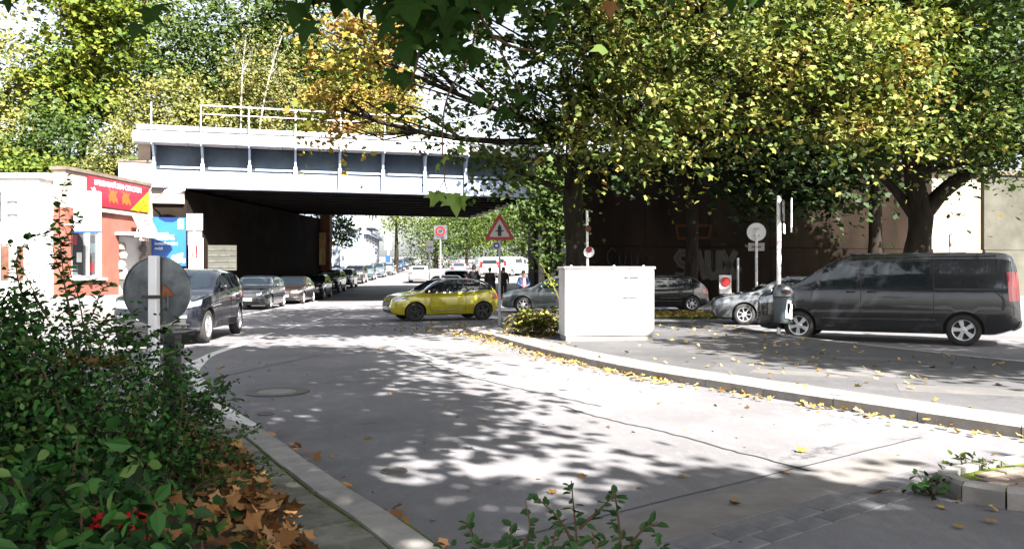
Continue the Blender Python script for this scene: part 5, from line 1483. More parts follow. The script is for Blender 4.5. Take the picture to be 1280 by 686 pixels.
# panel van with side windows
VAN = spec(L=5.34, hwm=.985, rw=.335, ra=.385, rim=.225, wheels=(1.01, 4.31), gh=.8, tumble=.10, spokes=5, tw=.215,
    top=[(0, .66), (.03, .85), (.10, 1.00), (.30, 1.11), (.75, 1.24), (1.0, 1.34), (1.5, 1.66), (1.85, 1.85), (2.1, 1.93), (2.6, 1.965), (3.6, 1.975), (4.8, 1.965), (5.12, 1.93), (5.24, 1.78), (5.30, 1.3), (5.33, .9), (5.34, .62)],
    belt=[(0, .60), (.10, .88), (.30, 1.02), (.75, 1.13), (1.2, 1.20), (2.2, 1.22), (4.8, 1.24), (5.15, 1.22), (5.34, .60)],
    bot=[(0, .38), (.12, .26), (.4, .22), (4.8, .24), (5.2, .34), (5.34, .42)],
    hw=[(0, .60), (.05, .76), (.18, .88), (.45, .95), (.9, .98), (2.5, .985), (4.6, .98), (5.1, .95), (5.25, .90), (5.34, .82)],
    ws=(.98, 1.80, .82, .70), rwin=(1.30, 1.72, .72, .68),
    wins=[([(1.28, 1.235), (1.62, 1.245)], [(1.56, 1.60), (1.66, 1.655)]), ([(1.65, 1.245), (2.22, 1.255)], [(1.69, 1.665), (1.86, 1.73), (2.20, 1.75)]), ([(2.40, 1.26), (3.68, 1.275)], [(2.40, 1.76), (3.68, 1.775)])],
    hl=('front', [(.52, .80), (.74, .82)], [(.50, .97), (.72, 1.0)]), hlw=([(.08, .82), (.44, .86)], [(.14, .97), (.62, 1.06)]),
    tl=([(.70, .95), (.86, .95)], [(.66, 1.55), (.80, 1.55)]), tlw=([(5.12, .95), (5.30, .95)], [(5.08, 1.55), (5.25, 1.55)]),
    mir=(1.42, 1.26), mirpaint=False, handpaint=False, handles=[(2.12, 1.12), (2.55, 1.12)], seams=[[(1.32, .34), (1.25, .8), (1.34, 1.22)], [(2.31, .34), (2.33, 1.2), (2.30, 1.85)], [(3.76, .34), (3.76, 1.86)], [(1.32, .33), (2.3, .33)], [(5.0, 1.0), (5.02, 1.85)]],
    trims=[([(3.76, 1.17), (4.98, 1.17)], [(3.76, 1.205), (4.98, 1.205)], 'darkplastic'), ([(1.52, .50), (3.8, .52)], [(1.52, .54), (3.8, .56)], 'darkplastic'), ([(1.9, 1.86), (4.9, 1.875)], [(1.9, 1.875), (4.9, 1.89)], 'darkplastic')],
    fr=[('grille', [(-.5, .55), (.5, .55)], [(-.56, .86), (.56, .86)], 'black', .014), ('lower_grille', [(-.7, .32), (.7, .32)], [(-.7, .46), (.7, .46)], 'darkplastic', .01), PLATE],
    re=[('number_plate', [(-.26, .74), (.26, .74)], [(-.26, .85), (.26, .85)], 'plate', .02), ('rear_bumper', [(-.85, .36), (.85, .36)], [(-.85, .54), (.85, .54)], 'darkplastic', .02), ('door_gap', [(-.005, .56), (.005, .56)], [(-.005, 1.85), (.005, 1.85)], 'black', .004)])
def van_extra(root, sp, part):
    # pressed recess frame of the blind rear panel and roof rails
    for s in (-1, 1):
        part('side_panel', lambda: patch(sp.bvh, 'side', [(3.86 - 2.67, 1.29), (4.90 - 2.67, 1.30)], [(3.86 - 2.67, 1.77), (4.86 - 2.67, 1.77)], 12, 7, .010, .01, side=s), root.children[0].material_slots[0].material, key='sp%d' % s)
        part('roof_rail', lambda: MB().box((.55, s * .72, 1.945), (2.3, .05, .05), bev=.015), M['darkplastic'], key='rr%d' % s)
VAN.extra = van_extra

PA = {k: paint('paint_' + k, c, m) for k, c, m in (
    ('lime', (0.36, 0.32, 0.006), .2), ('black', (0.004, 0.004, 0.005), .0), ('navy', (0.004, 0.005, 0.009), .0), ('brown', (0.035, 0.026, 0.022), .4),
    ('darkgrey', (0.035, 0.038, 0.042), .5), ('slate', (0.10, 0.115, 0.12), .5), ('silver', (0.27, 0.285, 0.305), .7), ('white', (0.72, 0.72, 0.72), .0), ('blue', (0.04, 0.09, 0.19), .4), ('steel', (0.13, 0.17, 0.21), .6), ('green', (0.05, 0.09, 0.09), .4), ('vangrey', (0.022, 0.023, 0.026), .35))}

# the crossing hatchback
make_car('hatchback_car', HATCH, PA['lime'], (-2.38, 26.7, 0), heading(-.925, -.38), 'small lime green hatchback with black roof crossing the junction', cat='car', roof=PA['black'], rim=M['darkalloy']).scale = (1, 1, .94)
# van, silver car, dark cars at the side street
vh = Vector((-2.89, 1.63)).normalized()
vn = Vector((vh.y, -vh.x)) * -1
mid = Vector((8.23, 17.5)); side_n = Vector((-vh.y, vh.x)); side_n = side_n if side_n.y > 0 else -side_n
ctr = mid + side_n * .95 - vh * ((1.01 + 4.31) / 2 - 2.67)
ctr = mid + side_n * .95 + vh * ((1.01 + 4.31) / 2 - 2.67)
make_car('parked_van', VAN, PA['vangrey'], (ctr.x - .22, ctr.y + .05, 0), heading(vh.x, vh.y), 'dark grey long panel van parked beside the pavement and litter bin', cat='van')
make_car('parked_car', COMPACT, PA['silver'], (8.25, 24.3, 0), heading(-.985, .17), 'silver car whose bonnet shows past the nose of the grey van', cat='car')
make_car('parked_car', COMPACT, PA['black'], (5.85, 33.0, 0), heading(-1, -.02), 'black hatchback parked in shade below the graffiti wall', cat='car')
make_car('parked_car', COMPACT, PA['slate'], (1.75, 31.6, 0), heading(-.985, .12), 'slate grey car half hidden behind the drooping shrub and white cabinet', cat='car')
# the oncoming dark SUV
make_car('dark_suv', SUV, PA['navy'], (-7.72, 18.9, 0), heading(.10, -1), 'black sport utility car driving round the bend behind the round sign', cat='car').scale = (1.05, 1.05, 1.04)
# parked row facing the camera
row = [(COMPACT, 'darkgrey', -11.3, 35.6, 'dark grey hatchback parked nearest the camera under the bridge edge'), (SALOON, 'brown', -11.55, 42.1, 'dark brown saloon with chrome nose parked at the bridge edge'), (COMPACT, 'black', -12.05, 48.6, 'black hatchback parked behind the brown saloon in the underpass'), (SUV, 'black', -12.5, 55, 'black sport utility car parked deep in the underpass shade'), (COMPACT, 'black', -12.9, 61.4, 'black hatchback at the far end of the underpass'),
       (SUV, 'brown', -13.5, 69, 'dark sport utility car parked just out of the underpass shade'), (COMPACT, 'green', -13.9, 76.2, 'dark green car parked before the blue-grey house'), (COMPACT, 'steel', -14.0, 83, 'steel blue car parked beside the blue-grey house'), (SALOON, 'silver', -14.1, 90.4, 'silver saloon parked at the end of the near row'), (COMPACT, 'blue', -15.1, 106, 'bright blue car parked past the gap in the row'), (COMPACT, 'darkgrey', -15.3, 113, 'dark car parked behind the bright blue one'), (SUV, 'slate', -15.6, 120.5, 'grey sport utility car at the far end of the row')]
for sp, c, x, y, lab in row:
    o = make_car('parked_car', sp, PA[c], (x, y, gz(y)), heading(.07, -1), lab, 'cars parked along the kerb facing the camera', detail=1 if y < 60 else 0)
    if y > 49: o.rotation_euler.x = 0.0
# traffic and cars in the far street, tails towards the camera
far = [(COMPACT, 'black', -3.35, 41.2, 'black car waiting right behind the lime hatchback'), (SUV, 'black', -3.75, 54.5, 'black sport utility car second in the waiting queue'), (COMPACT, 'white', -8.15, 70.5, 'white car driving away in the middle of the far street'), (COMPACT, 'silver', -5.7, 86, 'pale car with red tail lights ahead of the waiting queue'), (SUV, 'white', -11.2, 122, 'white sport utility car further up the far street'), (COMPACT, 'slate', -9.3, 127, 'grey car beside the white sport utility car up the street')]
for sp, c, x, y, lab in far:
    make_car('driving_car', sp, PA[c], (x, y, gz(y)), heading(-.06, 1), lab, 'cars in the far street', detail=0)
make_car('white_van', VAN, PA['white'], (-2.6, 78, gz(78) + .12), heading(-.2, 1), 'white van parked beyond the pedestrians', 'white vans beyond the bridge', 'van', 0)
make_car('white_van', VAN, PA['white'], (0.2, 84, gz(84) + .12), heading(.75, 1), 'white van parked askew near the big green tree', 'white vans beyond the bridge', 'van', 0)
# ------------------------------------------------------------------ signs, cabinet, bin
def disc_mesh(r, t, n=40, dish=0.0):
    return MB().lathe([(.001, -t / 2), (r * .96, -t / 2), (r, -t / 2 + .004), (r, t / 2 + .012), (r * .97, t / 2 + .012), (r * .965, t / 2), (.001, t / 2)], n, Matrix.Rotation(R(90), 4, 'X'), cap=False)

# round sign seen from behind, beside the camera
sb = empty('round_sign', (-3.06, 6.85, 0), R(-3), 'large round sign seen from its grey metal back on a white post', 'traffic sign')
o = disc_mesh(.30, .012).build('disc', M['galv'], sb, True); o.location = (0, 0.05, 1.36)
MB().box((0.0, -0.01, .86), (0.075, 0.075, 1.6), bev=.008).build('post', M['white'], sb)
MB().box((0.115, 0.08, .42), (.135, .10, 1.15), bev=.02).build('dark_guard', M['darkplastic'], sb)
MB().box((0, -0.055, 1.31), (.17, .012, .03)).build('clamp_bar', M['iron'], sb)
for s in (-1, 1):
    MB().box((s * .09, .035, 1.27), (.028, .012, .16), bev=.004).build('slotted_bracket', M['galv'], sb)
    MB().lathe([(.001, 0), (.01, 0), (.01, .012), (.001, .014)], 8, Matrix.Translation((s * .09, .022, 1.21)) @ Matrix.Rotation(R(90), 4, 'X')).build('bolt', M['iron'], sb)
MB().prism([(.045, 1.30), (.16, 1.32), (.06, 1.42)], .03, .036, 'y').build('sticker', M['orange'], sb)

# priority warning triangle
def rtri(h, r):
    """rounded triangle outline, point up, height h centred at its centroid"""
    s = h / math.sqrt(3)
    V = [Vector((0, h * 2 / 3)), Vector((-s, -h / 3)), Vector((s, -h / 3))]
    out = []
    for i in range(3):
        a, b, c = V[i - 1], V[i], V[(i + 1) % 3]
        d1, d2 = (a - b).normalized(), (c - b).normalized()
        t = r / math.tan(R(30))
        cc = b + (d1 + d2).normalized() * (r / math.sin(R(30)))
        p1, p2 = b + d1 * t, b + d2 * t
        a1 = math.atan2(p1.y - cc.y, p1.x - cc.x); a2 = math.atan2(p2.y - cc.y, p2.x - cc.x)
        while a2 - a1 > math.pi: a2 -= 2 * math.pi
        while a2 - a1 < -math.pi: a2 += 2 * math.pi
        for k in range(5):
            t_ = a1 + (a2 - a1) * k / 4
            out.append((cc.x + r * math.cos(t_), cc.y + r * math.sin(t_)))
    return out
ws = empty('warning_sign', (-0.36, 23.2, 0.0), 0, 'red and white triangular junction warning sign on a tall pole at the pavement tip', 'traffic sign')
ZC = 2.76
bd_ = MB(); outer = rtri(.80, .055); innr = rtri(.52, .025)
bd_.prism(rtri(.80, .055), 0.0, .012, 'y'); o = bd_.build('border', M['signred'], ws); o.location = (0, -.02, ZC)
o = MB().prism(innr, -.006, -.001, 'y').build('white_face', M['signwhite'], ws); o.location = (0, -.02, ZC)
o = MB().prism([(-.055, -.15), (.055, -.15), (.055, .10), (.0, .20), (-.055, .10)], -.012, -.007, 'y').build('arrow_symbol', M['black'], ws); o.location = (0, -.02, ZC)
MB().box((0, -.029, ZC - .0), (.24, .006, .035)).build('cross_symbol', M['black'], ws)
MB().tube([(0, .03, -.05), (0, .03, ZC + .4)], .038, 12).build('pole', M['rail'], ws)
o = disc_mesh(.09, .008, 20).build('blue_badge', M['signblue'], ws); o.location = (-.09, -.03, 2.33)
MB().box((-.09, -.022, 2.33), (.22, .006, .22), bev=.002).build('badge_plate', M['signwhite'], ws)
MB().prism([(-.13, 2.31), (-.13, 2.35), (-.09, 2.35), (-.09, 2.38), (-.04, 2.33), (-.09, 2.28), (-.09, 2.31)], -.05, -.046, 'y').build('badge_arrow', M['white'], ws)

# zone sign
zs = empty('zone_sign', (-3.28, 36.6, 0), 0, 'grey square speed zone sign with a red ring reading 30 above the lime car', 'traffic sign')
MB().box((0, 0, 3.42), (.62, .03, .66), bev=.012).build('plate', M['galv'], zs)
rg = MB().lathe([(.145, 0), (.145, .012), (.22, .012), (.22, 0)], 32, Matrix.Translation((0, -.016, 3.48)) @ Matrix.Rotation(R(90), 4, 'X'), cap=False); rg.build('ring', M['signred'], zs)
text('number', '30', .19, M['black'], zs, (0, -.02, 3.48), (R(90), 0, 0))
text('lettering', 'ZONE', .12, M['black'], zs, (0, -.02, 3.19), (R(90), 0, 0))
MB().tube([(0, .04, -.05), (0, .04, 3.75)], .035, 10).build('pole', M['rail'], zs)
MB().lathe([(.9, 0), (.88, .14), (.0, .15)], 24).build('kerb_base', M['kerb'], zs)
bs = empty('street_sign', at(537, 306, 62) * 1.0, 0, 'white bus stop style board on a post down the far street', 'sign')
bs.location.z = gz(62)
MB().box((0, 0, 3.2), (.55, .04, .8), bev=.01).build('plate', M['white'], bs)
MB().box((0, -.03, 3.1), (.38, .02, .06)).build('dark_bar', M['greyband'], bs)
MB().tube([(.0, .04, 0), (.0, .04, 3.5)], .04, 8).build('pole', M['white'], bs)

# round sign from behind + plate, near the wall
rs = empty('round_sign', (8.25, 27.0, 0), R(-14), 'white backed round sign with a small plate on a pole behind the silver car', 'traffic sign')
o = disc_mesh(.31, .012).build('disc', M['white'], rs, True); o.location = (0, .05, 2.93)
for s in (-1, 1): MB().box((s * .0, -.0, 2.93 + s * .12), (.20, .03, .03)).build('clamp_bar', M['rail'], rs)
MB().tube([(0, 0, 0), (0, 0, 3.02)], .042, 10).build('pole', M['polewhite'], rs)
MB().box((0, .05, 2.43), (.52, .012, .27), bev=.004).build('small_plate', M['signwhite'], rs)
MB().box((0, .02, 2.43), (.3, .03, .04)).build('clamp', M['iron'], rs)

# tall sign post beside the van with the litter bin
tp = empty('sign_post', (6.22, 18.65, .118), 0, 'tall white post with peeling stickers and an edge-on sign beside the van', 'sign post')
MB().tube([(0, 0, -.1), (0, 0, 3.15)], .05, 12).build('pole', M['polewhite'], tp)
MB().lathe([(.055, 3.14), (.05, 3.2), (.01, 3.22)], 10).build('cap', M['rail'], tp)
o = MB().box((0, 0, 0), (.66, .03, .50), bev=.01).build('sign_plate', M['darkplastic'], tp); o.location = (.15, .13, 2.88); o.rotation_euler = (0, 0, R(68))
o = MB().box((0, 0, 0), (.40, .03, .24), bev=.01).build('sign_plate', M['white'], tp); o.location = (.17, .12, 2.45); o.rotation_euler = (0, 0, R(68))
MB().box((.225, -.20, 2.75), (.03, .03, .80), bev=.005).build('sign_edge', M['white'], tp)
for z, c in ((2.05, 'pink'), (1.72, 'white'), (1.5, 'offwhite')): MB().lathe([(.052, z), (.052, z + .1)], 12, cap=False).build('sticker', M[c], tp)
bn_ = empty('litter_bin', (6.24, 18.43, 0), 0, 'grey-blue litter bin with rounded hood and white tag fixed to the tall post', 'litter bin')
MB().lathe([(.17, .38), (.195, .42), (.21, .7), (.215, .98), (.205, .985)], 24).build('body', M['bin'], bn_, True)
hood = MB()
hood.lathe([(.222, .985), (.222, 1.03), (.215, 1.10), (.19, 1.18), (.14, 1.25), (.07, 1.285), (.01, 1.29)], 24)
hood.build('hood', M['galv'], bn_, True)
MB().prism([(.11 * math.cos(a) - .0, 1.10 + .055 * math.sin(a)) for a in np.linspace(0, 2 * math.pi, 14, endpoint=False)], -.226, -.17, 'y').build('opening', M['black'], bn_)
MB().prism([(.02, 1.07), (.08, 1.07), (.08, 1.12), (.03, 1.13)], -.23, -.225, 'y').build('sticker', M['signred'], bn_)
tg = MB(); 
for a in ((-.02, .52, .06, .9), (.07, .5, .08, .82)):
    tg.prism([(a[0], a[1]), (a[0] + .07, a[1] - .02), (a[2] + .06, a[3]), (a[2] - .04, a[3] + .03), (a[2] - .06, a[3] - .15)], -.219, -.20, 'y')
tg.build('white_tag', M['white'], bn_)
MB().lathe([(.225, .40), (.225, .43)], 20, cap=False).build('band', M['iron'], bn_)
MB().lathe([(.218, .97), (.225, .985), (.225, 1.0)], 20, cap=False).build('band', M['iron'], bn_)

# thin sticker pole at the maple
tq = empty('sign_pole', (1.86, 19.6, .118), 0, 'thin pale pole with a small red dotted badge beside the maple trunk', 'pole')
MB().tube([(0, 0, -.1), (-.02, 0, 2.95)], .03, 10).build('pole', M['polewhite'], tq)
o = disc_mesh(.13, .01, 20).build('badge', M['white'], tq); o.location = (.02, -.05, 1.93)
o = disc_mesh(.075, .01, 16).build('red_dot', M['signred'], tq); o.location = (.02, -.062, 1.99)
o = disc_mesh(.08, .01, 16).build('dark_badge', M['pillar'], tq); o.location = (.0, -.05, 2.5)

# box with a red disc by the wall, thin post, ring sign
pb = empty('red_dot_sign', (8.95, 33.6, 0), 0, 'pale board with a solid red disc standing low against the graffiti wall', 'sign')
MB().box((0, 0, 1.08), (.50, .10, .78), bev=.01).build('board', M['offwhite'], pb)
o = disc_mesh(.20, .012, 24).build('red_disc', M['signred'], pb); o.location = (.0, -.07, 1.2)
for s in (-.2, .2): MB().box((s, .03, .35), (.05, .05, .75)).build('leg', M['iron'], pb)
po = empty('thin_post', (9.6, 34.0, 0), 0, 'thin grey post standing by the pale graffiti letters', 'post')
MB().tube([(0, 0, 0), (0, 0, 2.2)], .05, 10).build('post', M['rail'], po); MB().lathe([(.08, 0), (.08, .06), (.05, .08)], 10).build('foot', M['iron'], po)
rgs = empty('ring_sign', (20.3, 37.0, 0), R(50), 'round red-ringed sign with a tan plate in front of the cream wall bay', 'traffic sign')
o = disc_mesh(.30, .012, 30).build('ring', M['pillar'], rgs); o.location = (0, 0, 3.1)
o = disc_mesh(.225, .012, 30).build('face', M['cream'], rgs); o.location = (0, -.012, 3.1)
MB().box((0, 0, 2.55), (.5, .02, .42), bev=.006).build('plate', M['wall_cream'], rgs)
MB().tube([(0, .05, 0), (0, .05, 3.35)], .035, 8).build('pole', M['iron'], rgs)

# double sign seen from behind, at the bridge corner
ds = empty('double_sign', (-11.9, 30.0, .0), 0, 'two white square sign backs on one pole behind the black sport utility car', 'traffic sign')
MB().box((0, 0, 3.46), (.60, .02, .62), bev=.008).build('upper_plate', M['white'], ds)
MB().box((-.0, .02, 2.86), (.52, .02, .52), bev=.008).build('lower_plate', M['offwhite'], ds)
MB().box((0, .0, 3.13), (.56, .04, .04)).build('clamp_bar', M['iron'], ds)
MB().tube([(0, -.04, 0), (0, -.04, 3.3)], .04, 10).build('pole', M['white'], ds)
MB().box((0.02, -.03, 2.86), (.12, .03, .2)).build('clamp', M['galv'], ds)

# the white cabinet
cbx = empty('utility_cabinet', (2.00, 17.05, .118), R(7.5), 'large white utility cabinet with dark vent slots standing on the pavement', 'utility cabinet')
cbx.scale = (.91, .91, .93)
MB().box((0, 0, .06), (2.04, .70, .13)).build('plinth', M['concrete'], cbx)
MB().box((0, 0, .86), (2.10, .76, 1.50), bev=.012).build('case', M['cabinet'], cbx)
MB().box((0, 0, 1.635), (2.16, .82, .055), bev=.012).build('top', M['cabinet'], cbx)
for x0, x1 in ((-1.04, -.352), (-.348, .348), (.352, 1.04)):
    MB().box(((x0 + x1) / 2, -.381, .86), (x1 - x0 - .012, .018, 1.42), bev=.004).build('door', M['cabinet'], cbx)
for x, w in ((.385, .11), (.56, .21)): MB().box((x, -.392, 1.42), (w, .012, .035)).build('vent_slot', M['black'], cbx)
MB().box((.46, -.392, .97), (.34, .012, .03)).build('vent_slot', M['black'], cbx)
for x, z in ((.35, 1.18), (.68, 1.17), (-.52, 1.33), (.2, 1.44)): MB().box((x, -.392, z), (.03, .014, .03), bev=.004).build('lock', M['iron'], cbx)
MB().prism([(.24, .62), (.30, .55), (.27, .50), (.22, .59)], -.394, -.388, 'y').build('scuff', M['greyband'], cbx)
for x in (-.9, .1, .8): MB().box((x, -.36, 1.68), (.04, .04, .03)).build('lifting_lug', M['cabinet'], cbx)

# ------------------------------------------------------------------ people
def skin_mesh(name, verts, edges, radii, root=0, sub=1):
    me = bpy.data.meshes.new(name)
    me.from_pydata(verts, edges, [])
    o = bpy.data.objects.new('tmpskin', me); COL.objects.link(o)
    o.modifiers.new('Skin', 'SKIN')
    sv = me.skin_vertices[0].data
    for i, r in enumerate(radii):
        sv[i].radius = r if isinstance(r, tuple) else (r, r)
        sv[i].use_root = (i == root)
    s = o.modifiers.new('Sub', 'SUBSURF'); s.levels = sub; s.render_levels = sub
    dg = bpy.context.evaluated_depsgraph_get()
    out = bpy.data.meshes.new_from_object(o.evaluated_get(dg))
    bpy.data.objects.remove(o)
    out.polygons.foreach_set('use_smooth', [True] * len(out.polygons))
    out.name = name
    return out

def person(loc, rz, label, h=1.75, coat='darkcloth', trousers='greycloth', shirt=None, stride=.14, arms='down', group=None, bulk=1.0, longcoat=False):
    """faces local -y"""
    root = empty('person', loc, rz, label, 'person', group)
    k = h / 1.75
    S = lambda p: (p[0] * k, p[1] * k, p[2] * k)
    J = dict(pel=(0, 0, .95), wai=(0, .0, 1.10), che=(0, .01, 1.30), nek=(0, .0, 1.47), hd0=(0, -.015, 1.55), hd1=(0, -.02, 1.65), hd2=(0, -.01, 1.72))
    for s, n in ((-1, 'l'), (1, 'r')):
        st = stride * s
        J['hip' + n] = (s * .09, 0, .90); J['kne' + n] = (s * .10, -st * .6 - .02, .50); J['ank' + n] = (s * .10, -st * .9 + .03, .09); J['toe' + n] = (s * .11, -st * .9 - .12, .04)
        J['sho' + n] = (s * .18, .01, 1.40)
        if arms == 'front':
            J['elb' + n] = (s * .25, .0, 1.15); J['wri' + n] = (s * .14, -.22, 1.08); J['hnd' + n] = (s * .08, -.28, 1.08)
        else:
            J['elb' + n] = (s * .25, .04 + st * .3, 1.14); J['wri' + n] = (s * .25, -.03 + st * .7, .92); J['hnd' + n] = (s * .24, -.05 + st * .8, .84)
    nm = list(J)
    E = [('pel', 'wai'), ('wai', 'che'), ('che', 'nek'), ('nek', 'hd0'), ('hd0', 'hd1'), ('hd1', 'hd2')]
    for n in 'lr': E += [('pel', 'hip' + n), ('hip' + n, 'kne' + n), ('kne' + n, 'ank' + n), ('ank' + n, 'toe' + n), ('che', 'sho' + n), ('sho' + n, 'elb' + n), ('elb' + n, 'wri' + n), ('wri' + n, 'hnd' + n)]
    rad = dict(pel=.13, wai=.115, che=.135, nek=.052, hd0=.072, hd1=.092, hd2=.055, hip=.085, kne=.055, ank=.04, toe=.035, sho=.06, elb=.042, wri=.030, hnd=.026)
    def mk(name, keep, add, mat, sub=1):
        ks = [n for n in nm if n in keep or n[:3] in keep]
        ix = {n: i for i, n in enumerate(ks)}
        ed = [(ix[a], ix[b]) for a, b in E if a in ix and b in ix]
        rr = [tuple(q * k for q in ((rad.get(n, rad.get(n[:3], .05)) + add.get(n[:3], add.get('*', 0))) * (1.15 if n in ('pel', 'wai', 'che') else 1), rad.get(n, rad.get(n[:3], .05)) + add.get(n[:3], add.get('*', 0)))) for n in ks]
        return link(name, skin_mesh(name, [S(J[n]) for n in ks], ed, rr, 0, sub), root, mat)
    mk('body', nm, {}, M['skin'], 2)
    # fingers
    for n, s in (('l', -1), ('r', 1)):
        hp = Vector(J['hnd' + n]); wp = Vector(J['wri' + n]); d = (hp - wp).normalized()
        sd = Vector((0, 1, 0)) if abs(d.y) < .7 else Vector((0, 0, 1))
        for i in range(5):
            f = MB(); o_ = (i - 1.7) * .018
            a = hp + sd * o_
            L = (.075, .085, .08, .065)[i - 1] if i else .05
            dd = d if i else (d + sd * -.9).normalized()
            f.tube([Vector(S(a)), Vector(S(a + dd * L * .5)), Vector(S(a + dd * L * .95 + Vector((-s * .012, -.01, 0))))], [.0095 * k, .009 * k, .006 * k], 6)
            f.build('finger', M['skin'], root, True)
    mk('trousers', ['pel', 'hip', 'kne', 'ank'], {'*': .018, 'pel': .012}, M[trousers], 2)
    mk('jacket', ['wai', 'che', 'sho', 'elb', 'wri'] + (['pel'] if True else []), {'*': .022 * bulk, 'wai': .04 * bulk, 'pel': .045 * bulk, 'che': .02 * bulk, 'sho': .03 * bulk, 'wri': .016}, M[coat], 2)
    if longcoat:
        MB().lathe([(.21 * k * bulk, .55 * k), (.20 * k * bulk, .8 * k), (.17 * k * bulk, 1.0 * k), (.15 * k, 1.12 * k)], 16, Matrix.Diagonal((1.15, .85, 1, 1)), cap=False).build('coat_skirt', M[coat], root, True)
    if shirt:
        MB().prism([(-.075 * k, 1.0 * k), (.075 * k, 1.0 * k), (.06 * k, 1.42 * k), (-.06 * k, 1.42 * k)], -.215 * k, -.10 * k, 'y').build('shirt', M[shirt], root)
    for n in 'lr':
        sh = MB(); a = Vector(J['ank' + n]); t = Vector(J['toe' + n])
        sh.box((a + t) / 2 * k + Vector((0, 0, -.015)), (.095 * k, .27 * k, .085 * k), bev=.03)
        sh.build('shoe', M['black'], root)
    hc = Vector(J['hd1']) * k
    hr = MB().lathe([(.10 * k, -.02 * k), (.118 * k, .03 * k), (.11 * k, .08 * k), (.075 * k, .115 * k), (.01, .13 * k)], 16, Matrix.Translation(hc + Vector((0, .018, .0))) @ Matrix.Diagonal((.93, 1.0, 1, 1)), cap=False)
    hr.lathe([(.09 * k, -.10 * k), (.108 * k, -.02 * k), (.105 * k, .05 * k)], 16, Matrix.Translation(hc + Vector((0, .035, 0))) @ Matrix.Diagonal((.95, .85, 1, 1)), cap=False)
    hr.build('hair', M['hair'], root, True)
    for s in (-1, 1):
        MB().lathe([(.001, 0), (.011 * k, .004), (.011 * k, .01), (.001, .013)], 8, Matrix.Translation(hc + Vector((s * .034 * k, -.088 * k, -.005 * k))) @ Matrix.Rotation(R(90), 4, 'X')).build('eye', M['black'], root)
        MB().box(hc + Vector((s * .094 * k, .01, -.02 * k)), (.02 * k, .035 * k, .055 * k), bev=.008).build('ear', M['skin'], root)
    MB().prism([(-.016 * k, -.045 * k), (.016 * k, -.045 * k), (.006 * k, .005 * k), (-.006 * k, .005 * k)], -.115 * k, -.08 * k, 'y', Matrix.Translation(hc)).build('nose', M['skin'], root)
    MB().box(hc + Vector((0, -.088 * k, -.068 * k)), (.045 * k, .012, .010 * k)).build('mouth', M['red'], root)
    return root

person((0.48, 33.6, .0), R(12), 'person in a blue denim jacket over a pink top standing behind the slate car', 1.66, 'denim', 'greycloth', 'pink', .05, 'front')
g_ = 'pedestrians walking away under the bridge'
person((-2.05, 43.0, .12), R(170), 'broad dark clad pedestrian nearest the waiting cars in the underpass shade', 1.84, 'darkcloth', 'darkcloth', None, .18, 'down', g_, 1.7, True)
person((-1.18, 42.6, .12), R(185), 'dark clad pedestrian in a coat walking between two others in the underpass', 1.74, 'darkcloth', 'darkcloth', None, .15, 'down', g_, 1.4, True)
person((-0.46, 43.6, .12), R(178), 'dark clad pedestrian partly hidden by the warning sign pole', 1.76, 'darkcloth', 'darkcloth', None, .12, 'down', g_, 1.3)

# ------------------------------------------------------------------ small planting
def stalks(mb, starts, ends, r=.012, sag=.25):
    for s, e in zip(starts, ends):
        s, e = Vector(s), Vector(e)
        m_ = s.lerp(e, .55) + Vector((0, 0, sag * (e - s).length))
        pts = [s * (1 - t) ** 2 + m_ * 2 * t * (1 - t) + e * t * t for t in np.linspace(0, 1, 7)]
        mb.tube(pts, [r * (1 - .7 * i / 6) for i in range(7)], 5)
        yield pts

# drooping yellow-green plant at the pavement tip
dp = empty('drooping_shrub', (0.55, 18.6, .118), 0, 'drooping yellow-green plant between the warning sign pole and white cabinet', 'shrub')
mb = MB(); P, N, S, A = [], [], [], []
for i in range(150):
    a = random.uniform(0, 2 * math.pi); r_ = random.uniform(.25, .95)
    s = Vector((random.gauss(0, .12), random.gauss(0, .1), 0)); e = Vector((math.cos(a) * r_ * .85, math.sin(a) * r_ * .6, random.uniform(-.02, .25)))
    m_ = s.lerp(e, .6) + Vector((0, 0, random.uniform(.35, .95)))
    pts = [s * (1 - t) ** 2 + m_ * 2 * t * (1 - t) + e * t * t for t in np.linspace(0, 1, 9)]
    if i % 3 == 0: mb.tube(pts, .007, 4)
    for p, q in zip(pts[2:], pts[3:] + [pts[-1] + (pts[-1] - pts[-2])]):
        for _ in range(1):
            P.append(p + Vector((random.gauss(0, .03),) * 3)); N.append(Vector((random.gauss(0, .5), random.gauss(0, .5), 1))); A.append((q - p).normalized() + Vector((random.gauss(0, .35), random.gauss(0, .35), random.gauss(0, .3)))); S.append(random.uniform(.09, .17))
mb.build('stems', M['twig'], dp)
link('foliage', cloud_mesh('foliage', np.array(P), np.array(N), np.array(S), OVAL, np.array(A)), dp, M['leaf_grass'])
mb = MB(); P2 = []
for (e) in ((.5, -.1, 1.5), (.35, .2, 1.75), (.95, .1, 1.35)):
    for pts in stalks(mb, [(0.9, .1, 0)], [(e[0] - .3, e[1], e[2])], .014, .1):
        for p in pts[2:]: P2 += [np.array(p) + rng.normal(size=3) * .07 for _ in range(6)]
mb.build('long_stem', M['leaf_grass'], dp)
link('foliage', cloud_mesh('foliage', np.array(P2), leaf_normals(len(P2)), rng.uniform(.06, .12, len(P2)), OVAL), dp, M['leaf_bright'])

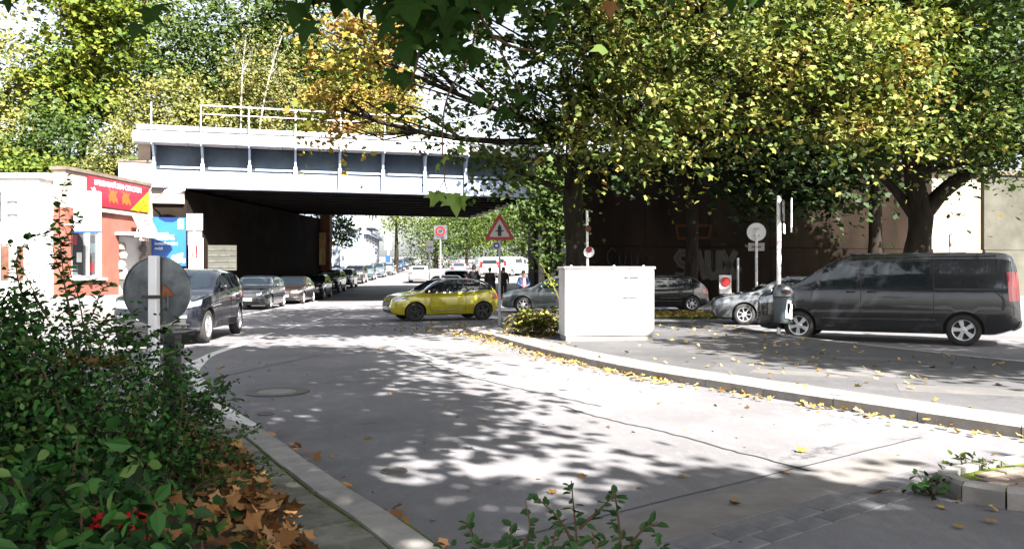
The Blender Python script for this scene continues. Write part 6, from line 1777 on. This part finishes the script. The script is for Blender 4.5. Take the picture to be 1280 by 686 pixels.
# weeds at the island corner
for (x, y, s, m_, lab) in ((2.84, 5.42, .10, 'leaf_bush', 'small green weed growing at the rounded kerb corner'), (3.34, 5.86, .13, 'leaf_bright', 'pale green weed tuft behind the brick paved island edge')):
    w = empty('weed', (x, y, 0), 0, lab, 'weed')
    n = 70
    P = rng.normal(size=(n, 3)) * np.array([s * .75, s * .55, s * .35]) + np.array([0, 0, s * .75]); P[:, 2] = np.abs(P[:, 2])
    link('leaves', cloud_mesh('leaves', P, leaf_normals(n), rng.uniform(.04, .075, n), OVAL), w, M[m_])
    mb = MB()
    for p in P[::4]: mb.tube([(0, 0, 0), tuple(p)], .003, 4)
    mb.build('stems', M['twig'], w)

# ------------------------------------------------------------------ fallen leaves
LITTER = (np.array([(0, 0, 0), (.16, -.06, -.01), (.44, -.02, .06), (.36, .18, -.03), (.62, .46, .10), (.40, .52, -.02), (.24, .66, -.04), (0, 1.0, .12), (-.24, .66, -.04), (-.40, .52, .02), (-.62, .46, -.10), (-.36, .18, -.03), (-.44, -.02, .06), (-.16, -.06, -.01), (0, .4, .04)]), [(14, i, (i + 1) % 14) for i in range(14)])
def scatter(name, pts, size, mat, z=.012, tmpl=MAPLE, curl=.35):
    P = np.array(pts, float); n = len(P)
    N = np.array([0, 0, 1.0]) + rng.normal(size=(n, 3)) * curl
    o = link(name, cloud_mesh(name, P, N, size * rng.uniform(.6, 1.2, n), tmpl, rng.normal(size=(n, 3))), None, mat)
    o['kind'] = 'stuff'
    return o
pts = []
fr = resample(front, .05)
for p in fr:
    if p.y > 20.6: continue
    dens = 1.8 if p.y > 11 else .9
    for _ in range(np.random.default_rng(int(p.y * 997)).poisson(dens)):
        d_ = abs(random.gauss(0, .05 + .012 * p.y)) + .02
        t = Vector((-.9, -.45)) * d_
        pts.append((p.x + t.x + random.gauss(0, .04), p.y + t.y, .014 + random.random() * .03))
for _ in range(110):
    p = random.choice(fr); t = Vector((.9, .45)) * random.uniform(.1, 2.5)
    if p.y < 21: pts.append((p.x + t.x, p.y + t.y, .135))
for _ in range(230):
    x, y = random.uniform(3.2, 8.5), random.uniform(9.5, 22)
    if inside(Vector((x, y)), [Vector((q[0], q[1])) for q in poly]): pts.append((x, y, .136))
for _ in range(260):
    pts.append((random.gauss(-1.6, 1.1), random.gauss(22.5, 1.3), .012))
for _ in range(170): pts.append((random.gauss(0.6, .7), random.gauss(18.6, .7), .137))
for _ in range(70):
    pts.append((random.uniform(-5, 5), random.uniform(4.6, 17), .012))
for (x, y) in ((2.75, 5.15), (2.95, 5.25), (2.62, 4.72), (2.9, 4.8), (3.5, 4.72), (2.5, 5.5), (3.05, 5.05)): pts.append((x, y, .02))
scatter('fallen_leaves', pts, .072, M['leaf_yellowlitter'], tmpl=LITTER)
scatter('fallen_leaves', [(random.uniform(4.6, 9.4), random.uniform(27, 30.6), .09) for _ in range(900)], .14, M['leaf_yellowlitter'])
scatter('road_crumbs', [(random.uniform(-5, 5), random.uniform(4.4, 16), .006) for _ in range(160)], .04, M['leaf_litter'])
gl = []
for p in resample(g_s, .06):
    if p.x > -3.2 and random.random() < .35: gl.append((p.x + random.gauss(.03, .05), p.y + random.gauss(0.03, .05), .03 + random.random() * .02))
scatter('fallen_leaves', gl, .085, M['leaf_litter'])

# grass and moss in joints of the island, verge grass
n = 1500
P = np.stack([rng.uniform(4.5, 9.5, n), rng.uniform(26.9, 30.8, n), np.full(n, .07)], 1)
o = link('verge_grass', cloud_mesh('verge_grass', P, rng.normal(size=(n, 3)) * np.array([1, 1, .2]), rng.uniform(.05, .14, n), BLADE, np.array([0, 0, 1.0]) + rng.normal(size=(n, 3)) * .35), None, M['leaf_grass']); o['kind'] = 'stuff'
P = []
for _ in range(420):
    p = Vector((random.uniform(2.9, 5.2), random.uniform(4.9, 6.6)))
    if inside(p, ipoly) and (math.sin(p.x * 5.1 + p.y * 3.3) + random.gauss(0, .5)) > .45: P.append((p.x, p.y, .10))
P = np.array(P)
o = link('joint_grass', cloud_mesh('joint_grass', P, rng.normal(size=(len(P), 3)) * np.array([1, 1, .2]), rng.uniform(.02, .05, len(P)), BLADE, np.array([0, 0, 1.0]) + rng.normal(size=(len(P), 3)) * .5), None, M['leaf_grass']); o['kind'] = 'stuff'
# ------------------------------------------------------------------ planting beside the camera
def near_shrub(name, label, base, blobs, mat, size, per, spread, tmpl=OVAL, stems=40, rt=.012, parts=0, leafname='leaf'):
    """blobs of leafy twigs; the first `parts` leaves nearest the camera are objects of their own"""
    o = empty(name, base, 0, label, 'shrub')
    b = np.array(base, float)
    P, C = clusters(blobs, size, per, spread, .8)
    P = P[P[:, 2] > .06]
    mb = MB()
    allc = np.concatenate(C)
    for j in rng.permutation(len(allc))[:stems]:
        e = Vector(allc[j]); s = Vector((b[0] + random.gauss(0, .35), b[1] + random.gauss(0, .35), b[2]))
        s = s.lerp(Vector((e.x, e.y, s.z)), .55)
        m_ = s.lerp(e, .5) + Vector((random.gauss(0, .08), random.gauss(0, .08), .15))
        mb.tube([(s * (1 - t) ** 2 + m_ * 2 * t * (1 - t) + e * t * t) - Vector(base) for t in np.linspace(0, 1, 6)], [rt * (1 - .13 * i) for i in range(6)], 5)
    mb.build('stems', M['twig'], o)
    N = leaf_normals(len(P), .5, .2, .8)
    S = size * rng.uniform(.6, 1.25, len(P))
    if parts:
        d = np.linalg.norm(P - np.array([0, 0, 1.5]), axis=1) / S
        order = np.argsort(d)
        near, rest = order[:parts], order[parts:]
        leaf_objs(o, P[near] - b, N[near], S[near], tmpl, mat)
    else: rest = np.arange(len(P))
    f = link('foliage', cloud_mesh('foliage', P[rest] - b, N[rest], S[rest], tmpl), o, mat)
    if parts: f['kind'] = 'stuff'
    return o

def leaf_objs(parent, P, N, S, tmpl, mat, A=None, name='leaf'):
    T, F = tmpl
    key = (id(T), mat.name)
    if key not in leaf_objs.cache:
        me = bpy.data.meshes.new(name); me.from_pydata([tuple(p) for p in T], [], F); me.materials.append(mat)
        leaf_objs.cache[key] = me
    me = leaf_objs.cache[key]
    for k in range(len(P)):
        n = Vector(N[k]).normalized()
        a = Vector(A[k]) if A is not None else Vector((random.gauss(0, 1), random.gauss(0, 1), random.gauss(-.35, 1)))
        a = (a - n * a.dot(n)).normalized(); b = a.cross(n)
        o = bpy.data.objects.new(name, me); COL.objects.link(o); o.parent = parent
        s = float(S[k])
        o.matrix_local = Matrix(((b.x * s, a.x * s, n.x * s, P[k][0]), (b.y * s, a.y * s, n.y * s, P[k][1]), (b.z * s, a.z * s, n.z * s, P[k][2]), (0, 0, 0, 1)))
leaf_objs.cache = {}

# main hedge mass in the bed
near_shrub('bed_shrub', 'dark small-leaved shrub filling the bed in front of the round sign', (-2.3, 4.6, .2), [((-2.55, 4.9, .62), (.75, .8, .42), 240), ((-2.3, 4.5, .42), (.55, .8, .32), 150), ((-3.1, 5.3, .85), (.8, .8, .45), 190)], M['leaf_bush'], .042, 24, .12, OVAL, 70, .010, 150)
near_shrub('bed_shrub', 'taller leafy shrub at the picture edge before the white house', (-3.6, 4.9, .2), [((-3.5, 4.9, .82), (.6, .8, .38), 190), ((-3.15, 4.6, .50), (.6, .6, .45), 160), ((-4.2, 5.6, 1.05), (.9, .8, .5), 120), ((-3.75, 5.6, 1.2), (.42, .6, .32), 80)], M['leaf_bush'], .05, 24, .13, OVAL, 60, .012, 60)
near_shrub('bed_shrub', 'deep green broad-leaved ground shrub nearest the camera', (-1.5, 2.7, .2), [((-1.55, 2.7, .36), (.55, .6, .30), 120), ((-1.4, 3.1, .22), (.3, .5, .2), 50), ((-1.9, 3.2, .42), (.5, .6, .34), 110)], M['leaf_bush'], .075, 18, .13, OVAL, 40, .008, 260)
# twigs with small leaves reaching over the road edge and up against the light wall
def sprig(o, pts, r, leafsize, dens, mat, mb, base):
    pts = [Vector(p) for p in pts]
    line = [p for p, _ in smooth3([(p, 0.0) for p in pts], 6)]
    n = len(line)
    mb.tube([p - base for p in line], [r * (1 - .75 * i / n) for i in range(n)], 5)
    P, N, A = [], [], []
    for i in range(1, n):
        d = (line[i] - line[i - 1]); L = d.length; d.normalize()
        for _ in range(max(1, int(L * dens + random.random()))):
            p = line[i - 1].lerp(line[i], random.random())
            out = Vector((random.gauss(0, 1), random.gauss(0, 1), random.gauss(.15, .8))); out = (out - d * out.dot(d)).normalized()
            P.append(p - base + out * .004); A.append(out + d * .8); N.append(Vector((random.gauss(0, .5), random.gauss(-.2, .5), 1)))
    return P, N, A
sg = empty('climbing_twigs', (-3.0, 5.4, .3), 0, 'thin upright leafy twigs rising against the white house and shop', 'twigs')
base = Vector((-3.0, 5.4, .3)); mb = MB(); P, N, A = [], [], []
for line in ([at(105, 470, 5.3), at(88, 400, 5.3), at(78, 330, 5.3), at(74, 270, 5.3), at(82, 222, 5.3)], [at(95, 440, 5.4), at(84, 370, 5.4), at(68, 318, 5.4), at(62, 285, 5.4)], [at(110, 450, 5.3), at(100, 380, 5.3), at(88, 340, 5.3), at(76, 300, 5.3)], [at(110, 430, 5.2), at(128, 402, 5.2), at(150, 398, 5.2), at(168, 392, 5.2)],
             [at(100, 420, 5.2), at(118, 388, 5.2), at(126, 365, 5.2), at(140, 352, 5.2)], [at(60, 400, 5.4), at(40, 360, 5.4), at(22, 325, 5.4), at(8, 300, 5.4)], [at(30, 380, 5.2), at(20, 330, 5.2), at(35, 300, 5.2), at(58, 292, 5.2)], [at(150, 450, 5.6), at(178, 425, 5.6), at(205, 412, 5.6), at(226, 398, 5.6)], [at(120, 440, 5.0), at(140, 415, 5.0), at(158, 408, 5.0)], [at(80, 300, 5.3), at(92, 285, 5.3), at(98, 268, 5.3)], [at(84, 370, 5.4), at(110, 352, 5.4), at(132, 360, 5.4)]):
    a = sprig(sg, line, .006, .06, 85, M['leaf_bush'], mb, base)
    P += a[0]; N += a[1]; A += a[2]
mb.build('twig', M['twig'], sg)
link('foliage', cloud_mesh('foliage', np.array(P), np.array(N), rng.uniform(.035, .075, len(P)), OVAL, np.array(A)), sg, M['leaf_bush'])
sg = empty('spreading_twigs', (-2.0, 5.6, .4), 0, 'fine spreading twigs with tiny leaves reaching over the white edge line', 'twigs')
base = Vector((-2.0, 5.6, .4)); mb = MB(); P, N, A = [], [], []
for line in ([at(190, 560, 5.2), at(225, 510, 5.2), at(262, 488, 5.2), at(292, 480, 5.2)], [at(200, 540, 5.2), at(235, 500, 5.2), at(255, 500, 5.2), at(300, 510, 5.2)], [at(190, 520, 5.3), at(215, 478, 5.3), at(250, 474, 5.3)], [at(210, 570, 5.1), at(245, 530, 5.1), at(275, 520, 5.1), at(282, 495, 5.1)], [at(220, 600, 4.8), at(260, 585, 4.8), at(300, 575, 4.8), at(332, 578, 4.8)], [at(200, 600, 4.8), at(240, 560, 4.8), at(278, 555, 4.8), at(310, 545, 4.8)],
             [at(230, 620, 4.5), at(262, 610, 4.5), at(290, 600, 4.5), at(345, 596, 4.5)], [at(200, 500, 5.3), at(230, 480, 5.3), at(238, 468, 5.3)], [at(220, 530, 5.0), at(250, 515, 5.0), at(266, 490, 5.0), at(276, 470, 5.0)]):
    for k in range(2):
        l2 = [p + Vector((random.gauss(0, .03), random.gauss(0, .1), random.gauss(0, .03))) for p in line]
        a = sprig(sg, l2, .006, .04, 85, M['leaf_bush'], mb, base)
        P += a[0]; N += a[1]; A += a[2]
mb.build('twig', M['twig'], sg)
link('foliage', cloud_mesh('foliage', np.array(P), np.array(N), rng.uniform(.025, .05, len(P)), OVAL, np.array(A)), sg, M['leaf_privet'])

# orange leaves lying on the shrub and in the bed
pts = []
for (px, py, Y, n, sx, sy) in ((115, 452, 5.4, 26, 26, 5), (75, 462, 5.2, 6, 10, 6), (40, 466, 5.2, 4, 6, 5), (88, 489, 5.0, 3, 5, 3), (38, 432, 5.4, 3, 6, 6), (97, 530, 4.8, 3, 8, 4), (12, 535, 4.6, 2, 6, 4)):
    for _ in range(n):
        p = at(px + random.gauss(0, sx), py + random.gauss(0, sy), Y + random.gauss(0, .15)); pts.append(tuple(p))
scatter('caught_leaves', pts, .10, M['leaf_litter'], curl=.6)
li = []
for _ in range(420):
    y = random.uniform(3.4, 6.2); edge = -.80 - .50 * (y - 4.2)
    x = edge - abs(random.gauss(0, .32)) - .30
    li.append((x, y, .09 + random.random() * .12 + max(0, (edge - x - .3)) * .15))
lit = scatter('leaf_litter', li, .095, M['leaf_litter'], curl=.6, tmpl=LITTER)
rf = empty('red_flower', (-1.55, 3.25, .45), 0, 'small red flowers low in the green ground shrub', 'flower')
for p in ((-.15, .02, .02), (-.02, 0, .06), (.03, .05, .0)):
    q = rng.normal(size=(14, 3)) * .016 + np.array(p)
    link('petals', cloud_mesh('petals', q, rng.normal(size=(14, 3)), rng.uniform(.03, .05, 14), QUAD), rf, M['leaf_redflower'])
mb = MB()
for p in ((-.15, .02, .02), (-.02, 0, .06), (.03, .05, .0)): mb.tube([(p[0], p[1], -.3), p], .004, 4)
mb.build('stem', M['twig'], rf)

# the bush tips at the bottom edge in the middle
bt = empty('bottom_shrub', (0.15, 2.9, 0), 0, 'shrub with glossy oval leaves poking up at the bottom edge over the road', 'shrub')
base = Vector((0.15, 2.9, 0)); mb = MB(); P, N, A = [], [], []
stems = [[at(725, 760, 2.9), at(722, 690, 2.9), at(718, 645, 2.9), at(714, 600, 2.9)], [at(722, 690, 2.9), at(700, 650, 2.9), at(672, 622, 2.9)], [at(724, 660, 2.9), at(750, 636, 2.9), at(768, 618, 2.9)], [at(775, 760, 2.8), at(776, 690, 2.8), at(772, 640, 2.8), at(768, 616, 2.8)], [at(776, 700, 2.8), at(800, 665, 2.8), at(822, 652, 2.8)],
         [at(660, 760, 2.8), at(655, 690, 2.8), at(662, 660, 2.8), at(656, 622, 2.8)], [at(620, 760, 2.9), at(605, 700, 2.9), at(590, 665, 2.9), at(582, 652, 2.9)], [at(640, 760, 2.8), at(635, 700, 2.8), at(640, 655, 2.8)], [at(690, 760, 2.75), at(690, 700, 2.75), at(694, 660, 2.75)], [at(745, 760, 2.75), at(748, 700, 2.75), at(740, 665, 2.75)], [at(790, 760, 2.75), at(800, 710, 2.75), at(826, 690, 2.75)], [at(560, 760, 2.9), at(566, 712, 2.9), at(556, 684, 2.9)]]
for st in stems:
    a = sprig(bt, st, .007, .05, 62, M['leaf_privet'], mb, base)
    P += a[0]; N += a[1]; A += a[2]
for _ in range(170):
    p = at(random.gauss(690, 62), random.uniform(668, 740), random.uniform(2.7, 3.05)); P.append(p - base); N.append(Vector((random.gauss(0, .6), random.gauss(-.3, .6), 1))); A.append(Vector((random.gauss(0, 1), random.gauss(0, 1), random.gauss(.2, .6))))
mb.build('stem', M['twig'], bt)
k = min(300, len(P))
leaf_objs(bt, P[:k], N[:k], rng.uniform(.032, .056, k), OVAL, M['leaf_privet'], A[:k])
if len(P) > k:
    f = link('foliage', cloud_mesh('foliage', np.array(P[k:]), np.array(N[k:]), rng.uniform(.032, .056, len(P) - k), OVAL, np.array(A[k:])), bt, M['leaf_privet']); f['kind'] = 'stuff'

# ------------------------------------------------------------------ hanging maple twigs overhead: large leaves one by one
NEARLEAF_V = [(0, 0, 0), (.16, -.06, -.01), (.50, -.04, -.10), (.36, .10, -.03), (.34, .22, -.02), (.52, .30, -.08), (.68, .52, -.16), (.44, .50, -.07), (.27, .54, -.03), (.22, .72, -.06), (0, 1.05, -.16), (-.22, .72, -.06), (-.27, .54, -.03), (-.44, .50, -.07), (-.68, .52, -.16), (-.52, .30, -.08), (-.34, .22, -.02), (-.36, .10, -.03), (-.50, -.04, -.10), (-.16, -.06, -.01), (0, .36, .05)]
NEARLEAF = (np.array(NEARLEAF_V), [(20, i, (i + 1) % 20) for i in range(20)])
nb = near_tree.location.copy()
mb = MB(); P, N, S, A = [], [], [], []; P2, N2, S2, A2 = [], [], [], []
def twig(pts, r=.008):
    line = [p for p, _ in smooth3([(Vector(p), 0.0) for p in pts], 5)]
    mb.tube([p - nb for p in line], [r * (1 - .6 * i / len(line)) for i in range(len(line))], 6)
    return line
top = Vector((1.2, 3.2, 6.9))
def hang(px, py, Y, size, pale=False, dirn=None):
    p = at(px, py, Y)
    a = Vector((random.gauss(0, .35), random.gauss(0, .3), -1)) if dirn is None else Vector(dirn)
    n = Vector((random.gauss(0, .55), -random.uniform(.3, 1), random.uniform(.0, .8)))
    L = (P2, N2, S2, A2) if pale else (P, N, S, A)
    L[0].append(p - nb); L[1].append(n); L[2].append(size); L[3].append(a)
Yh = 4.3
twig([top, Vector((.6, 4.2, 4.6)), at(600, -60, Yh), at(596, 0, Yh), at(612, 40, Yh), at(640, 58, Yh), at(668, 64, Yh)], .014)
twig([top, Vector((0, 4.2, 4.8)), at(520, -50, Yh), at(470, -8, Yh), at(420, -4, Yh), at(380, 6, Yh), at(345, 2, Yh)], .012)
twig([at(520, -50, Yh), at(535, 10, Yh), at(525, 60, Yh), at(515, 100, Yh), at(498, 130, Yh)], .009)
twig([at(596, 0, Yh), at(590, 60, Yh), at(560, 120, 4.1), at(553, 170, 4.1), at(556, 225, 4.1), at(560, 240, 4.1)], .006)
twig([top, Vector((-1.6, 4.1, 4.9)), at(200, -50, 4.2), at(184, -4, 4.2), at(178, 18, 4.2)], .007)
twig([top, Vector((1.6, 4.1, 4.8)), at(930, -60, Yh), at(930, -6, Yh)], .008)
twig([at(612, 40, Yh), at(640, 90, 4.2), at(652, 120, 4.2)], .005)
for (cx, cy, sx, sy, n, s0, s1) in ((545, 20, 55, 24, 46, .11, .17), (500, 8, 60, 10, 16, .10, .16), (560, 62, 34, 24, 20, .09, .14), (505, 75, 14, 26, 8, .09, .13), (400, 2, 40, 7, 12, .11, .17), (640, 10, 30, 8, 8, .10, .14), (690, 4, 18, 12, 4, .09, .12), (500, 118, 14, 10, 5, .08, .12)):
    for _ in range(n): hang(cx + random.gauss(0, sx * .6), cy - 22 + random.gauss(0, sy * .6), Yh + random.gauss(0, .22), random.uniform(s0, s1))
for (px, py, s) in ((386, 26, .14), (372, 4, .16), (350, -4, .12), (425, -10, .15), (455, -8, .16), (478, 6, .12), (440, 0, .11), (178, 36, .11), (190, 12, .12), (198, 6, .10), (172, 30, .09), (30, -10, .10), (8, -2, .08), (918, -16, .13), (940, -14, .14), (955, -16, .12), (985, -22, .10), (628, 132, .13), (652, 118, .10), (640, 140, .09), (600, 116, .09), (690, 20, .1), (486, 130, .1), (508, 140, .1), (840, -10, .09)):
    hang(px, py, Yh + random.gauss(0, .1), s)
for (px, py, s, d_) in ((552, 240, .10, (-.4, 0, -1)), (566, 242, .12, (.1, 0, -1)), (578, 244, .09, (.6, 0, -.8)), (542, 240, .08, (-.2, 0, -1)), (556, 196, .05, (.3, 0, -1)), (572, 186, .06, (.9, 0, .2)), (548, 205, .05, (-.6, 0, -.6))):
    hang(px, py, 4.1, s, True, d_)
twig([at(556, 225, 4.1), at(548, 238, 4.1), at(545, 242, 4.1)], .003)
mb.build('twig', M['twig'], near_tree)
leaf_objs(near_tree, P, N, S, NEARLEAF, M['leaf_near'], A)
leaf_objs(near_tree, P2, N2, S2, NEARLEAF, M['leaf_nearpale'], A2)
leaf_objs(near_tree, [at(762, 2, 4.3) - nb], [Vector((.2, -1, .3))], [.10], NEARLEAF, M['leaf_litter'], [Vector((0, 0, -1))])
